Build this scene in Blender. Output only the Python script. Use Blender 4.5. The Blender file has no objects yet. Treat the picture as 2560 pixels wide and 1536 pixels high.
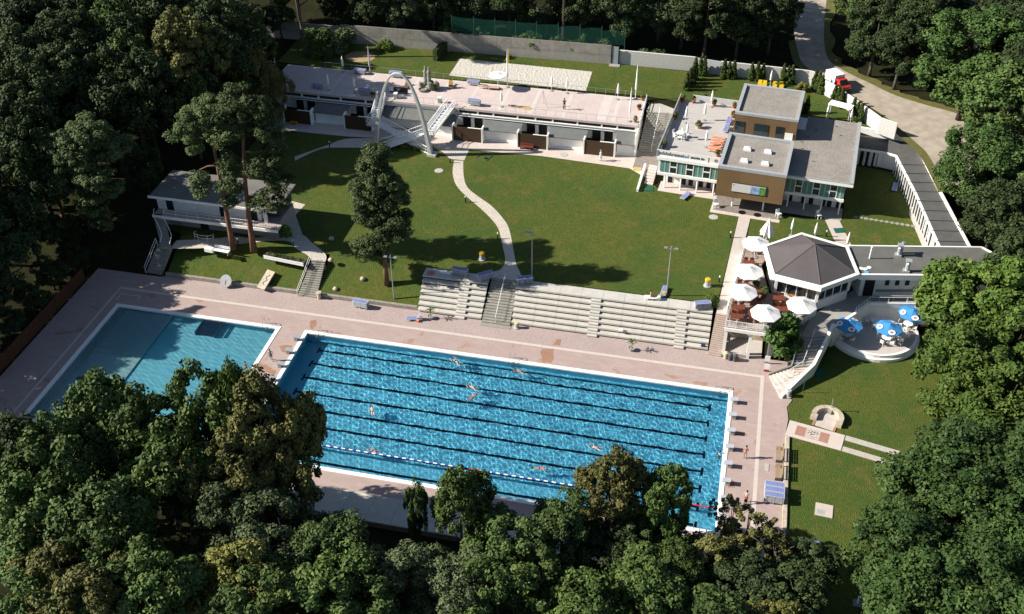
import bpy, bmesh, math, random
import numpy as np
from mathutils import Vector, Matrix
from mathutils.geometry import tessellate_polygon
random.seed(7)
scene = bpy.context.scene
COL = scene.collection
R = math.radians
# ---------------------------------------------------------------- camera
cam_d = bpy.data.cameras.new('camera'); cam_o = bpy.data.objects.new('camera', cam_d); COL.objects.link(cam_o)
cam_d.sensor_width = 36.0; cam_d.lens = 36.0 * 2735.915 / 2560.0
cam_d.clip_start = 1.0; cam_d.clip_end = 3000.0
def cam_axes(yaw, pitch, roll):
    cy, sy, cp, sp = math.cos(yaw), math.sin(yaw), math.cos(pitch), math.sin(pitch)
    f = Vector((sy*cp, cy*cp, -sp)); r = Vector((cy, -sy, 0)); u = r.cross(f)
    c, s = math.cos(roll), math.sin(roll)
    return c*r + s*u, -s*r + c*u, f
_r, _u, _f = cam_axes(-0.2240, 0.6509, -0.0050)
_m = Matrix((( _r.x, _u.x, -_f.x, 47.2331), (_r.y, _u.y, -_f.y, -95.1106), (_r.z, _u.z, -_f.z, 81.9519), (0, 0, 0, 1)))
cam_o.matrix_world = _m
scene.camera = cam_o
# ---------------------------------------------------------------- light and exposure
SUN_EL = R(32.0); SUN_TO = Vector((-0.976, -0.218, 0)).normalized()      # horizontal direction towards the sun
world = bpy.data.worlds.new('World'); scene.world = world; world.use_nodes = True
wn = world.node_tree.nodes; wl = world.node_tree.links
bg = wn['Background']; sky = wn.new('ShaderNodeTexSky'); sky.sky_type = 'NISHITA'; sky.sun_disc = False
sky.sun_elevation = SUN_EL; sky.sun_rotation = math.atan2(SUN_TO.x, SUN_TO.y)
sky.air_density = 1.0; sky.dust_density = 0.6; sky.ozone_density = 1.2
wl.new(sky.outputs[0], bg.inputs[0]); bg.inputs[1].default_value = 0.05
sun_d = bpy.data.lights.new('sun', 'SUN'); sun_d.energy = 4.6; sun_d.angle = R(0.5); sun_d.color = (1.0, 0.93, 0.82)
sun_o = bpy.data.objects.new('sun', sun_d); COL.objects.link(sun_o); sun_o.location = (-80, -20, 90)
_t = Vector((-SUN_TO.x*math.cos(SUN_EL), -SUN_TO.y*math.cos(SUN_EL), -math.sin(SUN_EL)))
sun_o.rotation_euler = _t.to_track_quat('-Z', 'Y').to_euler()
vs = scene.view_settings; vs.view_transform = 'Standard'; vs.look = 'None'; vs.exposure = 1.02; vs.gamma = 1.0
cy = scene.cycles; cy.max_bounces = 8; cy.transparent_max_bounces = 12; cy.diffuse_bounces = 3
# ---------------------------------------------------------------- helpers
def tag(o, label=None, cat=None, group=None, kind=None):
    if label: o['label'] = label
    if cat: o['category'] = cat
    if group: o['group'] = group
    if kind: o['kind'] = kind
    return o
def empty(name, loc=(0, 0, 0), rz=0.0, label=None, cat=None, group=None, scale=None):
    o = bpy.data.objects.new(name, None); COL.objects.link(o); o.empty_display_size = 0.3
    o.location = loc; o.rotation_euler = (0, 0, rz)
    if scale: o.scale = (scale,)*3 if not hasattr(scale, '__len__') else scale
    return tag(o, label, cat, group)
def copy_tree(o, parent=None):
    c = o.copy(); COL.objects.link(c); c.parent = parent
    for ch in list(o.children): copy_tree(ch, c)
    return c
def dup(root, loc, rz=0.0, label=None, group=None, scale=None):
    c = copy_tree(root); c.location = loc; c.rotation_euler = (0, 0, rz)
    if scale: c.scale = (scale,)*3 if not hasattr(scale, '__len__') else scale
    if label: c['label'] = label
    if group: c['group'] = group
    return c
class MB:
    """collects boxes, bars, tubes, sheets and links them as one mesh object"""
    def __init__(s): s.v = []; s.f = []
    def add(s, v, f):
        b = len(s.v); s.v += [tuple(p) for p in v]; s.f += [tuple(i+b for i in q) for q in f]; return s
    def box(s, x0, x1, y0, y1, z0, z1, rz=0.0, piv=None):
        v = [(x0,y0,z0),(x1,y0,z0),(x1,y1,z0),(x0,y1,z0),(x0,y0,z1),(x1,y0,z1),(x1,y1,z1),(x0,y1,z1)]
        if rz:
            px, py = piv or ((x0+x1)/2, (y0+y1)/2); c, n = math.cos(rz), math.sin(rz)
            v = [(px+(x-px)*c-(y-py)*n, py+(x-px)*n+(y-py)*c, z) for x, y, z in v]
        return s.add(v, [(0,3,2,1),(4,5,6,7),(0,1,5,4),(1,2,6,5),(2,3,7,6),(3,0,4,7)])
    def cbox(s, c, sz, rz=0.0):
        return s.box(c[0]-sz[0]/2, c[0]+sz[0]/2, c[1]-sz[1]/2, c[1]+sz[1]/2, c[2], c[2]+sz[2], rz)
    def prism(s, poly, z0, z1, cap=True):
        n = len(poly); a = sum(poly[i][0]*poly[(i+1)%n][1]-poly[(i+1)%n][0]*poly[i][1] for i in range(n))
        if a < 0: poly = poly[::-1]
        v = [(p[0], p[1], z0) for p in poly] + [(p[0], p[1], z1) for p in poly]
        f = [(i, (i+1)%n, n+(i+1)%n, n+i) for i in range(n)]
        if cap:
            for t in tessellate_polygon([[Vector((p[0], p[1], 0)) for p in poly]]):
                a, b, c = t
                cr = (poly[b][0]-poly[a][0])*(poly[c][1]-poly[a][1])-(poly[b][1]-poly[a][1])*(poly[c][0]-poly[a][0])
                if cr < 0: b, c = c, b
                f += [(n+a, n+b, n+c), (a, c, b)]
        return s.add(v, f)
    def sheet(s, poly, z=None):
        v = [(p[0], p[1], z if z is not None else p[2]) for p in poly]; f = []
        for a, b, c in tessellate_polygon([[Vector((p[0], p[1], 0)) for p in v]]):
            cr = (v[b][0]-v[a][0])*(v[c][1]-v[a][1])-(v[b][1]-v[a][1])*(v[c][0]-v[a][0])
            f.append((a, b, c) if cr > 0 else (a, c, b))
        return s.add(v, f)
    def quad(s, a, b, c, d): return s.add([a, b, c, d], [(0, 1, 2, 3)])
    def tube(s, pts, r, n=6, cap=True):
        pts = [Vector(p) for p in pts]; rr = r if hasattr(r, '__len__') else [r]*len(pts); v = []; f = []
        for i, p in enumerate(pts):
            d = (pts[min(i+1, len(pts)-1)]-pts[max(i-1, 0)])
            d = d.normalized() if d.length > 1e-9 else Vector((0, 0, 1))
            a = d.cross(Vector((0, 0, 1)));
            if a.length < 0.05: a = d.cross(Vector((0, 1, 0)))
            a.normalize(); b = d.cross(a)
            for k in range(n):
                t = 2*math.pi*k/n; v.append(p + rr[i]*(math.cos(t)*a+math.sin(t)*b))
        m = len(pts)
        for i in range(m-1):
            for k in range(n): f.append((i*n+k, i*n+(k+1)%n, (i+1)*n+(k+1)%n, (i+1)*n+k))
        if cap: f += [tuple(range(n-1, -1, -1)), tuple((m-1)*n+k for k in range(n))]
        return s.add(v, f)
    def bar(s, a, b, r=0.02, n=5): return s.tube([a, b], r, n)
    def beam(s, a, b, w, h):                                     # rectangular bar, w across, h upright
        a, b = Vector(a), Vector(b); d = (b-a).normalized(); x = d.cross(Vector((0, 0, 1)))
        x = x.normalized() if x.length > 0.05 else Vector((1, 0, 0)); z = x.cross(d)
        v = []
        for p in (a, b):
            for i, j in ((-1,-1),(1,-1),(1,1),(-1,1)): v.append(p + x*(w/2*i) + z*(h/2*j))
        return s.add(v, [(0,1,2,3),(7,6,5,4),(0,4,5,1),(1,5,6,2),(2,6,7,3),(3,7,4,0)])
    def lathe(s, prof, c=(0, 0, 0), n=12, sq=1.0):
        v = []; f = []
        for r, z in prof:
            for k in range(n):
                t = 2*math.pi*k/n; v.append((c[0]+r*math.cos(t), c[1]+r*sq*math.sin(t), c[2]+z))
        m = len(prof)
        for i in range(m-1):
            for k in range(n): f.append((i*n+k, i*n+(k+1)%n, (i+1)*n+(k+1)%n, (i+1)*n+k))
        if prof[0][0] > 1e-4: f.append(tuple(range(n-1, -1, -1)))
        if prof[-1][0] > 1e-4: f.append(tuple((m-1)*n+k for k in range(n)))
        return s.add(v, f)
    def build(s, name, m, parent=None, smooth=False, world=False, bevel=0.0):
        me = bpy.data.meshes.new(name); me.from_pydata(s.v, [], s.f); me.update()
        o = bpy.data.objects.new(name, me); COL.objects.link(o)
        if m: me.materials.append(m)
        if smooth: me.polygons.foreach_set('use_smooth', [True]*len(me.polygons))
        if parent:
            o.parent = parent
            if world: o.location = -Vector(parent.location)
        if bevel:
            b = o.modifiers.new('bevel', 'BEVEL'); b.width = bevel; b.segments = 2; b.limit_method = 'ANGLE'
        return o
def struct(mb, name, m): return tag(mb.build(name, m), kind='structure')
# ---------------------------------------------------------------- materials
MATS = {}
ALB = 0.81
def alb(c): return tuple(x*ALB for x in c[:3]) if max(c[:3]) < 0.74 else tuple(c[:3])
def mat(name, col, rough=0.8, var=0.12, scale=2.0, spec=0.3, metal=0.0, bump=0.0, col2=None, detail=5.0, trans=0.0, ior=1.45):
    if name in MATS: return MATS[name]
    col = alb(col); col2 = alb(col2) if col2 else None
    m = bpy.data.materials.new(name); m.use_nodes = True; nt = m.node_tree; p = nt.nodes['Principled BSDF']
    p.inputs['Roughness'].default_value = rough; p.inputs['Specular IOR Level'].default_value = spec; p.inputs['Metallic'].default_value = metal
    p.inputs['Base Color'].default_value = (*col, 1)
    if var or col2:
        tc = nt.nodes.new('ShaderNodeTexCoord'); nz = nt.nodes.new('ShaderNodeTexNoise'); nz.inputs['Scale'].default_value = scale; nz.inputs['Detail'].default_value = detail
        mx = nt.nodes.new('ShaderNodeMix'); mx.data_type = 'RGBA'
        rp = nt.nodes.new('ShaderNodeMapRange'); rp.inputs[1].default_value = 0.3; rp.inputs[2].default_value = 0.7
        nt.links.new(tc.outputs['Object'], nz.inputs['Vector']); nt.links.new(nz.outputs[0], rp.inputs[0]); nt.links.new(rp.outputs[0], mx.inputs[0])
        a = [c*(1-var) for c in col]; b = [min(1, c*(1+var)) for c in (col2 or col)]
        mx.inputs[6].default_value = (*a, 1); mx.inputs[7].default_value = (*b, 1)
        nt.links.new(mx.outputs[2], p.inputs['Base Color'])
        if bump:
            bp = nt.nodes.new('ShaderNodeBump'); bp.inputs['Strength'].default_value = bump; bp.inputs['Distance'].default_value = 0.05
            nt.links.new(nz.outputs[0], bp.inputs['Height']); nt.links.new(bp.outputs[0], p.inputs['Normal'])
    MATS[name] = m; return m
def node_mat(name):
    m = bpy.data.materials.new(name); m.use_nodes = True; MATS[name] = m
    nt = m.node_tree; p = nt.nodes['Principled BSDF']; p.inputs['Specular IOR Level'].default_value = 0.25
    def N(t, **kw):
        n = nt.nodes.new(t)
        for k, v in kw.items():
            if k.startswith('i_'):
                key = k[2:]; n.inputs[int(key) if key.isdigit() else key.replace('_', ' ')].default_value = v
            else: setattr(n, k, v)
        return n
    def mixc(fac, a, b):
        x = N('ShaderNodeMix', data_type='RGBA')
        for sck, val in ((0, fac), (6, a), (7, b)):
            if isinstance(val, (tuple, list)): x.inputs[sck].default_value = (*alb(val), 1)
            elif isinstance(val, (int, float)): x.inputs[sck].default_value = val
            else: nt.links.new(val, x.inputs[sck])
        return x.outputs[2]
    def rng(src, a, b, c=0.0, d=1.0):
        x = N('ShaderNodeMapRange', i_1=a, i_2=b, i_3=c, i_4=d); nt.links.new(src, x.inputs[0]); return x.outputs[0]
    def noise(scale, detail=4.0, vec=None, dist=0.0):
        x = N('ShaderNodeTexNoise', i_Scale=scale, i_Detail=detail, i_Distortion=dist); nt.links.new(vec or tc.outputs['Object'], x.inputs['Vector']); return x.outputs[0]
    tc = N('ShaderNodeTexCoord')
    return m, nt, p, N, mixc, rng, noise, tc
def brick_mat(name, c1, c2, mortar, bw, bh, ms=0.02, scale=1.0, stain=None, rough=0.85, big=0.25, offset=0.5):
    m, nt, p, N, mixc, rng, noise, tc = node_mat(name)
    b = N('ShaderNodeTexBrick', i_Scale=scale, i_Brick_Width=bw, i_Row_Height=bh, i_Mortar_Size=ms, i_Bias=0.0); b.offset = offset
    b.inputs['Color1'].default_value = (*alb(c1), 1); b.inputs['Color2'].default_value = (*alb(c2), 1); b.inputs['Mortar'].default_value = (*alb(mortar), 1)
    nt.links.new(tc.outputs['Object'], b.inputs['Vector'])
    c = mixc(rng(noise(0.35, 6), 0.35, 0.7, 0.0, big), b.outputs[0], tuple(x*0.72 for x in c1))
    c = mixc(rng(noise(5.0, 3), 0.4, 0.75, 0.0, 0.3), c, tuple(min(1, x*1.18) for x in c2))
    if stain: c = mixc(rng(noise(0.42, 5, dist=1.0), 0.63, 0.70, 0.0, 0.75), c, stain)
    nt.links.new(c, p.inputs['Base Color']); p.inputs['Roughness'].default_value = rough
    return m
# ================================================================ SETTING
LZ, UZ = 3.0, 6.6
def lawn_mat():
    m, nt, p, N, mixc, rng, noise, tc = node_mat('lawn_grass')
    c = mixc(rng(noise(0.16, 5, dist=0.6), 0.36, 0.66), (0.104, 0.128, 0.025), (0.066, 0.116, 0.025))
    c = mixc(rng(noise(0.45, 4, dist=0.8), 0.52, 0.70, 0, 0.8), c, (0.150, 0.132, 0.038))
    c = mixc(rng(noise(2.2, 4), 0.40, 0.70, 0, 0.6), c, (0.050, 0.078, 0.016))
    c = mixc(rng(noise(9.0, 2), 0.52, 0.80, 0, 0.5), c, (0.170, 0.180, 0.048))
    nt.links.new(c, p.inputs['Base Color']); p.inputs['Roughness'].default_value = 0.95; p.inputs['Specular IOR Level'].default_value = 0.1
    bp = N('ShaderNodeBump', i_Strength=0.9, i_Distance=0.12); nt.links.new(noise(7.0, 3), bp.inputs['Height']); nt.links.new(bp.outputs[0], p.inputs['Normal'])
    return m
LAWN = lawn_mat()
def soil_mat():
    m, nt, p, N, mixc, rng, noise, tc = node_mat('forest_floor')
    c = mixc(rng(noise(0.5, 6), 0.35, 0.7), (0.020, 0.018, 0.010), (0.028, 0.034, 0.012))
    c = mixc(rng(noise(4.0, 4), 0.5, 0.8, 0, 0.6), c, (0.050, 0.040, 0.022))
    nt.links.new(c, p.inputs['Base Color']); p.inputs['Roughness'].default_value = 1.0; p.inputs['Specular IOR Level'].default_value = 0.05
    return m
SOIL = soil_mat()
def smooth01(t): t = max(0.0, min(1.0, t)); return t*t*(3-2*t)
def terrain(x, y):
    """height of the forest floor: pool level in front, lawn level, then the hill behind"""
    z = 0.0
    if x < 47.6:
        z += 3.0*smooth01((y-7.4)/5.5)
    elif x < 56:
        z += 3.0*smooth01((y-10.2)/2.5)
    else:
        z += 3.0*smooth01((y-15.0)/7.0)
    if x < -26: z = max(z, 3.0*smooth01((y-7)/5))
    if x > 33.4 and x < 64: up = smooth01((y-52.6)/2.0)
    elif x >= 64 and x < 75: up = smooth01((y-51.0)/3.0)
    elif x >= 75: up = smooth01((y-34.0)/16.0)
    else: up = smooth01((y-47.4)/2.0) if x > -24 else smooth01((y-20.0)/30.0)
    z += 3.6*up
    z += max(0.0, y-74)*0.10
    if x < -34: z += smooth01((-34-x)/40)*4.0
    return z
def ground_grid():
    xs = sorted(set([-420, -260, -180, -140] + [x for x in range(-120, -30, 6)] + [-24.6, -3.3, 0.3, 50.7, 34.0, 56.5] + [x for x in range(-30, 100, 2)] + [x for x in range(100, 170, 6)] + [220, 320, 460]))
    ys = sorted(set([-300, -200, -140, -110] + [y for y in range(-96, -24, 6)] + [-21.3, -0.3] + [y for y in range(-24, 76, 2)] + [y for y in range(76, 200, 8)] + [240, 320, 480, 700]))
    mb = MB(); nx = len(xs)
    mb.v = [(x, y, terrain(x, y)-0.10) for y in ys for x in xs]
    for j in range(len(ys)-1):
        for i in range(nx-1):
            cx, cyy = (xs[i]+xs[i+1])/2, (ys[j]+ys[j+1])/2
            if -21.4 < cyy < -0.2 and (-24.7 < cx < -3.2 or 0.2 < cx < 50.8): continue
            mb.f.append((j*nx+i, j*nx+i+1, (j+1)*nx+i+1, (j+1)*nx+i))
    return mb
struct(ground_grid(), 'ground', SOIL)
# ---- pool deck
DECK = brick_mat('deck_paving', (0.45, 0.345, 0.318), (0.50, 0.392, 0.366), (0.41, 0.325, 0.30), 0.9, 0.45, 0.012, stain=(0.40, 0.215, 0.125))
COBB = brick_mat('deck_cobbles', (0.44, 0.345, 0.325), (0.56, 0.455, 0.43), (0.36, 0.29, 0.27), 0.16, 0.14, 0.012, big=0.3)
BAND = mat('paving_band_stone', (0.66, 0.58, 0.53), 0.85, 0.06, 3)
mb = MB()
for x0, x1, y0, y1 in ((-31, 56.8, 0, 6.4), (-31, -24.84, -24.4, 0), (-3.02, 0, -24.4, 0), (51, 56.8, -24.4, 0), (-24.84, -3.02, -24.4, -21.44), (0, 51, -24.4, -21.6)):
    mb.quad((x0, y0, 0), (x1, y0, 0), (x1, y1, 0), (x0, y1, 0))
mb.sheet([(47.5, 6.4), (56.0, 6.4), (54.8, 3.4), (56.1, 0.1), (57.4, -0.3), (56.8, -1.4), (56.8, 0), (50, 0)][:3] + [(54.0, 3.0)], 0.002)
mb.sheet([(56.8, 1.5), (56.8, -6.2), (57.1, -3.4), (56.9, -1.4), (57.4, -0.3), (57.3, 0.5)], 0.0)
struct(mb, 'pool_deck', DECK)
mb = MB().quad((-22.0, 3.34, 0.004), (53.85, 3.34, 0.004), (53.85, 6.6, 0.004), (-22.0, 6.6, 0.004))
struct(mb, 'cobbled_strip', COBB)
mb = MB()
mb.quad((-26.2, 2.92, 0.008), (54.28, 2.92, 0.008), (54.28, 3.33, 0.008), (-26.2, 3.33, 0.008))
mb.quad((53.87, -24.2, 0.008), (54.28, -24.2, 0.008), (54.28, 2.92, 0.008), (53.87, 2.92, 0.008))
mb.quad((-26.2, -24.2, 0.008), (-25.9, -24.2, 0.008), (-25.9, 2.92, 0.008), (-26.2, 2.92, 0.008))
for a, b, c, d in ((-25.4, -22.6, 1.9, 2.05), (-25.4, -25.25, 0.7, 1.9), (-22.75, -22.6, 1.2, 1.9)):
    mb.quad((a, c, .008), (b, c, .008), (b, d, .008), (a, d, .008))
struct(mb, 'paving_band', BAND)
WET = brick_mat('wet_paving', (0.36, 0.20, 0.13), (0.42, 0.25, 0.17), (0.31, 0.17, 0.11), 0.9, 0.45, 0.012, big=0.3)
mb = MB(); rs_ = random.Random(4)
def blot(pts, z):
    out = []
    for i in range(len(pts)):
        a, b = Vector(pts[i]), Vector(pts[(i+1) % len(pts)]); n = max(2, int((b-a).length/.22)); d = (b-a).normalized(); nn = Vector((-d.y, d.x))
        for k in range(n): q = a.lerp(b, k/n)+nn*rs_.uniform(-.09, .09); out.append((q.x, q.y))
    mb.sheet(out, z)
for pts in ([(-.06, 2.04), (.65, 2.19), (.88, 1.31), (.82, .26), (.44, .38)], [(-1.85, -3.45), (-.45, -3.04), (-.28, -3.79), (-.78, -4.49), (-1.21, -4.39)], [(-2.8, -7.16), (-2.03, -7.07), (-.43, -7.84), (-.38, -8.58), (-1.53, -8.27)], [(28.48, 2.74), (29.96, 2.77), (30.23, .42), (29.09, .36), (28.55, 1.78)], [(51.4, -6.4), (52.6, -6.5), (52.9, -7.0), (51.8, -7.1)], [(51.2, -14.0), (51.9, -13.8), (52.0, -14.9), (51.3, -15.0)]): blot(pts, .004)
blot([(29.96, 4.75), (30.5, 4.87), (30.55, 3.7), (29.75, 3.5)], .0085)
struct(mb, 'wet_paving', WET)
# ---- lawns
mb = MB()
mb.sheet([(-26, 14), (-26, 24), (-24, 30), (-22, 41.6), (-9.2, 41.8), (-4.8, 42.3), (4.8, 41.6), (20.5, 42.2), (34, 41.4), (36.6, 38.9), (38.1, 36.6), (45.8, 35.6), (45.8, 33.0), (49.4, 32.7), (48.0, 11.8), (12.0, 11.8), (4, 11.8), (-21, 11.8)], LZ)
mb.sheet([(51.0, 32.5), (62.9, 34.2), (64.0, 49.4), (70.0, 48.2), (72.0, 37.0), (73.4, 28.5), (73.6, 24), (62, 22), (50.5, 22)], LZ)
struct(mb, 'lawn', LAWN)
mb = MB()
ys = [6.95, 8.2, 9.6, 11.0, 11.85]
for i in range(len(ys)-1):
    a, b = ys[i], ys[i+1]; za, zb = [0.45 + 2.55*((q-6.95)/4.9) for q in (a, b)]
    mb.quad((-21.4, a, za), (-3.45, a, za), (-3.45, b, zb), (-21.4, b, zb))
    mb.quad((-0.85, a, za), (12.3, a, za), (12.3, b, zb), (-0.85, b, zb))
struct(mb, 'lawn', LAWN)
mb = MB().sheet([(57.0, 1.6), (57.4, 0.4), (57.5, -0.4), (56.95, -1.3), (57.2, -3.3), (56.9, -7), (57.35, -7.1), (57.3, -26), (54, -40), (60, -60), (110, -60), (110, 12), (79, 15), (62, 15), (58.5, 7)], 0.012)
struct(mb, 'lawn', LAWN)
mb = MB().sheet([(-26, 57), (-14, 56.4), (33.9, 57.3), (38.5, 56.6), (46.8, 56.0), (56, 55), (65, 54.2), (70, 53.6), (65.6, 56.2), (58.3, 66.3), (44, 67.1), (27, 67.8), (-18, 66.2), (-26, 67)], UZ)
struct(mb, 'lawn', LAWN)
# ---- paths
FLAG = brick_mat('flagstone', (0.58, 0.52, 0.45), (0.68, 0.62, 0.55), (0.40, 0.36, 0.29), 0.55, 0.42, 0.03, big=0.2)
PATH = mat('path_concrete', (0.60, 0.53, 0.48), 0.9, 0.08, 1.5)
def strip(pts_l, pts_r, z, mb=None):
    mb = mb or MB()
    for i in range(len(pts_l)-1): mb.quad((*pts_l[i], z), (*pts_r[i], z), (*pts_r[i+1], z), (*pts_l[i+1], z))
    return mb
def catmull(pts, n=5):
    out = []
    for i in range(len(pts)-1):
        p0, p1, p2, p3 = [Vector(pts[max(0, min(len(pts)-1, k))]) for k in (i-1, i, i+1, i+2)]
        for k in range(n):
            t = k/n; out.append(tuple(0.5*((2*p1)+(p2-p0)*t+(2*p0-5*p1+4*p2-p3)*t*t+(3*p1-p0-3*p2+p3)*t**3)))
    return out + [tuple(pts[-1])]
Lp = catmull([(8.37, 38.3), (9.09, 34.83), (10.47, 31.64), (12.65, 29.03), (15.36, 26.36), (17.52, 23.94), (18.84, 21.92), (19.96, 18.94), (21.34, 14.72), (20.6, 12.1), (20.4, 11.4)])
Rp = catmull([(9.71, 38.4), (10.67, 34.88), (11.96, 31.68), (13.97, 29.59), (16.54, 27.42), (18.75, 24.72), (19.99, 22.68), (21.26, 19.22), (22.67, 15.01), (23.7, 12.9), (23.9, 11.4)])
mb = strip(Lp, Rp, LZ+0.012)
mb.sheet([(4.3, 41.5), (6.2, 40.2), (7.64, 38.6), (9.78, 38.6), (9.7, 42.2), (4.8, 42.2)], LZ+0.008)
Lq = catmull([(-14.6, 34.4), (-11.2, 38.6), (-9.2, 41.0), (-5.0, 42.2)]); Rq = catmull([(-14.1, 33.3), (-11.6, 37.4), (-8.0, 38.6), (-4.1, 39.3)])
strip(Lq, Rq, LZ+0.008, mb)
Lw = catmull([(-21.4, 10.6), (-18.0, 11.6), (-14.3, 13.0), (-12.0, 13.2), (-8.7, 14.7), (-6.05, 15.3), (-4.03, 13.8), (-1.42, 11.7), (-0.85, 10.2)]); Rw = catmull([(-21.4, 8.6), (-17.1, 9.7), (-13.9, 11.1), (-11.5, 12.2), (-9.0, 13.2), (-7.0, 13.4), (-5.7, 12.2), (-3.6, 11.0), (-2.6, 10.0)])
strip(Lw, Rw, LZ+0.008, mb)
strip([(-8.7, 15.0), (-9.6, 18.6), (-10.8, 22.9)], [(-5.9, 15.3), (-8.6, 19.6), (-8.3, 22.4)], LZ+0.006, mb)
struct(mb, 'path', FLAG)
mb = MB().quad((48.02, 10.0, LZ+.01), (49.2, 9.8, LZ+.01), (50.98, 32.6, LZ+.01), (49.44, 32.8, LZ+.01))
mb.quad((61.2, 31.0, LZ+.01), (62.1, 27.3, LZ+.01), (64.0, 27.5, LZ+.01), (62.4, 34.0, LZ+.01))
mb.sheet([(60.3, 34.6), (61.2, 31.0), (62.4, 34.0), (62.6, 34.4)], LZ+.010)
strip([(72.0, 43.0), (71.6, 37.0), (72.7, 29.8), (73.4, 25.5)], [(72.6, 43.0), (72.3, 37.0), (73.5, 29.8), (74.3, 25.5)], LZ+.012, mb)
struct(mb, 'path', PATH)
APRON = mat('apron_paving', (0.66, 0.57, 0.52), 0.85, 0.06, 1.0)
mb = MB().sheet([(-22, 45.5), (-22, 41.6), (-9.2, 41.8), (-4.8, 42.3), (4.8, 41.6), (20.5, 42.2), (33.4, 41.4), (36.5, 38.9), (37.2, 43), (37.6, 50.4), (33.8, 50.4), (33.8, 45.5)], LZ+0.02)
struct(mb, 'cabin_apron', APRON)
GRAV = mat('pale_gravel', (0.52, 0.49, 0.44), 0.95, 0.15, 6)
struct(MB().sheet([(34.2, 52.4), (38.1, 52.4), (38.2, 54.0), (36.0, 55.3), (34.5, 54.9)], UZ+0.012), 'gravel_patch', GRAV)
def sand_mat():
    m, nt, p, N, mixc, rng, noise, tc = node_mat('raked_sand')
    v = N('ShaderNodeTexVoronoi', i_Scale=2.8); nt.links.new(tc.outputs['Object'], v.inputs['Vector'])
    c = mixc(rng(v.outputs['Distance'], 0.1, 0.6), (0.56, 0.53, 0.47), (0.64, 0.61, 0.55))
    nt.links.new(c, p.inputs['Base Color']); p.inputs['Roughness'].default_value = 1.0
    bp = N('ShaderNodeBump', i_Strength=0.6, i_Distance=0.12); nt.links.new(v.outputs['Distance'], bp.inputs['Height']); nt.links.new(bp.outputs[0], p.inputs['Normal'])
    return m
struct(MB().sheet([(2.5, 64.3), (24.2, 64.0), (24.35, 57.1), (2.4, 57.9)], UZ+0.02), 'sand_court', sand_mat())
TAN = mat('worn_earth', (0.40, 0.31, 0.17), 1.0, 0.12, 1.5)
struct(MB().sheet([(-13.6+2.5*math.cos(t)*1.0, 61.6+2.05*math.sin(t)) for t in [k*2*math.pi/28 for k in range(28)]], UZ+0.012), 'worn_earth', TAN)
ROAD = mat('dirt_road', (0.42, 0.36, 0.29), 1.0, 0.14, 0.7, col2=(0.45, 0.39, 0.32))
VERGE = mat('dry_verge', (0.17, 0.14, 0.05), 1.0, 0.3, 1.2, col2=(0.11, 0.12, 0.03))
rl = catmull([(55.5, 110), (54.6, 90), (55.8, 77), (57.6, 72.0), (62.0, 67.0), (65.2, 62.2), (68.3, 58.3), (70.2, 55.0), (72.3, 51.0), (74.0, 47.0), (75.6, 38)]); rr = catmull([(61, 112), (59.8, 90), (60.2, 77.5), (62.5, 73.0), (67.0, 68.5), (70.5, 65.2), (74.5, 63.0), (80.0, 60.2), (82, 55), (82, 47.0), (79, 38)])
def drape(l, r, dz, k=8, mb=None):
    mb = mb or MB()
    for i in range(len(l)-1):
        for j in range(k):
            q = [tuple(Vector(p).lerp(Vector(s_), t)) for p, s_, t in ((l[i], r[i], j/k), (l[i], r[i], (j+1)/k), (l[i+1], r[i+1], (j+1)/k), (l[i+1], r[i+1], j/k))]
            mb.quad(*[(x, y, road_z(x, y)+dz) for x, y in q])
    return mb
def road_z(x, y): return 6.6 + max(0.0, y-74)*0.10 + 0.16
struct(drape(rl, rr, 0.02), 'dirt_road', ROAD)
vl = [(x+1.9*(0.7+0.3*math.sin(i*1.7)), y+1.1) for i, (x, y) in enumerate(rr)]
ul = [(x-1.1, y-0.7) for x, y in rl[8:]]
mb = drape(rr, vl, 0.0, 2); drape(ul, rl[8:], 0.0, 2, mb)
struct(mb, 'grass_verge', VERGE)
# ================================================================ POOLS
WHITE_STONE = mat('white_coping', (0.80, 0.80, 0.79), 0.6, 0.05, 1.5)
def tile_mat(name, c1, c2, grout):
    m, nt, p, N, mixc, rng, noise, tc = node_mat(name)
    b = N('ShaderNodeTexBrick', i_Scale=1.0, i_Brick_Width=0.5, i_Row_Height=0.5, i_Mortar_Size=0.012); b.offset = 0.0
    b.inputs['Color1'].default_value = (*c1, 1); b.inputs['Color2'].default_value = (*c2, 1); b.inputs['Mortar'].default_value = (*grout, 1)
    nt.links.new(tc.outputs['Object'], b.inputs['Vector'])
    nt.links.new(b.outputs[0], p.inputs['Base Color']); p.inputs['Roughness'].default_value = 0.5
    return m
TILE = tile_mat('pool_tile', (0.100, 0.39, 0.545), (0.110, 0.41, 0.565), (0.085, 0.36, 0.51))
TILE2 = tile_mat('pool_tile_shallow', (0.13, 0.38, 0.47), (0.14, 0.40, 0.49), (0.11, 0.35, 0.44))
TILE3 = tile_mat('pool_tile_pale', (0.22, 0.36, 0.38), (0.23, 0.38, 0.40), (0.20, 0.33, 0.35))
NAVY = mat('lane_line_tile', (0.006, 0.012, 0.035), 0.5, 0.0)
STEEL = mat('brushed_steel', (0.62, 0.63, 0.64), 0.3, 0.05, 5, metal=0.7)
WHITE_METAL = mat('white_painted_metal', (0.80, 0.81, 0.82), 0.4, 0.04, 4)
WHITE_WALL = mat('white_render', (0.84, 0.83, 0.80), 0.85, 0.05, 0.8)
GREY_BLOCK = mat('start_block_top', (0.42, 0.45, 0.52), 0.7, 0.1, 4)
CONC = mat('grey_concrete', (0.36, 0.35, 0.33), 0.9, 0.12, 0.8)
LANE_Y = [-2.05-2.5*i for i in range(8)]
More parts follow.
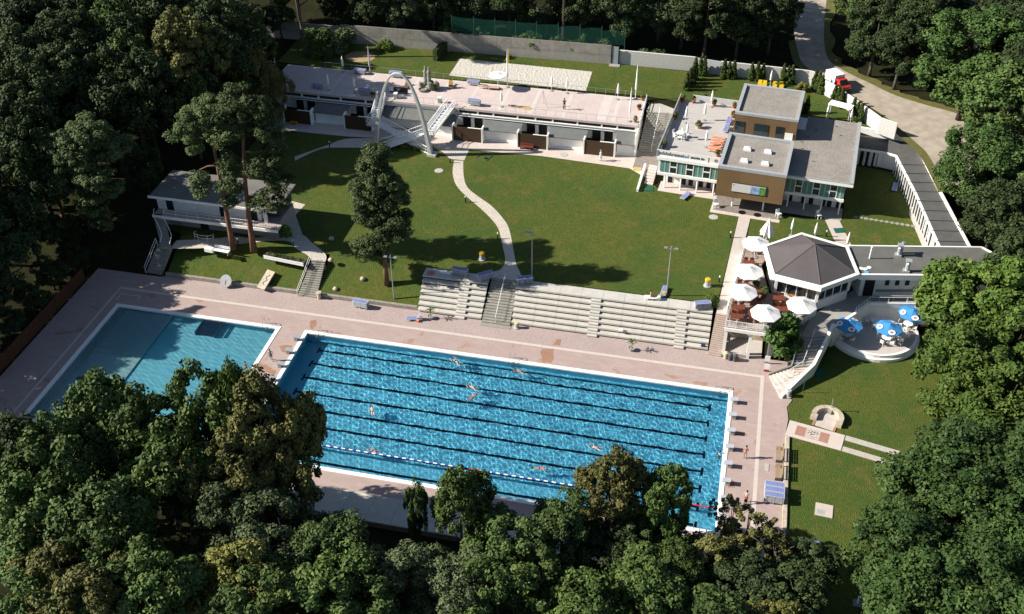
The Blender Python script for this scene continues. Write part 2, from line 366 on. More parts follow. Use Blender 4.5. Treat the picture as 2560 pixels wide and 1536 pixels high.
def water_mat(name):
    m = bpy.data.materials.new(name); m.use_nodes = True; nt = m.node_tree; nt.nodes.clear()
    o = nt.nodes.new('ShaderNodeOutputMaterial'); g = nt.nodes.new('ShaderNodeBsdfGlass'); g.inputs['IOR'].default_value = 1.333; g.inputs['Roughness'].default_value = 0.0
    g.inputs['Color'].default_value = (0.93, 0.985, 1.0, 1)
    nt.links.new(g.outputs[0], o.inputs[0]); return m
WATER = water_mat('pool_water')
def water_sheet(name, x0, x1, y0, y1, z, step, waves, seed, fade=None):
    nx, ny = int((x1-x0)/step)+1, int((y1-y0)/step)+1
    X, Y = np.meshgrid(np.linspace(x0, x1, nx), np.linspace(y0, y1, ny)); Z = np.zeros_like(X); rs = np.random.RandomState(seed)
    for lam, amp, cnt, d0, spread in waves:
        for k in range(cnt):
            a = d0+rs.uniform(-spread, spread); l = lam*rs.uniform(0.75, 1.35); ph = rs.uniform(0, 6.28)
            wob = 0.9*np.sin(X*rs.uniform(.2, .7)+Y*rs.uniform(.2, .7)+rs.uniform(0, 6))
            Z += amp/math.sqrt(cnt)*np.sin(2*math.pi/l*(X*math.cos(a)+Y*math.sin(a))+ph+wob)
    if fade is not None: Z *= fade(X, Y)
    co = np.stack([X, Y, Z+z], -1).reshape(-1, 3)
    i = np.arange(nx*ny).reshape(ny, nx)
    f = np.stack([i[:-1, :-1], i[:-1, 1:], i[1:, 1:], i[1:, :-1]], -1).reshape(-1, 4)
    me = bpy.data.meshes.new(name); me.from_pydata(co.tolist(), [], f.tolist()); me.polygons.foreach_set('use_smooth', [True]*len(me.polygons)); me.update()
    o = bpy.data.objects.new(name, me); COL.objects.link(o); me.materials.append(WATER); o['kind'] = 'structure'
    o.cycles.is_caustics_caster = True
    return o
def basin(name, x0, x1, y0, y1, label, depth_fn, m):
    t = empty(name, (x0, y1, 0), 0, label, 'swimming pool')
    mb = MB(); w = 0.5
    mb.box(x0, x1, y1-w, y1, -0.35, 0.05); mb.box(x0, x1, y0, y0+w, -0.35, 0.05); mb.box(x0, x0+w, y0+w, y1-w, -0.35, 0.05); mb.box(x1-w, x1, y0+w, y1-w, -0.35, 0.05)
    mb.build('coping', WHITE_STONE, t, world=True, bevel=0.02)
    a, b, c, d = x0+w-0.02, x1-w+0.02, y0+w-0.02, y1-w+0.02
    return t, (a, b, c, d)
# --- the lane pool
pool, (a, b, c, d) = basin('lane_pool', 0, 51, -21.6, 0, 'long rectangular lane pool with eight dark lane lines and bright blue water', None, TILE)
D0, D1 = -1.75, -2.0
mb = MB()
mb.quad((a, c, D0), (b, c, D1), (b, d, D1), (a, d, D0)); fl = mb.build('pool_floor', TILE, pool, world=True); fl.cycles.is_caustics_receiver = True
mb = MB(); mb.quad((a, d, D0), (b, d, D1), (b, d, 0), (a, d, 0)); mb.quad((b, c, D1), (a, c, D0), (a, c, 0), (b, c, 0)); mb.quad((a, c, D0), (a, d, D0), (a, d, 0), (a, c, 0)); mb.quad((b, d, D1), (b, c, D1), (b, c, 0), (b, d, 0))
mb.box(a+.01, b-.01, d-0.32, d-0.004, -1.35, -1.2)
pw = mb.build('pool_wall', TILE, pool, world=True); pw.cycles.is_caustics_receiver = True
for y in LANE_Y:
    mb = MB(); zz = lambda x: D0+(D1-D0)*(x-a)/(b-a)+0.006
    mb.quad((2.5, y-.17, zz(2.5)), (48.5, y-.17, zz(48.5)), (48.5, y+.17, zz(48.5)), (2.5, y+.17, zz(2.5)))
    for xx in (2.24, 48.5): mb.quad((xx, y-.55, zz(xx)), (xx+.26, y-.55, zz(xx+.26)), (xx+.26, y+.55, zz(xx+.26)), (xx, y+.55, zz(xx)))
    mb.build('lane_line', NAVY, pool, world=True)
def calm(X, Y):                                                    # the roped-off near lane lies calmer
    return np.where(Y < -18.0, 0.55, 1.0)
water_sheet('water', a, b, c, d, -0.10, 0.07, ((0.31, 0.0017, 10, 0, 3.2), (0.62, 0.0052, 9, 0, 3.2), (1.6, 0.014, 6, 0, 3.2)), 3, calm)
# --- the shallow pool
pool2, (a, b, c, d) = basin('shallow_pool', -24.84, -3.02, -21.44, 0, 'shallow pool lying left of the lane pool, half in tree shade', None, TILE2)
mb = MB(); XD = -17.2
mb.quad((XD, c, -1.05), (b, c, -1.3), (b, d, -1.3), (XD, d, -1.05)); o = mb.build('pool_floor', TILE2, pool2, world=True); o.cycles.is_caustics_receiver = True
mb = MB().quad((a, c, -0.55), (XD, c, -0.75), (XD, d, -0.75), (a, d, -0.55)); o = mb.build('pool_floor', TILE3, pool2, world=True); o.cycles.is_caustics_receiver = True
mb = MB().quad((XD, d, -1.05), (b, d, -1.3), (b, d, 0), (XD, d, 0)).quad((a, d, -.6), (XD, d, -.8), (XD, d, 0), (a, d, 0)).quad((b, d, -1.3), (b, c, -1.3), (b, c, 0), (b, d, 0)).quad((a, c, -.6), (a, d, -.6), (a, d, 0), (a, c, 0)).quad((XD, d, -.75), (XD, c, -.75), (XD, c, -1.05), (XD, d, -1.05)).quad((b, c, -1.3), (a, c, -1.3), (a, c, 0), (b, c, 0))
mb.build('pool_wall', TILE2, pool2, world=True)
mb = MB()
for k in range(3): mb.box(a+.01+0.35*k, a+.36+0.35*k, c+.02, d-.02, -.62, -.2-0.14*k)
mb.build('entry_step', TILE3, pool2, world=True)
mb = MB()
for k in range(7): mb.box(-12.9, -10.6, d-0.34*(k+1), d-0.34*k-0.06, -1.25, -0.2-0.14*k)
for x in (-13.0, -10.55): mb.box(x, x+.09, d-2.55, d-.02, -1.25, -0.16)
mb.build('stair_block', mat('blue_grey_steps', (0.14, 0.25, 0.36), 0.6, .1, 4), pool2, world=True)
water_sheet('water', a, b, c, d, -0.10, 0.13, ((0.55, 0.004, 6, 1.3, 0.5), (1.3, 0.005, 4, 1.1, 0.8)), 8)
sun_d.cycles.is_caustics_light = True
# ================================================================ STANDS, STAIRS, KERBS
SLAB = mat('bench_slab', (0.60, 0.58, 0.53), 0.85, 0.08, 1.2)
GAPSHADE = mat('recess_shade', (0.09, 0.09, 0.08), 0.95, 0.1, 2)  # shade under the overhanging slabs, put into the base colour
STEP = mat('step_concrete', (0.33, 0.32, 0.28), 0.9, 0.12, 1.5)
SIDESTEP = mat('pink_step', (0.46, 0.37, 0.32), 0.9, 0.08, 1.5)
def grandstand(x0, x1, label, stepx, joints):
    t = empty('grandstand', (x0, 6.3, 0), 0, label, 'grandstand', 'seating steps above the lane pool')
    b = MB()
    for k in range(7):
        y0 = 6.55+0.6*k; z = LZ*(k+1)/7
        b.box(x0+.12, x1-.12, y0+.14, 11.5, z-LZ/7, z-.23)
    b.build('base', GAPSHADE, t, world=True)
    for k in range(7):
        y0 = 6.35+0.6*k; z = LZ*(k+1)/7; y1 = y0+0.72 if k < 6 else 11.65; mb = MB()
        xs = [x0]+[j for j in joints if x0 < j < x1]+[x1]; off = -0.04*k
        for i in range(len(xs)-1): mb.box(xs[i]+(off if i == 0 else 0)+.012, xs[i+1]-.012, y0, y1, z-.23, z)
        mb.build('tread', SLAB, t, world=True)
        for sx in stepx:
            s = MB(); s.box(sx-.6-.03*k, sx+.6-.03*k, y0-.34, y0-.003, z-.36, z-.22); s.build('step_block', SLAB, t, world=True)
    return t
grandstand(12.2, 20.25, 'short block of grey seating steps left of the central stair', (17.6,), [14.9, 17.5])
grandstand(24.0, 47.6, 'long block of grey seating steps right of the central stair', (33.9, 44.2), [26.6+2.62*i for i in range(8)])
def stair(name, label, pts_l, pts_r, z0, z1, n, m, rail=None, group=None, cat='staircase'):
    """straight flight between a lower edge and an upper edge; pts are (lower, upper) corners"""
    t = empty(name, (pts_l[0][0], pts_l[0][1], z0), 0, label, cat, group); mb = MB()
    for k in range(n):
        a, b = k/n, (k+1)/n
        q = [Vector(pts_l[0]).lerp(Vector(pts_l[1]), a), Vector(pts_r[0]).lerp(Vector(pts_r[1]), a), Vector(pts_r[0]).lerp(Vector(pts_r[1]), b), Vector(pts_l[0]).lerp(Vector(pts_l[1]), b)]
        mb.prism([tuple(v) for v in q], z0+(z1-z0)*a-.25, z0+(z1-z0)*b)
    mb.build('steps', m, t, world=True)
    if rail:
        for a, b, posts in rail:
            a, b = Vector(a), Vector(b); r = MB(); r.bar(a, b, .032, 6)
            for i in range(posts):
                p = a.lerp(b, i/(posts-1)); r.bar(p-Vector((0, 0, .9)), p, .026, 5)
            r.build('handrail', WHITE_METAL, t, world=True)
    return t
stair('staircase', 'broad grey stair between the two blocks of seating steps', [(20.4, 6.0), (20.5, 11.3)], [(23.9, 6.0), (23.8, 11.3)], 0, LZ, 16, STEP, [((22.1, 6.1, 1.0), (22.2, 11.2, 3.95), 5)])
mb = MB(); mb.box(20.3, 24.1, 5.35, 5.98, -.1, .05); struct(mb, 'stair_landing', STEP)
mb = MB(); mb.sheet([(20.35, 11.25), (23.85, 11.25), (24.6, 12.2), (22.8, 13.2), (21.3, 13.2), (19.6, 12.0)], LZ+.018); struct(mb, 'path', FLAG)
stair('staircase', 'narrow pinkish stair between the seating steps and the terrace posts', [(47.7, 5.75), (48.0, 10.0)], [(49.2, 5.6), (49.35, 9.9)], 0, LZ, 20, SIDESTEP)
stair('staircase', 'grey stair beside the planter with a white double handrail', [(-3.45, 6.4), (-2.6, 10.1)], [(-0.95, 6.3), (-0.9, 10.3)], 0, LZ, 16, STEP, [((-3.42, 6.2, .95), (-2.7, 10.0, 3.95), 4), ((-3.36, 6.2, .62), (-2.64, 10.0, 3.6), 2)])
stair('staircase', 'shaded grey stair at the far left corner of the deck', [(-24.4, 6.9), (-23.4, 9.4)], [(-22.3, 6.8), (-21.3, 9.0)], 0, LZ, 13, STEP, [((-24.5, 6.8, .95), (-23.5, 9.2, 3.95), 3), ((-24.4, 6.8, .62), (-23.4, 9.2, 3.6), 2)])
KERB = mat('kerb_stone', (0.34, 0.31, 0.27), 0.95, 0.2, 2.5)
t = tag(MB().box(-21.6, -3.5, 6.62, 6.98, -.1, .5).build('kerb_wall', KERB, bevel=.04), 'low stone kerb wall along the shaded lawn, left of the planter stair', 'wall', 'low kerb walls of the pool deck')
t = tag(MB().box(-.3, 12.1, 6.62, 6.98, -.1, .5).build('kerb_wall', KERB, bevel=.04), 'low stone kerb wall between the planter stair and the seating steps', 'wall', 'low kerb walls of the pool deck')
PALEST = mat('pale_wall_stone', (0.55, 0.48, 0.38), 0.95, 0.22, 2.5)
tag(MB().box(56.82, 57.3, -24.5, -6.3, -.1, .22).build('kerb_wall', PALEST, bevel=.04), 'pale low stone wall along the right edge of the deck behind the benches', 'wall', 'low kerb walls of the pool deck')
tag(MB().lathe([(.28, 0), (.3, .1), (.26, .75), (.36, .8), (.36, .95)], (-.58, 6.4, 0), 10).build('stone_pedestal', PALEST), 'round pale pedestal at the foot of the planter stair', 'pedestal')
# benches of the near side (below the trees)
t = empty('grandstand', (4, -24.6, 0), 0, 'grey seating step in tree shade along the near side of the lane pool', 'grandstand', 'seating steps above the lane pool')
for k in range(2):
    mb = MB()
    for i in range(14): mb.box(4+2.6*i+.015, 4+2.6*(i+1)-.015, -25.9-1.9*k+(0 if k else 0), -24.0-1.9*k-.06, .28+.42*k, .40+.42*k)
    mb.build('tread', SLAB, t, world=True)
MB().box(4.1, 40.3, -27.8, -25.97, 0, .69).box(4.1, 40.3, -25.8, -24.15, 0, .275).build('base', GAPSHADE, t, world=True)
# stair from the deck up to the restaurant
RAILW = WHITE_METAL
t = empty('restaurant_stair', (55.4, 1.7, 0), 0, 'wide concrete stair rising from the deck to the restaurant court', 'staircase')
DKSTEP = mat('court_concrete', (0.40, 0.39, 0.36), 0.9, 0.1, 1.2)
mb = MB(); A0, A1, B0, B1 = (54.8, 3.35), (56.05, 0.1), (57.3, 3.9), (59.3, 4.7)
C0, C1 = (58.0, 8.0), (60.7, 8.8)
def flight(mb, l0, r0, l1, r1, z0, z1, n):
    for k in range(n):
        a, b = k/n, (k+1)/n; L_ = lambda p, q, s_: tuple(Vector(p).lerp(Vector(q), s_))
        mb.prism([L_(l0, l1, a), L_(r0, r1, a), L_(r0, r1, b), L_(l0, l1, b)], z0-.3, z0+(z1-z0)*b)
flight(mb, A0, A1, B0, B1, 0, 1.2, 7); mb.build('lower_flight', APRON, t, world=True)
mb = MB(); flight(mb, B0, B1, C0, C1, 1.2, 2.9, 10); mb.build('upper_flight', DKSTEP, t, world=True)
mb = MB(); w = .16
def wallpath(mb, pts, w, zt):
    for i in range(len(pts)-1):
        (x0, y0, a), (x1, y1, b) = pts[i], pts[i+1]; d = Vector((x1-x0, y1-y0)).normalized(); n = Vector((d.y, -d.x))*w
        v = [(x0-n.x, y0-n.y, a-zt), (x0+n.x, y0+n.y, a-zt), (x1+n.x, y1+n.y, b-zt), (x1-n.x, y1-n.y, b-zt), (x0-n.x, y0-n.y, a), (x0+n.x, y0+n.y, a), (x1+n.x, y1+n.y, b), (x1-n.x, y1-n.y, b)]
        mb.add(v, [(0,3,2,1),(4,5,6,7),(0,1,5,4),(1,2,6,5),(2,3,7,6),(3,0,4,7)])
    return mb
wallpath(MB(), [(56.2, -.1, .35), (59.5, 4.5, 1.75), (61.0, 8.7, 3.4), (61.4, 10.2, 3.5)], .17, 1.9).build('parapet', WHITE_WALL, t, world=True)
wallpath(MB(), [(54.7, 3.5, .3), (57.1, 4.05, 1.5), (57.8, 8.1, 3.2)], .09, 1.6).build('side_wall', CONC, t, world=True)
mb = MB()
for a, b, n in (((55.4, 1.9, .95), (58.3, 4.3, 2.15), 4), ((58.3, 4.3, 2.15), (59.3, 8.3, 3.85), 4)):
    a, b = Vector(a), Vector(b); mb.bar(a, b, .03)
    for i in range(n): q = a.lerp(b, i/(n-1)); mb.bar(q-Vector((0, 0, .95)), q, .025)
mb.build('handrail', WHITE_METAL, t, world=True)
mb = MB()
for a, b, n in (((54.75, 3.5, 1.0), (57.15, 4.1, 2.2), 12), ((57.15, 4.1, 2.2), (57.8, 8.0, 3.9), 20), ((55.2, .9, .95), (55.9, .3, .95), 3)):
    a, b = Vector(a), Vector(b); mb.bar(a, b, .03)
    for i in range(n): q = a.lerp(b, i/(n-1)); mb.bar(q-Vector((0, 0, .9)), q, .014, 4)
mb.build('railing', STEEL, t, world=True)
# court in front of the restaurant and the round terrace
mb = MB().sheet([(57.9, 8.0), (60.9, 8.8), (61.4, 10.2), (64.0, 13.2), (65.6, 15.2), (76, 17.2), (80, 21), (64, 18.4), (59, 12)], 2.90); struct(mb, 'restaurant_court', DKSTEP)
t = empty('round_terrace', (66.45, 13.9, 0), 0, 'round pale terrace with a thick rim wall set into the lawn', 'terrace'); n = 48
PALE = mat('pale_terrace_paving', (0.58, 0.53, 0.49), 0.85, 0.06, 1.5)
MB().lathe([(4.9, -.1), (4.9, .78), (0.001, .785)], (66.45, 13.9, 0), n).build('floor', PALE, t, world=True)
MB().lathe([(5.45, -.2), (5.45, .42), (5.2, .46), (5.2, .88), (4.91, .88), (4.91, .6)], (66.45, 13.9, 0), n).build('rim_wall', WHITE_WALL, t, world=True, smooth=False)
wallpath(MB(), [(61.5, 10.3, 2.95), (64.0, 13.3, 3.2), (65.6, 15.4, 3.45), (76.5, 17.5, 3.45)], .16, 3.4).build('back_wall', WHITE_WALL, t, world=True)
mb = MB()
def railrun(mb, pts, h, posts, rails=(1.0,), r=.028, balus=0):
    for i in range(len(pts)-1):
        a, b = Vector(pts[i]), Vector(pts[i+1]); up = Vector((0, 0, h))
        for f_ in rails: mb.bar(a+up*f_, b+up*f_, r, 5)
        for k in range(posts+1): q = a.lerp(b, k/posts); mb.bar(q, q+up, r, 5)
        if balus:
            for k in range(1, balus): q = a.lerp(b, k/balus); mb.bar(q+up*.1, q+up*.97, .012, 4)
    return mb
railrun(mb, [(64.0, 13.3, 3.2), (65.6, 15.4, 3.45), (76.5, 17.5, 3.45)], .75, 5, (1.0, .1)); railrun(mb, [(66.8, 16.3, 2.95), (76.5, 18.2, 2.95)], 1.0, 6, (1.0,), .03)
mb.build('railing', WHITE_METAL, t, world=True)
# ================================================================ CABIN ROW WITH SUN TERRACE
TERR = brick_mat('terrace_paving', (0.60, 0.50, 0.475), (0.66, 0.56, 0.53), (0.55, 0.46, 0.44), 1.0, 1.0, 0.012, big=0.15, offset=0.0)
TERR2 = mat('terrace_pale_band', (0.69, 0.62, 0.59), 0.85, 0.05, 1)
GREYROOF = mat('grey_roof_felt', (0.17, 0.18, 0.175), 0.9, 0.1, 1.0)
DKGREY = mat('dark_grey_metal', (0.10, 0.11, 0.12), 0.6, 0.1, 2)
BROWN = brick_mat('brown_boards', (0.075, 0.045, 0.026), (0.09, 0.054, 0.032), (0.05, 0.03, 0.018), 4.0, 0.16, 0.012)
DOOR = mat('dark_doorway', (0.018, 0.018, 0.02), 0.6, 0.1, 2)
cab = empty('cabin_row', (6, 47.5, LZ), 0, 'long white cabin row with brown screens and a paved sun terrace on its roof', 'building')
TX0, TX1, TY0, TY1 = -24.0, 33.65, 47.55, 56.4
MB().box(TX0, TX1, TY0, TY1, 6.28, UZ+.02).build('terrace_deck', TERR, cab, world=True)
mb = MB(); z = UZ+.024
for x in (-14.2, -9.4, -2.1, 2.8, 7.6, 12.5, 17.2, 22.2, 27.4, 29.6): mb.quad((x, TY0+.1, z), (x+(.55 if x != 27.4 else 1.4), TY0+.1, z), (x+(.55 if x != 27.4 else 1.4), TY1-.1, z), (x, TY1-.1, z))
mb.quad((TX0+.1, TY0+.05, z+.003), (TX1-.1, TY0+.05, z+.003), (TX1-.1, TY0+.5, z+.003), (TX0+.1, TY0+.5, z+.003)); mb.quad((TX0+.1, TY1-.5, z+.003), (TX1-.1, TY1-.5, z+.003), (TX1-.1, TY1-.05, z+.003), (TX0+.1, TY1-.05, z+.003))
mb.build('paving_bands', TERR2, cab, world=True)
MB().box(TX0, TX1, 47.9, 56.3, LZ-.2, 6.275).build('core_wall', WHITE_WALL, cab, world=True)
mb = MB(); px = [x for x in (-21.5, -18.3, -15.6, -12.0, -8.0, 6.6, 9.6, 12.0, 15.7, 18.4, 21.0, 24.7, 28.3, 30.6, 33.3)]
for x in px: MB().box(x-.12, x+.12, 47.63, 47.83, 5.745, 6.277).build('clerestory_post', WHITE_WALL, cab, world=True)
for a, b in ((TX0, -6.9), (6.3, TX1)):
    MB().box(a, b, 47.52, 47.84, 5.60, 5.74).build('clerestory_sill', WHITE_WALL, cab, world=True); MB().box(a, b, 47.845, 47.897, 5.745, 6.27).build('clerestory_gap', DOOR, cab, world=True)
for a, b in ((-20.0, -7.0), (6.4, 30.2)):
    MB().box(a, b, 47.05, 47.5, 5.42, 5.56).build('gutter', DKGREY, cab, world=True); MB().bar((a, 47.0, 5.62), (b, 47.0, 5.62), .05, 6).build('awning_tube', WHITE_METAL, cab, world=True)
# white bays with canopy roofs
bays = [(-15.4, -10.6), (3.4, 6.3), (11.3, 16.3), (21.1, 26.1), (31.0, 33.5)]
for i, (a, b) in enumerate(bays):
    mb = MB(); mb.box(a, b, 45.25, 45.45, LZ, 4.95); mb.box(a, a+.18, 45.45, 47.88, LZ, 4.95)
    if i < 4: mb.box(b-.18, b, 45.45, 47.88, LZ, 4.95)
    mb.box(a-.05, b+.05, 45.0, 45.248, LZ, LZ+.18); mb.build('bay_wall', WHITE_WALL, cab, world=True)
    r = MB(); x0, x1 = a-.35, b+(.35 if i < 4 else -.02)
    v = [(x0, 44.75, 4.78), (x1, 44.75, 4.78), (x1, 47.5, 5.38), (x0, 47.5, 5.38)]; r.add(v+[(p[0], p[1], p[2]+.12) for p in v], [(0,3,2,1),(4,5,6,7),(0,1,5,4),(1,2,6,5),(2,3,7,6),(3,0,4,7)])
    r.build('canopy_roof', GREYROOF, cab, world=True)
mb = MB(); mb.add([(-6.6, 45.55, 4.75), (3.0, 45.55, 4.75), (3.0, 47.88, 5.5), (-6.6, 47.88, 5.5), (-6.6, 45.55, 4.9), (3.0, 45.55, 4.9), (3.0, 47.88, 5.65), (-6.6, 47.88, 5.65)], [(0,3,2,1),(4,5,6,7),(0,1,5,4),(1,2,6,5),(2,3,7,6),(3,0,4,7)])
mb.build('canopy_roof', GREYROOF, cab, world=True)
for x in (-3.6, -1.8): MB().add([(x, 45.5, 4.91), (x+.1, 45.5, 4.91), (x+.1, 47.85, 5.66), (x, 47.85, 5.66), (x, 45.5, 4.95), (x+.1, 45.5, 4.95), (x+.1, 47.85, 5.70), (x, 47.85, 5.70)], [(4,5,6,7),(0,1,5,4),(1,2,6,5),(2,3,7,6),(3,0,4,7)]).build('roof_seam', DKGREY, cab, world=True)
MB().box(-6.4, 2.9, 46.2, 46.4, LZ, 4.9).build('bay_wall', WHITE_WALL, cab, world=True)
for a, b in ((-20.1, -15.6), (-10.35, -5.9), (6.55, 11.15), (16.4, 20.95), (26.25, 30.85)):
    s = MB().box(a+.15, b-.15, 44.1, 44.2, LZ+.06, LZ+2.28).build('brown_screen', BROWN, cab, world=True)
    for x in (a-.05, b-.14): MB().box(x, x+.19, 44.02, 45.2, LZ, LZ+2.42).build('screen_pier', WHITE_WALL, cab, world=True)
    MB().box((a+b)/2+.1, b-.15, 44.06, 44.24, LZ+2.285, LZ+2.34).build('screen_cap', WHITE_WALL, cab, world=True)
    for x in (a+.7, a+2.5):
        d = MB().box(x, x+1.25, 47.80, 47.894, LZ, LZ+2.3).build('door_opening', DOOR, cab, world=True)
    MB().box(a+2.0, a+2.45, 47.5, 47.89, LZ, LZ+2.5).build('door_pier', WHITE_WALL, cab, world=True)
# right end wall above the public stair
mb = MB(); mb.prism([(33.52, 45.0), (33.75, 45.0), (33.75, 56.4), (33.68, 56.4), (33.52, 47.0)], LZ, 6.27); mb.build('end_wall', WHITE_WALL, cab, world=True)
for k in range(4): MB().bar((33.8, 47.6, UZ-.1+.3*k), (33.8, 56.4, UZ-.1+.3*k), .05, 5).build('side_rail', WHITE_METAL, cab, world=True)
mb = MB(); railrun(mb, [(-17.6, 56.3, UZ), (33.5, 56.35, UZ)], 1.05, 34, (1.0,), .022); mb.build('railing', STEEL, cab, world=True)
mb = MB(); railrun(mb, [(6.4, 47.65, UZ), (33.5, 47.65, UZ)], 1.05, 18, (1.0,), .022); railrun(mb, [(-4.6, 47.65, UZ), (4.2, 47.65, UZ)], 1.05, 6, (1.0,), .022); mb.build('railing', STEEL, cab, world=True)
# public stair between cabin row and the new building
stair('staircase', 'two-lane stair of grey treads between cabin row and glass-fronted building', [(34.0, 46.6), (34.4, 52.5)], [(37.4, 46.6), (38.0, 52.5)], LZ, UZ, 18, STEP, [((35.9, 46.5, 4.0), (36.2, 52.3, 7.5), 4)])
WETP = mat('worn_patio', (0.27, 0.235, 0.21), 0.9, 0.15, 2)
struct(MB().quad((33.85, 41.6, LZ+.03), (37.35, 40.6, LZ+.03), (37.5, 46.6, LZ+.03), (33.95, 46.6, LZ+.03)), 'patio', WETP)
tag(MB().box(34.0, 35.1, 40.9, 41.9, LZ+.035, LZ+.06).build('door_mat', mat('yellow_mat', (.55, .42, .16), .95, .1, 6)), 'pale yellow mat lying at the foot of the patio', 'mat')
# ================================================================ DIVING ARCH AND CROSSED STAIR
ARCHM = mat('arch_concrete', (0.62, 0.63, 0.62), 0.7, 0.05, 1.2)
t = empty('diving_arch', (0.45, 39.1, LZ), 0, 'tall slender white concrete arch of the former diving tower', 'arch')
mb = MB(); N_ = 36; pts = []; H = 12.4; W_ = 4.25
for i in range(N_+1):
    u = -1+2*i/N_; x = 0.45+W_*u; z = LZ+H*(1-abs(u)**2.35)
    pts.append((x, z))
v = []
for i, (x, z) in enumerate(pts):
    a = pts[max(i-1, 0)]; b = pts[min(i+1, N_)]; d = Vector((b[0]-a[0], b[1]-a[1])).normalized(); n = Vector((-d.y, d.x)); th = 0.13+0.13*abs(-1+2*i/N_)**2; w = 0.20+0.26*abs(-1+2*i/N_)**2
    for sx, sy in ((-1, -1), (1, -1), (1, 1), (-1, 1)): v.append((x+n.x*th*sx, 39.1+w*sy, z+n.y*th*sx))
f = [(i*4+k, i*4+(k+1) % 4, i*4+4+(k+1) % 4, i*4+4+k) for i in range(N_) for k in range(4)]; mb.add(v, f)
mb.build('arch_rib', ARCHM, t, world=True, bevel=.03)
for x in (-4.6, 4.2): MB().box(x, x+1.3, 38.5, 39.7, LZ-.1, LZ+.35).build('footing', ARCHM, t, world=True)
t = empty('crossed_stair', (0.3, 42, LZ), 0, 'white steel stair with two crossing flights in front of the cabin row', 'staircase')
def steelflight(a, b, w, z0, z1, n):
    a, b = Vector(a), Vector(b); d = (b-a).normalized(); nn = Vector((-d.y, d.x))*w/2; f = MB()
    for k in range(n):
        p = a.lerp(b, (k+.5)/n); z = z0+(z1-z0)*(k+1)/n; l = (b-a).length/n*.62
        q = [p-d*l+nn, p-d*l-nn, p+d*l-nn, p+d*l+nn]; f.prism([tuple(i) for i in q], z-.05, z)
    for s in (-1, 1):
        A, B = a+nn*s, b+nn*s; f.beam((A.x, A.y, z0-.02), (B.x, B.y, z1-.02), .08, .24)
    f.build('flight', WHITE_METAL, t, world=True); r = MB()
    for s in (-1, 1):
        A, B = a+nn*s, b+nn*s
        P, Q = Vector((A.x, A.y, z0)), Vector((B.x, B.y, z1)); up = Vector((0, 0, 1.05))
        r.beam(P+up, Q+up, .09, .09); r.beam(P+up*.5, Q+up*.5, .03, .03); m_ = int((Q-P).length/.28)
        for i in range(m_+1): c = P.lerp(Q, i/m_); r.beam(c, c+up, .05, .05)
    r.build('railing', WHITE_METAL, t, world=True)
PLATM = mat('stair_deck', (0.60, 0.57, 0.52), .8, .06, 2)
steelflight((-5.5, 48.1), (-5.35, 44.2), 1.25, UZ, 5.0, 9); steelflight((5.4, 48.0), (3.9, 42.5), 1.3, UZ, 5.0, 9)
MB().box(-6.15, -4.5, 42.3, 44.2, 4.86, 5.0).build('platform', PLATM, t, world=True); MB().box(2.9, 4.6, 41.0, 42.55, 4.86, 5.0).build('platform', PLATM, t, world=True)
mb = MB(); railrun(mb, [(-6.15, 44.2, 5), (-6.15, 42.3, 5), (-4.5, 42.3, 5)], 1.05, 3, (1.0, .5), .03, 6); railrun(mb, [(4.6, 42.5, 5), (4.6, 41.0, 5), (3.2, 41.0, 5)], 1.05, 3, (1.0, .5), .03, 6); mb.build('railing', WHITE_METAL, t, world=True)
steelflight((-4.5, 43.2), (4.2, 40.0), 1.15, 5.0, LZ, 13); steelflight((2.9, 41.7), (-3.7, 38.9), 1.2, 5.0, LZ, 13)
HEDG = None
# ================================================================ GLASS-FRONTED BUILDING (local frame turned a little from the pool)
GRAVROOF = None
def gravel_mat():
    m, nt, p, N, mixc, rng, noise, tc = node_mat('roof_gravel')
    v = N('ShaderNodeTexVoronoi', i_Scale=3.2); nt.links.new(tc.outputs['Object'], v.inputs['Vector'])
    c = mixc(rng(v.outputs['Distance'], 0.05, 0.5), (0.43, 0.395, 0.36), (0.29, 0.265, 0.24)); c = mixc(rng(noise(.5, 4), .4, .7, 0, .35), c, (0.47, 0.43, 0.39)); c = mixc(rng(noise(12, 2), .5, .75, 0, .5), c, (0.15, .14, .12))
    nt.links.new(c, p.inputs['Base Color']); p.inputs['Roughness'].default_value = 1
    return m
GRAVROOF = gravel_mat()
ZINC = mat('parapet_metal', (0.42, 0.44, 0.46), 0.5, 0.06, 1.5)
WOOD = brick_mat('timber_cladding', (0.185, 0.115, 0.055), (0.235, 0.150, 0.072), (0.12, 0.075, 0.035), 3.2, 0.14, 0.008, big=0.3)
TEAL = mat('teal_glass_panel', (0.14, 0.30, 0.28), 0.12, 0.06, 0.6, spec=0.6)
TEAL2 = mat('pale_teal_strip', (0.38, 0.52, 0.49), 0.2, 0.06, 0.6, spec=0.6)
GLASS = mat('window_glass', (0.025, 0.04, 0.045), 0.06, 0.3, 0.6, spec=0.8)
DECKW = brick_mat('deck_boards', (0.50, 0.475, 0.45), (0.56, 0.53, 0.51), (0.38, 0.36, 0.34), 6.0, 0.42, 0.012, big=0.15)
nb = empty('main_building', (38.0, 37.1, LZ), -R(4.8), 'flat-roofed building with teal glass front, timber box and gravel roofs', 'building')
NBL = lambda x, y, z: nb_m @ Vector((x, y, z))
nb_m = Matrix.Translation((38.0, 37.1, 0)) @ Matrix.Rotation(-R(4.8), 4, 'Z')
NZ = lambda z: z-LZ                                                # world height -> local
def B(*b): 
    mb = MB()
    for x0, x1, y0, y1, z0, z1 in b: mb.box(x0, x1, y0, y1, NZ(z0), NZ(z1))
    return mb
DK = 7.9
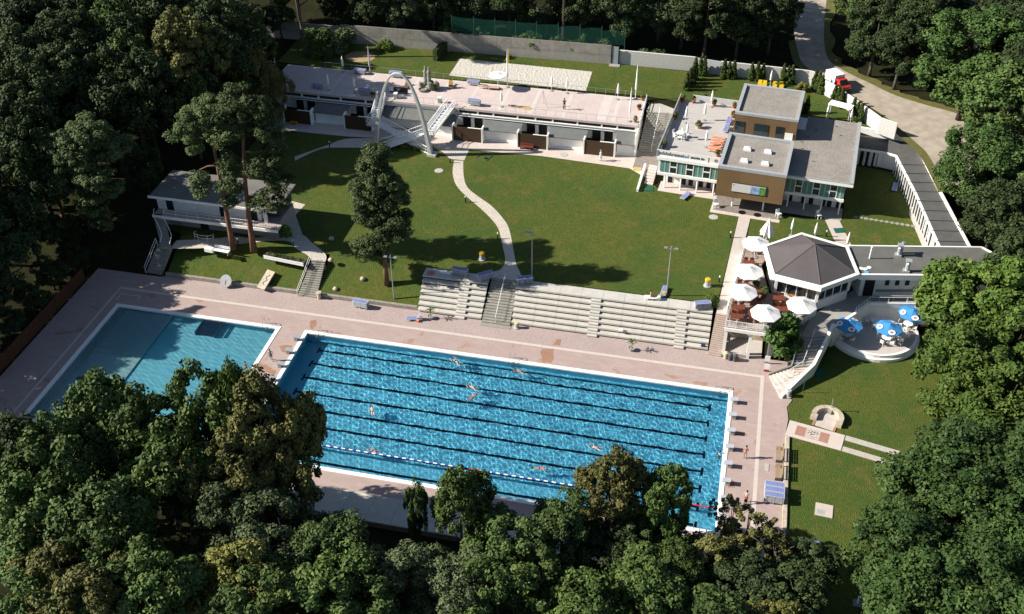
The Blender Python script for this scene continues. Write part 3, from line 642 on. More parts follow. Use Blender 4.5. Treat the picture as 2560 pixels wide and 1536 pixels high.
# left wing with roof deck
B((-.3, 8.2, .2, 17.8, 5.2, DK-.02)).build('upper_storey', WHITE_WALL, nb)
B((-.5, 8.2, -.15, .35, 7.42, DK)).build('fascia', WHITE_WALL, nb)
B((-.3, 8.2, -.1, .197, 5.05, 5.45)).build('floor_slab', WHITE_WALL, nb)
B((.4, 8.15, 1.7, 17, LZ, 5.19)).build('ground_floor_wall', WHITE_WALL, nb)
for x in (1.0, 2.9, 3.9, 5.3, 6.4, 7.5): B((x, x+.62, 1.62, 1.697, LZ, 5.0)).build('dark_door', DOOR, nb)
for x in (.85, 3.05, 5.3, 7.6): MB().tube([(x, .05, 0), (x, .05, NZ(5.05))], .1, 10).build('column', WHITE_WALL, nb)
B((.1, 8.2, -.95, 1.69, LZ-.1, LZ+.06)).build('porch_floor', APRON, nb)
def facade(x0, x1, zs, wins, zlow=5.45, ztop=7.42):
    xs = x0
    for wx, ww in wins+[(x1, 0)]:
        if wx-xs > .05:
            B((xs+.03, wx-.03, .06, .16, zlow+.03, ztop-.03)).build('glass_panel', TEAL, nb)
            c_ = (xs+wx)/2; B((c_-.09, c_+.09, .035, .055, zlow+.03, ztop-.03)).build('pale_strip', TEAL2, nb)
        if ww:
            f_ = MB(); fr = lambda a, b, c_, d: f_.box(a, b, .0, .12, NZ(c_), NZ(d))
            fr(wx-.03, wx+.07, zlow, ztop); fr(wx+ww-.07, wx+ww+.03, zlow, ztop); fr(wx+.07, wx+ww-.07, zlow+.95, zlow+1.1); fr(wx+.07, wx+ww-.07, ztop-.1, ztop); fr(wx+.07, wx+ww-.07, zlow, zlow+.08)
            w_ = f_.build('window', WHITE_WALL, nb); B((wx+.07, wx+ww-.07, .05, .1, zlow+.08, ztop-.1)).build('pane', GLASS, w_)
        xs = wx+ww
facade(0, 8.2, 0, [(1.35, 1.0), (3.6, 1.0), (5.9, 1.0)])
B((-.3, 8.19, .36, 17.7, DK-.018, DK+.03)).build('roof_deck', DECKW, nb)
mb = B((-.62, -.48, -.1, 17.8, DK-.5, DK+.92)); mb.build('left_parapet', ZINC, nb)
mb = B((1.2, 7.9, 17.65, 17.8, DK, DK+.95)); mb.build('back_fence', mat('white_fence_panel', (.66, .66, .66), .6, .05, 2), nb)
# sign along the front edge
SIGN = mat('sign_panel', (0.78, 0.77, 0.77), .5, .04, 2)
sg = B((-.5, 8.1, .02, .09, DK+.02, DK+.98)).build('sign_board', SIGN, nb)
def text_part(txt, size, m, parent, loc, rot, name='lettering', ext=.01, sx=1.0):
    cu = bpy.data.curves.new('lettering', 'FONT'); cu.body = txt; cu.size = size; cu.extrude = ext; cu.offset = .018; cu.resolution_u = 2
    tmp = bpy.data.objects.new('lettering_tmp', cu); COL.objects.link(tmp); bpy.context.view_layer.update()
    me = bpy.data.meshes.new_from_object(tmp.evaluated_get(bpy.context.evaluated_depsgraph_get())); bpy.data.objects.remove(tmp); bpy.data.curves.remove(cu)
    o = bpy.data.objects.new(name, me); COL.objects.link(o); me.materials.clear(); me.materials.append(m); o.parent = parent; o.location = loc; o.rotation_euler = rot; o.scale = (sx, 1, 1)
    return o
GREYTX = mat('grey_lettering', (.20, .17, .19), .6, 0); BLUETX = mat('pale_blue_lettering', (.20, .42, .62), .6, 0); DARKTX = mat('dark_lettering', (.04, .04, .045), .6, 0); REDTX = mat('dull_red_mark', (.35, .12, .12), .6, 0)
text_part('schönbrunner', .72, GREYTX, sg, (-.25, .005, NZ(DK+.3)), (R(90), 0, 0), sx=.84)
text_part('bad', .66, BLUETX, sg, (2.98, .005, NZ(DK+.3)), (R(90), 0, 0), sx=.84)
text_part('move to', .58, DARKTX, sg, (4.05, .005, NZ(DK+.32)), (R(90), 0, 0), sx=.95)
text_part('|', .8, REDTX, sg, (6.35, .005, NZ(DK+.25)), (R(90), 0, 0), sx=1.2)
text_part('43', .6, GREYTX, sg, (7.2, .005, NZ(DK+.3)), (R(90), 0, 0), sx=.85)
# timber box
BX0, BX1, BY0, BY1, BZ0, BZ1 = 8.2, 17.0, -3.35, 6.2, 5.2, 9.3
B((BX0, BX1, BY0, BY1, BZ0, BZ1)).build('timber_box', WOOD, nb)
def flatroof(x0, x1, y0, y1, z, w, h, nm='gravel_roof'):
    r = B((x0+w-.01, x1-w+.01, y0+w-.01, y1-w+.01, z, z+.05)).build(nm, GRAVROOF, nb)
    B((x0-.04, x1+.04, y0-.04, y0+w, z, z+h), (x0-.04, x1+.04, y1-w, y1+.04, z, z+h), (x0-.04, x0+w, y0+w, y1-w, z, z+h), (x1-w, x1+.04, y0+w, y1-w, z, z+h)).build('parapet', ZINC, r)
    return r
rb = flatroof(BX0, BX1, BY0, BY1, BZ1, .42, .42)
SKYL = mat('skylight_dome', (.78, .79, .80), .25, .03, 2)
for x, y in ((11.2, 2.5), (13.95, 2.5), (11.25, -.8), (14.0, -.8)):
    s = MB(); s.box(x-.5, x+.5, y-.38, y+.38, NZ(BZ1+.05), NZ(BZ1+.32)); s.add([(x-.5, y-.38, NZ(BZ1+.32)), (x+.5, y-.38, NZ(BZ1+.32)), (x+.5, y+.38, NZ(BZ1+.32)), (x-.5, y+.38, NZ(BZ1+.32)), (x-.35, y-.24, NZ(BZ1+.48)), (x+.35, y-.24, NZ(BZ1+.48)), (x+.35, y+.24, NZ(BZ1+.48)), (x-.35, y+.24, NZ(BZ1+.48))], [(4,5,6,7),(0,1,5,4),(1,2,6,5),(2,3,7,6),(3,0,4,7)])
    s.build('skylight', SKYL, rb)
# banner in a recess of the box front
B((10.2, 14.8, BY0-.05, BY0-.003, 7.35, 7.65)).build('banner_recess', mat('recess_olive', (.10, .09, .05), .8, .1, 2), nb)
bn = B((10.3, 14.7, BY0-.12, BY0-.06, 6.25, 7.42)).build('banner', mat('banner_white', (.72, .70, .70), .6, .03, 2), nb)
B((12.75, 13.9, BY0-.128, BY0-.121, 6.27, 7.40)).build('banner_blue_field', mat('banner_blue', (.28, .42, .66), .6, .5, 2.5), bn)
B((13.9, 14.68, BY0-.128, BY0-.121, 6.27, 7.40)).build('banner_green_field', mat('banner_green', (.10, .32, .07), .6, .5, 3), bn)
B((10.45, 10.6, BY0-.128, BY0-.121, 7.15, 7.3)).build('banner_mark', REDTX, bn)
for x in (10.5, 14.6): MB().tube([(x, -1.9, 0), (x, -1.9, NZ(5.2))], .11, 10).build('column', WHITE_WALL, nb)
B((8.25, 17, 1.2, 6, LZ, 5.19)).build('ground_floor_wall', mat('painted_shade_render', (.42, .40, .37), .9, .1, 1), nb)  # shade below the timber box is put into this render colour
# penthouse behind a small court
PX0, PX1, PY0, PY1, PZ = 8.4, 17.0, 9.2, 18.5, 11.0
B((PX0, PX1, PY0, PY1, 7.0, PZ)).build('penthouse', WOOD, nb)
flatroof(PX0, PX1, PY0, PY1, PZ, .42, .35)
B((8.2, 17, 6.2, 9.2, 5.2, 7.85)).build('court_floor', DECKW, nb)
for x0, x1 in ((8.6, 9.9), (11.2, 13.2), (14.2, 15.3)): B((x0, x1, PY0-.06, PY0-.003, 7.9, 10.0)).build('window', GLASS, nb)
B((15.5, 16.6, PY0-.1, PY0-.01, 7.9, 9.2)).build('white_door', WHITE_WALL, nb)
# right wing
WX0, WX1, WY0, WY1, WZ = 17.0, 25.0, .2, 17.0, 8.15
B((WX0, 24.6, WY0, 16.6, 5.2, WZ)).build('upper_storey', WHITE_WALL, nb)
mb = MB(); poly = [(17.0, -.6), (25.5, -.6), (25.5, 17.1), (18.1, 17.1), (18.1, 12.8), (17.0, 12.8)]
mb.prism(poly, NZ(WZ-.42), NZ(WZ)); mb.build('roof_slab', WHITE_WALL, nb)
mb = MB(); mb.prism([(17.02, -.45), (25.0, -.45), (25.0, 16.95), (18.15, 16.95), (18.15, 12.75), (17.02, 12.75)], NZ(WZ+.005), NZ(WZ+.06)); mb.build('gravel_roof', GRAVROOF, nb)
B((25.02, 25.5, -.6, 17.1, WZ+.004, WZ+.22)).build('parapet', ZINC, nb); B((17.02, 25.0, -.6, -.46, WZ+.004, WZ+.12)).build('parapet', ZINC, nb)
B((17, 24.7, -.1, .197, 5.05, 5.45)).build('floor_slab', WHITE_WALL, nb)
facade(17.0, 24.6, 0, [(18.2, .95), (20.5, .95), (22.7, .95)], 5.45, 7.72)
B((24.6, 24.68, .2, 16, 5.5, 7.7)).build('side_panel', mat('slate_panel', (.10, .11, .12), .5, .1, 1), nb)
B((17.0, 24.4, 1.7, 16, LZ, 5.19)).build('ground_floor_wall', WHITE_WALL, nb)
for x in (17.5, 19.3, 20.3, 21.9, 22.7, 23.9): B((x, x+.6, 1.62, 1.697, LZ, 5.0)).build('dark_door', DOOR, nb)
for x in (17.6, 19.8, 22.0, 24.35): MB().tube([(x, .05, 0), (x, .05, NZ(5.05))], .1, 10).build('column', WHITE_WALL, nb)
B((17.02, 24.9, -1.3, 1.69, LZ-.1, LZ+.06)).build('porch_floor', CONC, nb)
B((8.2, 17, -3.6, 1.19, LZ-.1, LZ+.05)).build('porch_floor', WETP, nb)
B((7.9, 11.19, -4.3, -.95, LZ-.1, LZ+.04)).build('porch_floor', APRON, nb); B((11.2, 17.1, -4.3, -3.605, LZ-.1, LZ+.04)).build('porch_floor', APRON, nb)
for x, y in ((19.5, 13), (18.6, 10.6), (18.0, 9.0), (18.2, 7.1), (20.0, 4.0), (23, 12.5), (22.2, 15.0)): MB().box(x-.18, x+.18, y-.02, y+.02, NZ(WZ+.06), NZ(WZ+.16)).box(x-.18, x-.15, y-.02, y+.25, NZ(WZ+.06), NZ(WZ+.13)).build('roof_bracket', DKGREY, nb)
# little stair beside the building with white cheek walls
t = stair('staircase', 'short pale stair with white cheek wall at the left of the glass-fronted building', [(36.0, 37.6), (36.2, 41.4)], [(37.2, 37.4), (37.4, 41.2)], LZ, LZ+1.0, 7, APRON)
wallpath(MB(), [(35.35, 35.3, LZ+.45), (35.6, 41.5, LZ+1.0)], .14, 1.1).build('cheek_wall', WHITE_WALL, t, world=True)
# ================================================================ COLONNADE ON THE RIGHT
t = empty('changing_colonnade', (68.5, 49, LZ), 0, 'white changing cabins with a grey felt roof bending around the rear lawn', 'building')
ip = [(64.3, 49.35), (68.2, 49.0), (69.95, 48.4), (71.95, 38.5), (74.05, 25.6)]; op = [(64.3, 53.9), (72.5, 52.6), (73.3, 48.9), (75.0, 39.4), (77.6, 25.9)]
w2 = [Vector((p[0]+.35*(0 if i < 2 else 1), p[1]+.35*(1 if i < 3 else .2))) for i, p in enumerate(ip)]
mb = MB()
for i in range(4): mb.prism([tuple(w2[i]), tuple(w2[i+1]), op[i+1], op[i]], LZ, 5.45, cap=False)
mb.build('wall', WHITE_WALL, t, world=True)
mb = MB()
for i in range(4): mb.sheet([ip[i], ip[i+1], op[i+1], op[i]], 5.62)
mb.build('roof', mat('dark_roof_felt', (.12, .12, .115), .9, .12, 1), t, world=True)
mb = MB()
for i in range(4):
    wallpath(mb, [(*ip[i], 5.66), (*ip[i+1], 5.66)], .12, .26)
mb.build('eaves', WHITE_WALL, t, world=True)
wallpath(MB(), [(64.3, 53.9, 6.75), (72.5, 52.7, 6.75), (73.35, 49.0, 6.3), (75.05, 39.4, 5.9), (77.7, 25.9, 5.75)], .16, 3.0).build('outer_parapet', WHITE_WALL, t, world=True)
mb = MB(); a, b = Vector((70.0, 48.2)), Vector((73.95, 26))
for k in range(1, 10):
    q = a.lerp(b, k/9.5); MB().beam((q.x, q.y, 5.66), (q.x+3.3, q.y+.55, 5.66), .14, .1).build('roof_joint', DKGREY, t, world=True)
for k in range(6): x = 65.3+.78*k; MB().box(x, x+.42, 49.5-.02*k-.06, 49.5+.1, LZ, LZ+2.2).build('door_opening', DOOR, t, world=True)
for k in range(22):
    q = Vector((70.35, 47.4)).lerp(Vector((74.2, 26.6)), k/22); d = Vector((3.85, -20.8)).normalized(); n = Vector((d.y, -d.x))
    if k % 2 == 0: MB().prism([tuple(q+n*.06), tuple(q+d*.65+n*.06), tuple(q+d*.65-n*.3), tuple(q-n*.3)], LZ, LZ+2.15).build('door_opening', DOOR, t, world=True)
for k in range(24):
    q = Vector((70.0, 48.0)).lerp(Vector((74.0, 26.2)), k/23); MB().box(q.x-.07, q.x+.07, q.y-.07, q.y+.07, LZ, 5.45).build('post', WHITE_WALL, t, world=True)
for k in range(6): MB().box(65.0+.9*k, 65.14+.9*k, 49.3-.02*k, 49.44-.02*k, LZ, 5.45).build('post', WHITE_WALL, t, world=True)
# ================================================================ RESTAURANT
FELT = mat('brown_grey_roof_felt', (0.115, 0.103, 0.105), 0.85, 0.08, 0.6)
FELT2 = mat('grey_flat_roof_felt', (0.145, 0.145, 0.135), 0.9, 0.12, 0.7)
HEX = [(52.58, 19.55), (57.1, 23.5), (62.7, 21.6), (63.9, 15.9), (59.5, 12.1), (53.8, 13.4)]; AP = (58.4, 18.0, 9.0); HC = Vector((58.2, 17.7))
rs = empty('restaurant', (58.4, 17.8, 3.0), 0, 'six-sided restaurant pavilion with a brown-grey pyramid roof and white eaves', 'building')
def inset(k): return [tuple(HC.lerp(Vector(p), k)) for p in HEX]
TZ = 4.2
i1 = inset(.93)
mb = MB()
for i in range(6): mb.add([(*i1[i], 6.88), (*i1[(i+1) % 6], 6.88), AP], [(0, 1, 2)])
mb.v = [v for v in mb.v]
for i in range(len(mb.f)): mb.f[i] = mb.f[i][::-1]
mb.build('pyramid_roof', FELT, rs, world=True)
mb = MB()
for i in range(6): mb.tube([(*i1[i], 6.9), (AP[0], AP[1], AP[2]+.02)], .035, 4)
mb.build('roof_ridge', mat('ridge_felt', (.15, .135, .135), .85, .05, 1), rs, world=True)
mb = MB(); o1, i2 = HEX, inset(.925)
for i in range(6):
    j = (i+1) % 6; v = [(*o1[i], 6.35), (*o1[j], 6.35), (*o1[j], 6.95), (*o1[i], 6.95), (*i2[i], 6.35), (*i2[j], 6.35), (*i2[j], 7.0), (*i2[i], 7.0)]
    mb.add(v, [(0, 1, 2, 3), (3, 2, 6, 7), (7, 6, 5, 4), (4, 5, 1, 0)])
for i in range(len(mb.f)): mb.f[i] = mb.f[i][::-1]
mb.build('eaves_fascia', WHITE_WALL, rs, world=True)
mb = MB()
for i in range(6):
    a, b = Vector((*HEX[i], 6.95)), Vector((*HEX[(i+1) % 6], 6.95)); n = int((b-a).length/.8)
    for k in range(1, n): p = a.lerp(b, k/n); q = p.lerp(Vector((HC.x, HC.y, 7.0)), .07); MB().beam(p+Vector((0, 0, .015)), q+Vector((0, 0, .005)), .02, .015).build('fascia_seam', ZINC, rs, world=True)
wl_ = inset(.84); mb = MB()
mb.prism(wl_, TZ-1.3, TZ+.06); mb.build('plinth', WHITE_WALL, rs, world=True)
MB().prism(inset(.80), TZ+.065, 6.36).build('glazing', GLASS, rs, world=True)
mb = MB()
for i in range(6):
    a, b = Vector(wl_[i]), Vector(wl_[(i+1) % 6]); n = 4
    for k in range(n):
        p = a.lerp(b, k/n); w = .16 if k == 0 else .05; MB().box(p.x-w, p.x+w, p.y-w, p.y+w, TZ+.065, 6.345).build('mullion', WHITE_WALL, rs, world=True)
MB().prism([tuple(HC.lerp(Vector(p), .72)) for p in HEX], 6.0, 6.3).build('ceiling', DOOR, rs, world=True)
# front opening shows the timber floor
q0, q1 = Vector(wl_[5]), Vector(wl_[4])
mb = MB(); a, b = q0.lerp(q1, .3), q0.lerp(q1, .72); n_ = Vector((b-a)).normalized(); nn = Vector((n_.y, -n_.x))
mb.prism([tuple(a+nn*.05), tuple(b+nn*.05), tuple(b-nn*1.2), tuple(a-nn*1.2)], TZ+.5, TZ+.56) if False else mb.prism([tuple(a+nn*.15), tuple(b+nn*.15), tuple(b-nn*.9), tuple(a-nn*.9)], TZ+.065, TZ+.09); mb.build('timber_floor', mat('orange_timber', (.40, .19, .07), .6, .2, 3), rs, world=True)
# terrace on posts
t = empty('restaurant_terrace', (51.5, 8, 0), 0, 'raised restaurant terrace on white posts with a white balustrade', 'terrace')
TP = [(49.15, 5.95), (53.95, 5.9), (58.4, 10.7), (59.3, 12.3), (53.85, 13.6), (52.7, 19.5), (54.5, 24.2), (50.5, 23.3)]
MB().prism(TP, TZ-.35, TZ).build('floor_slab', mat('terrace_floor', (.42, .33, .28), .85, .1, 1.5), t, world=True)
mb = MB(); wallpath(mb, [(49.12, 5.85, TZ-.02), (54.0, 5.8, TZ-.02)], .06, .42); mb.build('slab_edge', WHITE_WALL, t, world=True)
wallpath(MB(), [(49.2, 10.0, TZ), (50.48, 23.3, TZ)], .08, 1.4).build('side_wall', WHITE_WALL, t, world=True); wallpath(MB(), [(54.4, 6.6, TZ-.36), (59.4, 12.2, TZ-.36)], .1, 4.2).build('side_wall', WHITE_WALL, t, world=True)
for x, y in ((49.4, 6.05), (52.2, 6.15)): MB().box(x-.17, x+.17, y-.17, y+.17, 0, TZ-.36).build('post', WHITE_WALL, t, world=True)
wallpath(MB(), [(49.5, 9.6, TZ-.37), (53.9, 9.6, TZ-.37)], .1, 4.2).build('rear_wall', mat('stained_render', (.62, .52, .38), .9, .25, .9), t, world=True)
MB().box(49.3, 53.8, 6.3, 9.5, -.1, .12).build('storage_floor', PALE, t, world=True); MB().box(49.6, 52.0, 6.0, 6.25, .0, .5).build('storage_kerb', PALE, t, world=True)
mb = MB(); railrun(mb, [(49.2, 6.0, TZ), (53.95, 5.95, TZ)], .95, 4, (1.0, .12), .03, 40); mb.build('balustrade', WHITE_METAL, t, world=True)
mb = MB(); railrun(mb, [(49.2, 6.0, TZ), (50.5, 23.2, TZ)], .95, 12, (1.0, .12), .028, 90); mb.build('balustrade', WHITE_METAL, t, world=True)
mb = MB(); railrun(mb, [(53.95, 5.95, TZ), (58.6, 11.0, TZ)], .95, 5, (1.0, .12), .028, 40); mb.build('balustrade', WHITE_METAL, t, world=True)
# annex
t = empty('restaurant_annex', (70, 20, 2.9), 0, 'low white annex with a grey flat roof carrying vents, joined to the pavilion', 'building')
AZ = 6.65; AR = [(62.75, 22.0), (78.6, 25.1), (81.5, 22.6), (80.8, 19.6), (63.95, 16.2)]
MB().prism([(p[0], p[1]) for p in AR], AZ-.12, AZ).build('flat_roof', FELT2, t, world=True)
mb = MB(); wallpath(mb, [(63.9, 16.15, AZ+.12), (80.8, 19.55, AZ+.12)], .14, .75); wallpath(mb, [(62.8, 22.05, AZ+.14), (78.6, 25.15, AZ+.14)], .1, .4); wallpath(mb, [(78.6, 25.15, AZ+.13), (81.5, 22.6, AZ+.13), (80.8, 19.6, AZ+.13)], .1, .4); mb.build('parapet', WHITE_WALL, t, world=True)
MB().prism([(64.4, 17.2), (80.2, 20.6), (80.8, 22.5), (78.3, 24.8), (63.4, 21.8)], 2.5, AZ-.13).build('wall', WHITE_WALL, t, world=True)
d = Vector((15.8, 3.4)).normalized(); n = Vector((d.y, -d.x)); A = Vector((64.4, 17.2))
def wallbox(s0, s1, z0, z1, nm, m, out=.06):
    p, q = A+d*s0, A+d*s1; return MB().prism([tuple(p+n*out), tuple(q+n*out), tuple(q-n*.05), tuple(p-n*.05)], z0, z1).build(nm, m, t, world=True)
for s0 in (2.9, 4.1, 5.3): wallbox(s0, s0+.5, 4.5, 5.3, 'window', DOOR)
wallbox(.5, 1.7, 2.95, 5.6, 'doorway', DOOR); wallbox(7.1, 7.9, 4.2, 5.3, 'menu_board', mat('red_board', (.55, .22, .16), .6, .4, 5)); wallbox(8.6, 13.5, 4.1, 5.0, 'serving_hatch', DOOR); wallbox(8.6, 13.5, 5.02, 5.7, 'shutter', mat('olive_shutter', (.30, .31, .22), .7, .1, 2), .1); wallbox(8.4, 13.6, 3.9, 4.08, 'counter', WHITE_WALL, .35); wallbox(2.0, 6.6, 3.6, 3.85, 'wall_shelf', CONC, .15)
DUCT = mat('duct_metal', (.50, .53, .56), .4, .08, 2, metal=.3)
for x, y in ((68.6, 21.3), (69.35, 18.1)):
    mb = MB().tube([(x, y, AZ), (x, y, AZ+1.1), (x+.05, y, AZ+1.45)], [.26, .26, .3], 12).box(x-.34, x+.34, y-.34, y+.34, AZ+1.45, AZ+1.6).box(x-.42, x+.3, y-.4, y+.3, AZ, AZ+.25); mb.build('roof_vent', DUCT, t, world=True)
MB().tube([(68.9, 21.9, AZ), (68.9, 21.9, AZ+1.3), (69.0, 21.9, AZ+1.6)], [.2, .2, .24], 10).build('roof_vent', DUCT, t, world=True)
MB().tube([(65.17, 19.9, AZ), (65.17, 19.9, AZ+1.7)], .09, 8).lathe([(.0, 1.7), (.16, 1.68), (.0, 1.85)], (65.17, 19.9, AZ), 8).build('flue_pipe', WHITE_METAL, t, world=True)
for x, y in ((64.1, 17.5), (64.58, 17.46), (65.05, 17.9)): tag(MB().lathe([(.26, 0), (.28, .03), (.27, .06), (.0, .07)], (x, y, AZ+.005), 14).build('white_disc', WHITE_WALL), 'white round lid lying on the annex roof beside the pavilion eaves', 'lid', 'white lids on the annex roof')
tag(MB().box(64.5, 64.95, 16.6, 16.95, AZ+.005, AZ+.1).build('blue_box', mat('sky_blue_plastic', (.10, .45, .75), .5, 0)), 'small sky-blue box on the annex roof', 'box')
# ================================================================ TREES
def leaf_mat(name, c1, c2, c3):
    m, nt, p, N, mixc, rng, noise, tc = node_mat(name)
    at = N('ShaderNodeAttribute', attribute_name='tone'); oi = N('ShaderNodeObjectInfo')
    c = mixc(at.outputs['Fac'], c1, c2); c = mixc(rng(oi.outputs['Random'], 0, 1, 0, .45), c, c3)
    hs = N('ShaderNodeHueSaturation'); nt.links.new(c, hs.inputs['Color'])
    mm = N('ShaderNodeMath', operation='MULTIPLY_ADD'); mm.inputs[1].default_value = 7.13; mm.inputs[2].default_value = 0.0; nt.links.new(oi.outputs['Random'], mm.inputs[0])
    fr = N('ShaderNodeMath', operation='FRACT'); nt.links.new(mm.outputs[0], fr.inputs[0])
    nt.links.new(rng(fr.outputs[0], 0, 1, .72, 1.22), hs.inputs['Value'])
    nt.links.new(hs.outputs[0], p.inputs['Base Color']); p.inputs['Roughness'].default_value = 0.65; p.inputs['Specular IOR Level'].default_value = 0.18
    return m
LEAF = {
 'green': leaf_mat('leaf_green', (0.048, 0.090, 0.020), (0.117, 0.170, 0.041), (0.072, 0.125, 0.040)),
 'olive': leaf_mat('leaf_olive', (0.083, 0.092, 0.024), (0.195, 0.185, 0.061), (0.150, 0.155, 0.043)),
 'dark': leaf_mat('leaf_dark', (0.026, 0.046, 0.014), (0.062, 0.090, 0.028), (0.044, 0.070, 0.030)),  # dark green foliage, lowered further to carry the wood's dim light
 'bright': leaf_mat('leaf_bright', (0.104, 0.114, 0.027), (0.241, 0.230, 0.066), (0.184, 0.195, 0.046)),
 'fine': leaf_mat('leaf_greygreen', (0.059, 0.087, 0.036), (0.129, 0.161, 0.072), (0.094, 0.131, 0.052)),
 'bigfine': leaf_mat('leaf_deep', (0.032, 0.070, 0.017), (0.080, 0.133, 0.032), (0.055, 0.104, 0.025)),
 'plane': leaf_mat('leaf_plane', (.056, .112, .018), (.125, .190, .034), (.090, .150, .028)), 'old': leaf_mat('leaf_old', (0.068, 0.113, 0.022), (0.174, 0.216, 0.049), (0.128, 0.171, 0.039)),
 'birch': leaf_mat('leaf_birch', (0.087, 0.092, 0.028), (0.156, 0.156, 0.059), (0.127, 0.127, 0.048)),
 'pine': leaf_mat('leaf_pine', (0.044, 0.077, 0.023), (0.111, 0.146, 0.049), (0.074, 0.111, 0.041)),
 'thuja': leaf_mat('leaf_thuja', (0.040, 0.074, 0.015), (0.099, 0.142, 0.030), (0.070, 0.108, 0.024)),
 'hedge': leaf_mat('leaf_hedge', (0.065, 0.107, 0.021), (0.140, 0.188, 0.042), (0.105, 0.147, 0.031)),
 'yellow': leaf_mat('leaf_yellow', (0.183, 0.172, 0.034), (0.376, 0.334, 0.068), (0.274, 0.253, 0.051)),
 'chestnut': leaf_mat('leaf_chestnut', (0.055, 0.124, 0.024), (0.131, 0.237, 0.050), (0.095, 0.180, 0.036))}
BARK = mat('bark_grey', (.10, .085, .07), .95, .25, 3, bump=.4); BARKP = mat('bark_pine', (.20, .105, .065), .95, .3, 2.5, bump=.5); BARKD = mat('bark_dark', (.055, .045, .038), .95, .25, 3)
def leaf_mesh(name, C, RC, per, leaf, m, seed, up=.35, flat=1.0, aspect=1.25, drop=0.0):
    """leaf-sized faces scattered over clumps: C centres, RC radii"""
    rs = np.random.RandomState(seed); n = len(C); k = per
    d = rs.normal(size=(n, k, 3)); d /= np.linalg.norm(d, axis=2, keepdims=True)
    rr = RC[:, None]*(.55+.5*rs.rand(n, k)**.6); P = C[:, None, :]+d*rr[..., None]*np.array([1, 1, flat])
    P[..., 2] -= drop*rs.rand(n, k)
    nv = d+np.array([0, 0, up])+rs.normal(size=(n, k, 3))*.55; nv /= np.linalg.norm(nv, axis=2, keepdims=True)
    a = np.cross(nv, rs.normal(size=(n, k, 3))); a /= np.linalg.norm(a, axis=2, keepdims=True); b = np.cross(nv, a)
    if drop: b = b*.4+np.array([0, 0, -1.0])*1.0; b /= np.linalg.norm(b, axis=2, keepdims=True)
    s = leaf*(.65+.7*rs.rand(n, k))[..., None]/2
    V = np.stack([P-a*s*.75, P-b*s*aspect, P+a*s*.75, P+b*s*aspect], 2).reshape(-1, 3)
    nf = n*k; me = bpy.data.meshes.new(name); me.vertices.add(nf*4); me.vertices.foreach_set('co', V.ravel())
    me.loops.add(nf*4); me.loops.foreach_set('vertex_index', np.arange(nf*4)); me.polygons.add(nf)
    me.polygons.foreach_set('loop_start', np.arange(0, nf*4, 4)); me.polygons.foreach_set('loop_total', np.full(nf, 4)); me.update()
    tone = np.clip(.5+rs.normal(size=(n, 1))*.26+rs.normal(size=(n, k))*.2, 0, 1).ravel()
    at = me.attributes.new('tone', 'FLOAT', 'FACE'); at.data.foreach_set('value', tone)
    me.materials.append(m); return me
def broad(seed, r, h, low, nl=8, nc=120, cr=.85, tall=1.0):
    """clump centres of a lobed crown; low = where the crown starts (fraction of h)"""
    rs = np.random.RandomState(seed); m_ = cr*.75; zb, zt = h*low, h-m_*.8; r = r-m_; zc = (zb+zt)/2; hz = (zt-zb)/2
    sx, sy = rs.uniform(.85, 1.05), rs.uniform(.85, 1.05); lobes = [(np.array([rs.uniform(-.1, .1)*r, rs.uniform(-.1, .1)*r, zc]), np.array([r*.62, r*.62, hz*.78]))]
    lobes.append((np.array([rs.uniform(-.2, .2)*r, rs.uniform(-.2, .2)*r, zt-hz*.42]), np.array([r*.42, r*.42, hz*.42])))
    for i in range(nl):
        t = 2.4*i+rs.rand()*1.1; el = rs.uniform(-.8, .8); q = np.array([math.cos(t)*r*.68*sx*math.sqrt(1-el*el*.6), math.sin(t)*r*.68*sy*math.sqrt(1-el*el*.6), zc+el*hz*.66]); s = rs.uniform(.22, .50)
        lobes.append((q, np.array([r*s*rs.uniform(.85, 1.2), r*s*rs.uniform(.85, 1.2), min(hz*.6, r*s*rs.uniform(.7, 1.25))])))
    C = []
    while len(C) < nc:
        q, s = lobes[rs.randint(len(lobes))]; d = rs.normal(size=3); d /= np.linalg.norm(d)
        if d[2] < -.6: continue
        pt = q+d*s*rs.uniform(.82, 1.08)
        if any((((pt-q2)/s2)**2).sum() < .62 for q2, s2 in lobes): continue
        if pt[2] > h: continue
        C.append(pt)
    C = np.array(C); return C, cr*(.6+.8*rs.rand(len(C)))
def trunk_mesh(name, seed, h, r0, r, low, m, lean=0.0, limbs=6, top=.86):
    rs = np.random.RandomState(seed); mb = MB(); pts = []; n = 7
    for i in range(n+1):
        f_ = i/n; pts.append(((rs.rand()-.5)*.25*f_+lean*f_*f_*h, (rs.rand()-.5)*.25*f_, f_*h*top))
    mb.tube(pts, [r0*(1.25 if i == 0 else 1)*(1-.8*i/n) for i in range(n+1)], 8)
    for i in range(limbs):
        z0 = h*rs.uniform(max(.18, low*.8), .66); f_ = z0/(h*top); t = 2.4*i+rs.rand(); L_ = r*rs.uniform(.55, .82); b = Vector((lean*f_*f_*h, 0, z0)); d = Vector((math.cos(t), math.sin(t), rs.uniform(.25, .8)))
        mb.tube([b, b+d*L_*.5+Vector((0, 0, .1)), b+d*L_+Vector((0, 0, .5))], [r0*.42, r0*.28, r0*.08], 6)
    me = bpy.data.meshes.new(name); me.from_pydata(mb.v, [], mb.f); me.polygons.foreach_set('use_smooth', [True]*len(me.polygons)); me.update(); me.materials.append(m); return me
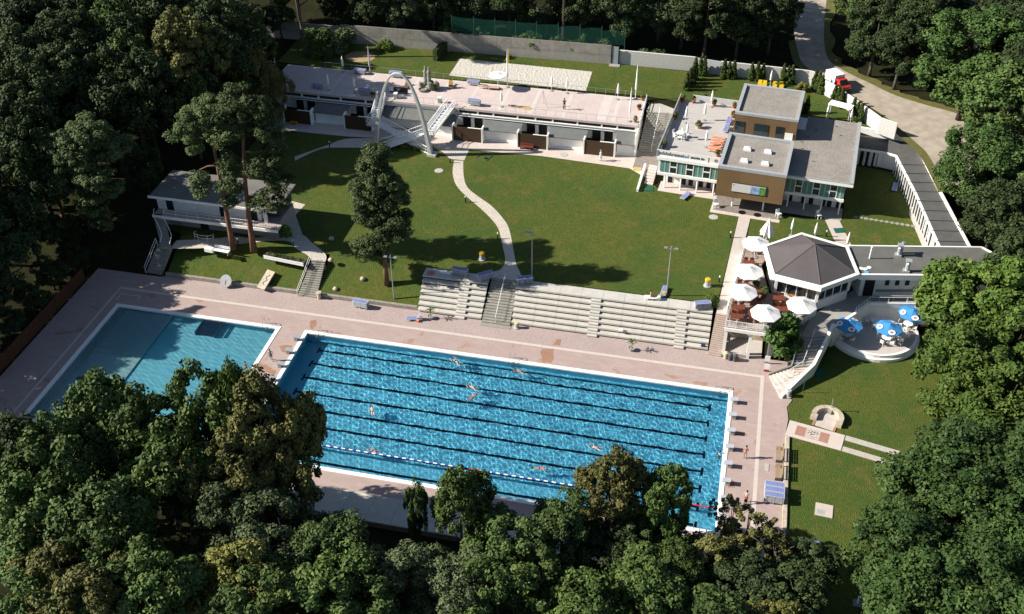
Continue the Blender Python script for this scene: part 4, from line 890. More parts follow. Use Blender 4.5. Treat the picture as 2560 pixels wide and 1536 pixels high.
# crown kinds at nominal size: radius 5 m, height 15 m
VAR = {}
def variant(kind, seeds, low, per, leaf, key, nc=120, cr=.85, nl=8, bark=None, flat=.9, up=.35, drop=0):
    VAR[kind] = []
    for s in seeds:
        C, RC = broad(s, 5.0, 15.0, low, nl, nc, cr)
        VAR[kind].append((leaf_mesh('crown', C, RC, per, leaf, LEAF[key], s, up, flat, drop=drop), trunk_mesh('trunk', s, 15.0, .26, 5.0, low, bark or BARK)))
variant('green', (11, 12, 13, 14), .28, 135, .29, 'green', nl=11, nc=150, cr=.72); variant('olive', (21, 22, 25), .24, 140, .27, 'olive', nl=12, cr=.62, nc=170); variant('dark', (31, 32, 33), .22, 120, .30, 'dark', nl=11, nc=145, cr=.74, bark=BARKD)
variant('darklow', (41, 42, 43), .10, 135, .29, 'dark', nl=12, nc=165, cr=.74); variant('finelow', (51, 52), .10, 145, .25, 'fine', nl=12, nc=160, cr=.74); variant('bright', (61, 62), .26, 140, .27, 'bright', nl=12, cr=.64, nc=165)
variant('fine', (71, 72), .24, 160, .23, 'fine', nl=12, nc=150, cr=.72); variant('bigfine', (81, 82, 83), .14, 190, .25, 'bigfine', cr=.82, nl=14, nc=185, bark=BARKD); variant('plane', (91, 92), .18, 150, .31, 'plane', cr=.76, nl=14, nc=185)
variant('airy', (23, 24), .12, 95, .26, 'olive', cr=.5, nc=85, nl=10); variant('birch', (101,), .22, 160, .24, 'birch', cr=.7, nl=10, nc=150, drop=1.3, up=0)
variant('pine', (111,), .42, 150, .19, 'pine', cr=.7, nl=10, nc=130, flat=.55, up=.8, bark=BARKP)
TREES = [
(-4.7,-31.9,0.0,19,5,'green'), (-0.6,-32.0,0.0,19,5,'green'), (-6.4,-37.0,0.0,19,5,'green'), (4.6,-31.1,0.0,21,4.6,'green'), (7.1,-30.2,0.0,21.5,2.2,'green'), (9.6,-30.1,0.0,21,4.6,'olive'),
(12.0,-29.6,0.0,19,3.4,'olive'), (11.5,-32.2,0.0,17,4,'olive'), (8.0,-34.1,0.0,17,4.6,'olive'), (3.0,-34.9,0.0,18,5.2,'green'), (-12.9,-35.1,0.0,16,4.2,'dark'), (-5.9,-42.3,0.0,16,5.2,'green'),
(-0.2,-42.0,0.0,16,5.2,'green'), (8.8,-38.4,0.0,14,5,'fine'), (14.0,-38.2,0.0,14,5,'fine'), (18.6,-38.1,0.0,13,4.5,'green'), (11.9,-43.2,0.0,14,4.5,'bright'), (6.2,-46.0,0.0,15,5.2,'green'),
(2.4,-44.6,0.0,15,5.2,'green'), (-1.3,-47.0,0.0,15,4.8,'olive'), (3.0,-49.4,0.0,15,4.8,'olive'), (-1.7,-50.8,0.0,14,5,'green'), (15.9,-46.5,0.0,14,5,'green'), (20.4,-42.4,0.0,14,5,'green'),
(27.9,-31.3,0.0,14,3.4,'green'), (23.8,-31.2,0.0,12,1.3,'green'), (32.5,-34.1,0.0,12,4.6,'green'), (25.3,-39.1,0.0,12,4.6,'fine'), (29.2,-38.7,0.0,12,4.6,'fine'), (33.3,-40.0,0.0,12,4.8,'green'),
(24.2,-43.9,0.0,12,4.8,'green'), (37.0,-30.6,0.0,12,3.8,'green'), (40.5,-26.7,0.0,14,3.7,'olive'), (42.9,-26.6,0.0,12,3,'olive'), (45.7,-26.2,0.0,14,2.2,'green'), (45.1,-28.2,0.0,12.5,2.4,'green'),
(43.8,-30.6,0.0,9,4,'dark'), (41.5,-32.0,0.0,9,4,'dark'), (36.4,-36.5,0.0,11,4.6,'green'), (39.9,-39.0,0.0,11,4.6,'green'), (47.0,-31.3,0.0,9,3.4,'green'), (51.7,-24.7,0.0,9,2.2,'airy'),
(53.1,-26.2,0.0,10,3.4,'airy'), (49.8,-29.9,0.0,9,3.6,'olive'), (55.7,-27.2,0.0,9,3.2,'airy'), (58.3,-27.6,0.0,8,3.6,'dark'), (54.1,-30.9,0.0,9,4.2,'dark'), (56.4,-31.7,0.0,9,4.2,'dark'),
(44.7,-34.9,0.0,10,4.4,'green'), (50.3,-37.5,0.0,10,4.4,'green'), (55.5,-35.7,0.0,9,3.4,'bright'), (72.2,-17.7,0.0,14,6.2,'bigfine'), (69.9,-21.4,0.0,14,6.2,'bigfine'), (76.5,-17.0,0.0,14,6.2,'bigfine'),
(67.0,-27.9,0.0,13,5.6,'bigfine'), (68.4,-32.1,0.0,13,6,'bigfine'), (72.6,-29.6,0.0,13,6,'bigfine'), (76.1,-26.8,0.0,13,6,'bigfine'), (75.8,-22.4,0.0,13,6,'bigfine'), (74.6,-33.1,0.0,12,5.5,'bigfine'),
(-26.2,51.6,6.6,9,3.4,'green'), (-22.3,41.7,3.0,13.5,4,'birch'), (-19.9,41.8,3.0,10,3,'birch'), (-28.8,36.3,5.0,20,5.6,'olive'), (-30.2,31.7,4.2,19,5.4,'olive'), (-41.6,36.6,5.5,19,5.4,'green'),
(-35.9,30.3,4.0,19,5.4,'green'), (-36.7,34.2,4.7,19,5.6,'dark'), (-31.6,26.4,3.4,19,5.6,'dark'), (-36.6,25.2,3.3,19,6,'dark'), (-48.6,26.4,4.6,20,6,'dark'), (-46.4,30.0,4.8,20,6,'dark'),
(-42.9,30.7,4.6,20,6,'dark'), (-43.7,27.8,4.2,20,6,'pine'), (-44.5,21.9,3.7,20,6,'pine'), (-39.5,22.9,3.3,19,5.8,'dark'), (-45.7,19.1,3.8,19,5.8,'dark'), (-42.0,20.2,3.4,19,5.8,'dark'),
(-41.3,13.4,3.3,18,5.5,'dark'), (-26.7,29.4,3.8,14,3.4,'green'), (-41.4,9.8,2.1,17,5.5,'dark'), (-38.5,10.2,2.3,17,5.5,'dark'), (-27.1,43.8,6.2,17,5.5,'dark'), (-26.1,37.3,5.2,17,5.5,'dark'),
(-36.5,43.4,6.2,17,5.5,'dark'), (-54.2,37.0,7.2,17,5.5,'dark'), (-49.0,40.9,7.1,17,5.5,'dark'), (79.0,59.0,6.6,17,8,'bigfine'), (82.5,47.0,6.3,15,6.8,'green'), (78.9,38.0,3.6,13,6,'bigfine'),
(84.5,36.0,3.2,13,6.2,'green'), (80.2,29.3,3.0,12,5.2,'dark'), (84.0,25.0,3.0,13,6,'dark'), (76.0,9.0,0.0,16.5,6.5,'plane'), (78.5,1.0,0.0,15,6,'plane'), (74.2,-0.6,0.0,14.5,5.4,'plane'),
(77.0,-7.0,0.0,14,5.5,'plane'), (81.0,-13.0,0.0,14,6,'bigfine'), (84.0,60.0,6.6,17,7,'dark'), (86.0,52.0,6.6,17,7,'dark'), (82.5,18.0,1.2,13,5.5,'dark'), (86.0,14.0,0.0,14,6,'plane'),
(66.8,71.5,6.6,13,5.4,'darklow'), (70.3,67.3,6.6,11.5,5,'darklow'), (73.5,70.0,6.6,14,5.6,'darklow'), (63.8,80.0,7.2,15,5,'green'), (69.0,79.0,7.1,15,5.5,'dark'), (76.0,76.0,6.8,16,6,'darklow'),
(82.0,70.0,6.6,18,6.5,'dark'), (88.0,68.0,6.6,18,7,'dark'), (41.0,72.0,6.6,14,5.8,'darklow'), (46.0,73.2,6.6,13,5,'darklow'), (37.0,75.0,6.7,15,5,'finelow'), (51.0,76.0,6.8,13,4.6,'darklow'),
(44.0,80.0,7.2,15,5.5,'dark'), (33.0,77.0,6.9,15,5,'darklow'), (50.5,84.0,7.6,15,5,'dark'), (39.0,86.0,7.8,15,5.5,'dark'), (29.0,82.0,7.4,15,5,'dark'), (26.5,74.0,6.6,14,4.8,'darklow'),
(20.5,74.5,6.6,14,4.6,'darklow'), (14.5,75.0,6.7,14,4.6,'finelow'), (8.5,74.0,6.6,14,4.6,'darklow'), (2.5,74.0,6.6,14,4.4,'darklow'), (-3.8,71.2,6.6,13,4.2,'darklow'), (-8.8,70.4,6.6,12,3.9,'finelow'),
(-13.8,70.0,6.6,13,4.4,'darklow'), (-5.0,77.0,6.9,15,5,'dark'), (5.0,80.0,7.2,15,5,'dark'), (15.0,81.0,7.3,15,5,'dark'), (23.0,82.0,7.4,15,5,'dark'), (-14.0,77.0,6.9,15,5,'dark'),
(-21.0,74.0,6.6,16,5,'dark'), (-27.0,70.0,6.6,16,5,'dark'), (-24.0,80.0,7.2,16,5,'dark'), (-33.0,72.0,6.6,16,5,'dark'), (-38.0,64.0,6.7,17,5.2,'dark'), (-33.3,62.6,6.6,8,3.4,'green'),
(-41.0,54.0,6.9,17,5.4,'dark'), (-34.0,52.0,6.6,15,5,'dark'), (-30.5,47.0,6.5,14,4.6,'dark'), (-46.0,46.0,7.3,18,5.6,'dark'), (-38.0,44.0,6.3,18,5.4,'dark'), (-52.0,36.0,6.7,18,5.6,'dark'),
(-51.0,24.0,4.7,18,5.6,'dark'), (-48.0,12.0,4.1,17,5.4,'dark'), (-43.0,4.0,0.5,16,5.2,'dark'), (-38.0,4.5,0.1,12,4.4,'dark'), (-37.6,-1.5,0.1,13.5,4.6,'dark'), (-36.8,-7.0,0.1,13,4.4,'dark'),
(-38.5,-12.0,0.1,14,4.8,'dark'), (-36.8,-18.0,0.1,12,4.4,'green'), (-33.5,-22.5,0.0,11,3.8,'dark'), (-42.0,-6.0,0.4,14,5,'dark'), (-45.0,-16.0,0.7,14,5,'dark'), (-39.5,-24.0,0.2,13,4.6,'dark'),
(-29.0,-29.0,0.0,9,4,'dark'), (-24.0,-32.0,0.0,10,4,'green'), (-18.5,-31.0,0.0,9.5,4,'dark'), (-34.0,-33.0,0.0,13,4.6,'dark'), (-33.8,10.5,2.4,11,3.8,'dark'), (-30.0,20.0,3.0,8,3,'dark'),
(-39.5,-5.0,0.0,17,4.8,'dark'), (-41.0,-12.0,0.0,17,5,'dark'), (-33.4,5.0,0.0,4.5,2.4,'darklow'), (-34.0,1.0,0.0,5,2.4,'darklow'), (-33.6,-4.0,0.0,4.5,2.2,'darklow'), (-33.8,-9.0,0.0,4.5,2.4,'darklow'),  # first two trees added out of view to shade the shallow pool
(-34.0,-14.0,0.0,4.5,2.4,'darklow'), (-36.5,8.5,0.3,6,3,'darklow'), (-22.0,73.0,6.6,6,3,'darklow'), (-17.5,70.5,6.6,5,2.6,'darklow'), (-29.0,66.0,6.6,7,3.4,'darklow')]
KINDWORD = {'green': 'mid-green tree', 'olive': 'olive-green tree', 'airy': 'airy olive-green tree', 'dark': 'dark green tree', 'darklow': 'low-crowned dark green tree', 'finelow': 'low-crowned grey-green tree', 'bright': 'yellowish green tree', 'fine': 'grey-green fine-leaved tree', 'bigfine': 'deep green dense-leaved tree', 'plane': 'light green large-leaved tree', 'birch': 'drooping olive birch', 'pine': 'tall pine'}
def region(x, y):
    if y < -20 and x < 66 and y > -60:
        depth = 'poolside row' if y > -33 else ('middle rows' if y > -41 else 'bottom rows')
        w = 'below the far left deck' if x < -14 else 'below the shallow pool' if x < -3 else 'below the gap between the pools' if x < 7 else 'below the left end of the lane pool' if x < 16.5 else 'below the shaded near benches' if x < 25.5 else 'below the middle of the lane pool' if x < 35 else 'below the right half of the lane pool' if x < 47.5 else 'below the right corner of the lane pool'
        return w+', '+depth
    if x >= 60 and y < 0: return 'at the right lawn edge '+('near the stone strips' if y > -22 else 'in the bottom right corner')
    if x >= 70 and y < 22: return 'beside the round terrace and annex'
    if x >= 74 and y < 56: return 'behind the grey-roofed colonnade'
    if y >= 64 and x >= 56: return 'on the far side of the dirt road'
    if x >= 70: return 'at the right end of the dirt road'
    if y >= 66: return 'behind the '+('concrete wall left of the net' if x < 0 else 'green net' if x < 28 else 'white garden wall')+(', front row' if y < 75.5 else ', back row')
    if x < -25 and y > 44: return 'in the shaded wood at the top left corner'
    if x < -25 and y > 17: return 'in the shaded wood left of the sun terrace'
    if x < -25 and y > 0: return 'in the dark wood beside the deck fence'
    if x < -25: return 'outside the deck fence by the shallow pool'
    return 'beside the left end of the sun terrace'
TINY = 0; seen = {}
for i, (x, y, zb, h, r, k) in enumerate(TREES):
    vs_ = VAR[k]; cm, tm = vs_[i % len(vs_)]; rg = region(x, y); lab = KINDWORD[k]+' '+rg
    size = '' if .85 < r/5 < 1.15 else ('small ' if r <= 3.2 else 'slim ' if r < 4.3 else 'broad ' if r > 5.7 else '')
    lab = (size+lab).replace('the dark wood beside the deck fence', 'the wood beside the deck fence')
    t = empty('broadleaf_tree' if k not in ('birch', 'pine') else k+'_tree', (x, y, zb-.1), i*2.399, lab, 'tree', lab.split(', ')[0]+' group', scale=(r/5, r/5, h/15))
    for nm, me in (('trunk', tm), ('crown', cm)):
        o = bpy.data.objects.new(nm, me); COL.objects.link(o); o.parent = t
def special(name, loc, label, C, RC, per, leaf, key, seed, tr, cat='tree', flat=.6, up=.7, group=None, drop=0, rz=0):
    t = empty(name, loc, rz, label, cat, group)
    if tr: o = bpy.data.objects.new('trunk', tr); COL.objects.link(o); o.parent = t
    o = bpy.data.objects.new('crown', leaf_mesh('crown', C, RC, per, leaf, LEAF[key], seed, up, flat, aspect=1.9 if key == 'pine' else 1.25, drop=drop)); COL.objects.link(o); o.parent = t
    return t
def clouds(seed, specs, cr=.75):
    """specs: (x, y, z, radius, height, count) foliage clouds"""
    rs = np.random.RandomState(seed); C = []
    for x, y, z, r, hh, n in specs:
        for _ in range(n):
            d = rs.normal(size=3); d /= np.linalg.norm(d); d *= rs.uniform(.6, 1.0); C.append((x+d[0]*r, y+d[1]*r, z+d[2]*hh))
    C = np.array(C); return C, cr*(.55+.8*rs.rand(len(C)))
def ptrunk(seed, h, r0, lean=(0, 0), limbs=(), m=None):
    mb = MB(); n = 8; at_ = lambda f_: Vector((lean[0]*f_*f_, lean[1]*f_*f_, h*f_)); mb.tube([at_(i/n) for i in range(n+1)], [r0*(1.3 if i == 0 else 1)*(1-.72*i/n) for i in range(n+1)], 9)
    for z, dx, dy, dz in limbs:
        b = at_(z/h); mb.tube([b, b+Vector((dx*.5, dy*.5, dz*.25)), b+Vector((dx, dy, dz))], [r0*.36, r0*.28, r0*.1], 6)
    me = bpy.data.meshes.new('trunk'); me.from_pydata(mb.v, [], mb.f); me.polygons.foreach_set('use_smooth', [True]*len(me.polygons)); me.update(); me.materials.append(m or BARKP); return me
# two tall pines before the left building, one pine on the lawn edge, one umbrella pine in the wood
C, RC = clouds(1, [(-1.6, .2, 19.0, 2.0, 1.5, 26), (1.0, .3, 20.0, 2.0, 1.3, 26), (2.8, -.4, 17.6, 1.6, 1.1, 18), (-3.2, -.3, 16.4, 1.8, 1.2, 20), (.6, .2, 16.6, 1.6, 1.0, 14), (-3.0, .3, 14.4, 1.3, .9, 10), (-2.6, -.4, 9.6, 1.0, 2.0, 18), (1.6, .2, 13.2, .8, .7, 6), (.9, -.3, 9.6, .9, .9, 9), (.6, .2, 7.6, .9, .9, 8)])
special('pine_tree', (-13.5, 10.5, 2.9), 'tall pine with a bent bare limb, left of the two before the shaded building', C, RC, 135, .17, 'pine', 1, ptrunk(1, 20.4, .36, (0, 0), [(12.2, -2.6, 0, -.9), (15.5, -2.8, .2, 1.2), (16.5, 2.4, 0, 1.4), (18, -1.5, 0, 1.5), (13, 1.5, 0, .3)]), group='pines on the lawn')
C, RC = clouds(2, [(1.2, .2, 21.6, 2.2, 1.6, 32), (3.2, .3, 20.2, 2.2, 1.4, 28), (-.6, -.3, 19.6, 1.8, 1.2, 20), (4.6, 0, 17.8, 1.8, 1.3, 20), (1.6, .4, 17.6, 1.6, 1.0, 12), (-1.2, .2, 16.0, 1.5, 1.0, 12), (4.6, .2, 14.6, 2.0, 1.4, 24), (2.6, -.3, 13.0, 1.3, 1.0, 10), (-1.3, 0, 12.2, 1.3, 1.2, 12), (5.0, .3, 11.0, 2.2, 1.6, 24), (3.6, -.2, 8.4, 2.0, 1.6, 24), (1.2, .2, 7.4, .9, .7, 7), (-.9, -.2, 10.0, 1.0, .8, 8)])
special('pine_tree', (-10.7, 10.6, 2.9), 'tall red-barked pine with foliage hanging low on its right side, before the shaded building', C, RC, 135, .17, 'pine', 2, ptrunk(2, 22.3, .38, (2.2, 0), [(11, 4.2, .2, 1.0), (8.2, 3.0, -.2, .8), (14.5, 4, 0, .9), (18, -1.6, 0, 1.5), (18.5, 2.0, 0, 1.6), (12.5, -2, 0, .6)]), group='pines on the lawn')
C, RC = clouds(3, [(.3, 0, 18.6, 1.3, 1.2, 26), (-.2, .2, 16.8, 1.8, 1.2, 30), (.9, -.2, 15.2, 1.9, 1.3, 30), (-1.0, .3, 14.0, 2.3, 1.3, 34), (1.7, .2, 13.0, 2.1, 1.4, 34), (-.8, -.2, 11.8, 2.2, 1.4, 34), (1.6, -.3, 10.6, 2.3, 1.4, 34), (-1.5, .3, 9.8, 1.8, 1.3, 24), (.8, .2, 8.8, 2.0, 1.2, 28), (2.1, 0, 8.6, 1.4, 1.2, 16), (-.6, -.3, 6.8, 1.4, 1.0, 16), (-2.3, .2, 5.4, 1.5, 1.2, 22), (-1.0, 0, 4.8, 1.0, .8, 10)])
special('pine_tree', (7.5, 9.0, 1.6), 'dense dark pine standing alone on the main lawn, left of the seating steps', C, RC, 140, .18, 'pine', 3, ptrunk(3, 19.2, .32, (.3, 0), [(6.6, -2.0, 0, .3), (10, 2, .2, .5), (12, -2, 0, .6), (14, 1.6, 0, .6)]), group='pines on the lawn')
C, RC = clouds(4, [(0, 0, 14.6, 3.4, 1.6, 70), (-3.2, -.6, 12.8, 2.6, 1.5, 44), (3.0, .5, 12.6, 2.4, 1.4, 40), (-1.0, -2.6, 12.2, 2.6, 1.5, 40), (1.6, -3.0, 10.4, 2.2, 1.4, 28), (-4.6, -1.0, 9.8, 2.0, 1.6, 30), (-2.4, -2.6, 8.6, 1.8, 1.4, 22), (.6, -3.4, 6.4, 1.6, 1.6, 22), (3.4, -2.4, 8.4, 1.4, 1.2, 14), (1.2, -3.0, 4.0, 1.4, 1.4, 16)])
special('pine_tree', (-31.5, 11.8, 2.3), 'broad umbrella-crowned pine rising over the dark wood at the left', C, RC, 140, .20, 'pine', 4, ptrunk(4, 14.2, .42, (0, 0), [(8, -3, -.8, 3.2), (9, 2.8, 0, 2.8), (8.5, 0, -2.6, 2.6), (6.5, .4, -2.8, 0), (10, 1.5, 1.5, 3)]), group='pines in the left wood')
C, RC = clouds(5, [(0, 0, 11.6, 2.6, 1.3, 40), (-1.8, -.6, 10.0, 2.2, 1.3, 28), (1.6, -1.2, 9.4, 2.0, 1.3, 24), (0, -2, 7.4, 1.6, 1.3, 16)])
special('pine_tree', (-38, 11.5, 2.8), 'smaller rounded pine left of the umbrella-crowned pine', C, RC, 140, .20, 'pine', 5, ptrunk(5, 11.2, .34, (0, 0), [(7, -2, 0, 2), (7, 2, -.6, 2)]), group='pines in the left wood')
# bare-trunk pines behind the terrace
C, RC = clouds(6, [(0, 0, 19, 2.6, 1.6, 40), (2.5, 0, 17.5, 1.8, 1.2, 20), (-2.6, 0, 16.8, 1.8, 1.2, 20)])
special('pine_tree', (-22.2, 59.6, 6.5), 'pine with a long bare grey trunk beside the upper hedge', C, RC, 120, .20, 'pine', 6, ptrunk(6, 18.5, .36, (-1.3, 0), [(15, 2, 0, 1.6), (14.5, -2, 0, 1.6)], BARK), group='bare-trunked pines behind the terrace')
special('pine_tree', (18.2, 71.0, 6.5), 'pine with a bare trunk rising behind the green net', C, RC, 120, .20, 'pine', 7, ptrunk(7, 18.5, .38, (0, 0), [(15, 2, 0, 1.6), (14.5, -2, 0, 1.6)], BARKD), group='bare-trunked pines behind the terrace')
# shrubs behind the net
for i, (x, y, r, h) in enumerate(((10.2, 69.2, 1.6, 2.8), (13.2, 69.0, 2.2, 4.2), (17.0, 69.4, 1.8, 3.4), (20.6, 69.3, 2.2, 4.0), (24.8, 70.2, 1.8, 3.0), (-1.2, 69.6, 1.8, 4.0), (4.6, 69.5, 1.8, 3.6), (34.0, 70, 1.7, 2.2), (31.5, 70.5, 1.2, 1.8))):
    C, RC = broad(200+i, r, h, .02, 6, 34, .5); special('shrub', (x, y, 6.5), 'leafy green shrub '+('behind the green net at the top of the concrete wall' if x < 27 else 'behind the white garden wall'), C, RC, 60, .24, 'green' if i % 2 else 'fine', 200+i, None, 'shrub', .9, .4, 'shrubs behind the walls')
# big shrubs by the left wall
for i, (x, y, r, h, w) in enumerate(((-20.4, 61.0, 2.9, 4.6, 'round rear-garden shrub, left of the pair behind the slanted hedge'), (-17.0, 63.0, 2.5, 4.2, 'round grey-green rear-garden shrub between slanted hedge and concrete wall'))):
    C, RC = broad(220+i, r, h, .02, 7, 60, .6); special('shrub', (x, y, UZ-.05), w, C, RC, 80, .26, 'green' if i == 0 else 'fine', 220+i, None, 'shrub', .9, .4)
C, RC = broad(231, 1.5, 1.7, .02, 6, 40, .45); special('shrub', (-10.4, 65.2, UZ-.05), 'dense round bush at the foot of the concrete wall', C, RC, 70, .2, 'hedge', 231, None, 'shrub', .9, .4)
C, RC = broad(232, 1.05, 1.5, .02, 6, 30, .35); special('shrub', (56.5, 64.1, UZ-.05), 'bright yellow bush on the garden lawn near the white wall', C, RC, 70, .18, 'yellow', 232, None, 'shrub', .9, .4)
C, RC = broad(233, 1.0, 2.4, .02, 6, 30, .35); special('shrub', (-7.6, 13.6, LZ-.05), 'bright green shrub at the right end of the ramp railing', C, RC, 70, .2, 'chestnut', 233, None, 'shrub', .9, .4)
C, RC = broad(234, 1.1, 1.9, .02, 6, 26, .35); special('shrub', (47.35, 11.5, LZ-.4), 'feathery green bush beside the loungers at the right end of the steps', C, RC, 80, .14, 'hedge', 234, None, 'shrub', .9, .4)
# broad-leaved young tree at the restaurant stair
C, RC = broad(240, 2.35, 6.4, .05, 9, 90, .55); special('broadleaf_tree', (55.9, 6.7, 0), 'fresh green large-leaved tree in front of the restaurant stair', C, RC, 46, .46, 'chestnut', 240, trunk_mesh('trunk', 240, 6.4, .12, 2.2, .05, BARK), 'tree', .9, .5)
# olive tree leaning over the lane pool (its trunk shows)
# ---- clipped hedges
def hedge_block(name, pts, w, h, label, per_m=26, leaf=.16, key='hedge', group=None, z=UZ):
    C = []; rs = np.random.RandomState(len(label)); 
    for i in range(len(pts)-1):
        a, b = np.array(pts[i]), np.array(pts[i+1]); L_ = np.linalg.norm(b-a); d = (b-a)/L_; n = np.array([-d[1], d[0]])
        for _ in range(int(L_*per_m)):
            q = a+d*rs.uniform(0, L_)+n*rs.uniform(-w/2, w/2)*.9; C.append((q[0]-pts[0][0], q[1]-pts[0][1], rs.uniform(.1, h-.1)))
    C = np.array(C); t = empty(name, (*pts[0], z), 0, label, 'hedge', group)
    o = bpy.data.objects.new('foliage', leaf_mesh('foliage', C, np.full(len(C), .2), 26, leaf, LEAF[key], 5, .4, 1.0)); COL.objects.link(o); o.parent = t
    mb = MB(); wallpath(mb, [(p[0]-pts[0][0], p[1]-pts[0][1], h-.12) for p in pts], w/2*.8, h-.15); mb.build('woody_core', mat('hedge_core', (.03, .045, .012), .95, .3, 6), t)
hedge_block('clipped_hedge', [(-20.0, 57.9), (-18.1, 58.4), (-17.3, 66.3)][1:], 1.0, 1.7, 'long clipped hedge slanting across the rear lawn left of the worn oval')
hedge_block('clipped_hedge', [(-1.2, 62.6), (-.5, 66.4)], .9, 2.0, 'short tall hedge beside the sand court')
hedge_block('clipped_hedge', [(-3.0, 40.6), (3.6, 40.1)], .8, .55, 'low clipped hedge under the diving arch', z=LZ)
# ---- thuja columns
rs0 = np.random.RandomState(5); C = []; RC = []
for i in range(70):
    f_ = rs0.rand(); rad = .46*min(1, (1-f_)*1.55+.02)*(.75+.3*rs0.rand()); t_ = rs0.rand()*6.28; C.append((rad*math.cos(t_)*.8, rad*math.sin(t_)*.8, .15+f_*2.75)); RC.append(.26*(1.1-.5*f_))
TH = leaf_mesh('foliage', np.array(C), np.array(RC), 46, .15, LEAF['thuja'], 9, .1, 1.4, aspect=1.6); THT = MB().tube([(0, 0, 0), (0, 0, 2.4)], [.09, .03], 6)
tm_ = bpy.data.meshes.new('trunk'); tm_.from_pydata(THT.v, [], THT.f); tm_.materials.append(BARKD)
groups_ = [('beside the garden gate path', [(40.1, 66.6), (40.9, 66.4), (41.5, 66.3), (39.3, 60.6), (39.7, 61.9), (40.0, 63.2), (40.2, 64.5)]), ('in the first trio along the white wall', [(44.6, 66.2), (45.35, 66.15), (46.05, 66.2)]), ('in the second trio along the white wall', [(48.8, 66.25), (49.7, 66.2), (50.5, 66.4)]), ('in the third trio along the white wall', [(53.6, 66.15), (54.3, 66.1), (54.9, 66.15)]), ('in the trio at the bend of the white wall', [(58.4, 65.3), (58.95, 64.6), (59.4, 63.9)]), ('in the trio opposite the red and white truck', [(61.3, 61.2), (61.8, 60.5), (62.25, 59.7)]), ('in the trio beside the white garden canopy', [(63.9, 57.0), (64.4, 56.2), (64.85, 55.5)])]
for gi, (w, ps) in enumerate(groups_):
    for k, (x, y) in enumerate(ps):
        s_ = .95+.16*((k*7+gi*3) % 5)/5; lab = ('first' if k == 0 else 'last' if k == len(ps)-1 else 'middle' if len(ps) == 3 else 'inner')+' slim green thuja '+w
        t = empty('thuja_tree', (x, y, UZ-.05), k*1.7+gi, lab, 'thuja', 'thuja columns along the garden wall', scale=(1.0, 1.0, s_))
        for nm, me in (('trunk', tm_), ('foliage', TH)): o = bpy.data.objects.new(nm, me); COL.objects.link(o); o.parent = t
for k, (x, y) in enumerate(((56.4, 56.4), (57.3, 56.9))):
    t = empty('thuja_tree', (x, y, UZ-.05), k, 'dark shaded thuja close behind the timber penthouse', 'thuja', 'thujas behind the penthouse', scale=.95)
    for nm, me in (('trunk', tm_), ('foliage', TH)): o = bpy.data.objects.new(nm, me); COL.objects.link(o); o.parent = t
# ================================================================ WALLS, FENCES, LEFT BUILDING
def concwall_mat():
    m, nt, p, N, mixc, rng, noise, tc = node_mat('board_concrete')
    b = N('ShaderNodeTexBrick', i_Scale=1.0, i_Brick_Width=2.4, i_Row_Height=1.55, i_Mortar_Size=0.03); b.offset = 0.0
    b.inputs['Color1'].default_value = (.33, .31, .28, 1); b.inputs['Color2'].default_value = (.29, .275, .25, 1); b.inputs['Mortar'].default_value = (.17, .16, .15, 1)
    mp = N('ShaderNodeMapping'); mp.inputs['Rotation'].default_value = (R(90), 0, 0); nt.links.new(tc.outputs['Object'], mp.inputs['Vector']); nt.links.new(mp.outputs[0], b.inputs['Vector'])
    sp = N('ShaderNodeSeparateXYZ'); nt.links.new(tc.outputs['Object'], sp.inputs[0])
    c = mixc(rng(noise(.7, 6, dist=1.5), .4, .72, 0, .5), b.outputs[0], (.16, .15, .13)); c = mixc(rng(sp.outputs['Z'], 1.18, 1.24, .45, 0), c, (.44, .42, .38))
    nt.links.new(c, p.inputs['Base Color']); p.inputs['Roughness'].default_value = .95; return m
CW = concwall_mat()
t = empty('concrete_wall', (-18.4, 66.25, UZ), R(1.45), 'long grey board-marked concrete wall at the back of the upper lawn', 'wall')
MB().box(0, 45.0, 0, .35, -.2, 3.1).build('panels', CW, t); MB().box(-14, -.02, 0, .3, -.2, 2.8).build('panels', CW, t)
t = empty('garden_wall', (27.9, 67.85, UZ), 0, 'white panelled garden wall running from the concrete wall to the road bend', 'wall')
WP = brick_mat('white_wall_panels', (.78, .77, .74), (.80, .79, .77), (.58, .57, .55), 2.0, .78, .012, big=.1, offset=0)
wpm = WP.node_tree; 
gp = [(27.9, 67.85), (40.0, 67.75), (43.9, 67.05), (57.4, 66.5), (58.15, 66.2), (59.9, 63.5), (61.3, 61.9), (64.1, 57.9), (67.4, 52.9), (69.6, 51.6)]
for i in range(len(gp)-1):
    (x0, y0), (x1, y1) = gp[i], gp[i+1]; L_ = math.hypot(x1-x0, y1-y0); o = MB().box(0.003, L_, 0, .22, -.2, 2.3 if i != 1 else 2.2).build('wall_panel', WP if i != 1 else mat('grey_wall_panel', (.50, .52, .54), .7, .06, 1), t); o.location = (x0-27.9, y0-67.85, 0); o.rotation_euler = (0, 0, math.atan2(y1-y0, x1-x0))
t = empty('garden_gate', (26.75, 67.45, UZ), 0, 'grey-blue steel gate between the concrete wall and the white wall', 'gate')
MB().box(.06, 1.0, 0, .08, .02, 3.0).build('door_leaf', mat('gate_grey', (.36, .40, .43), .5, .08, 1), t); MB().box(0, .06, -.05, .14, 0, 3.05).build('gate_post', DKGREY, t); MB().box(1.0, 1.06, -.05, .14, 0, 3.05).build('gate_post', DKGREY, t); MB().box(-.3, 1.4, -1.0, -.06, -.05, .1).build('threshold', CONC, t)
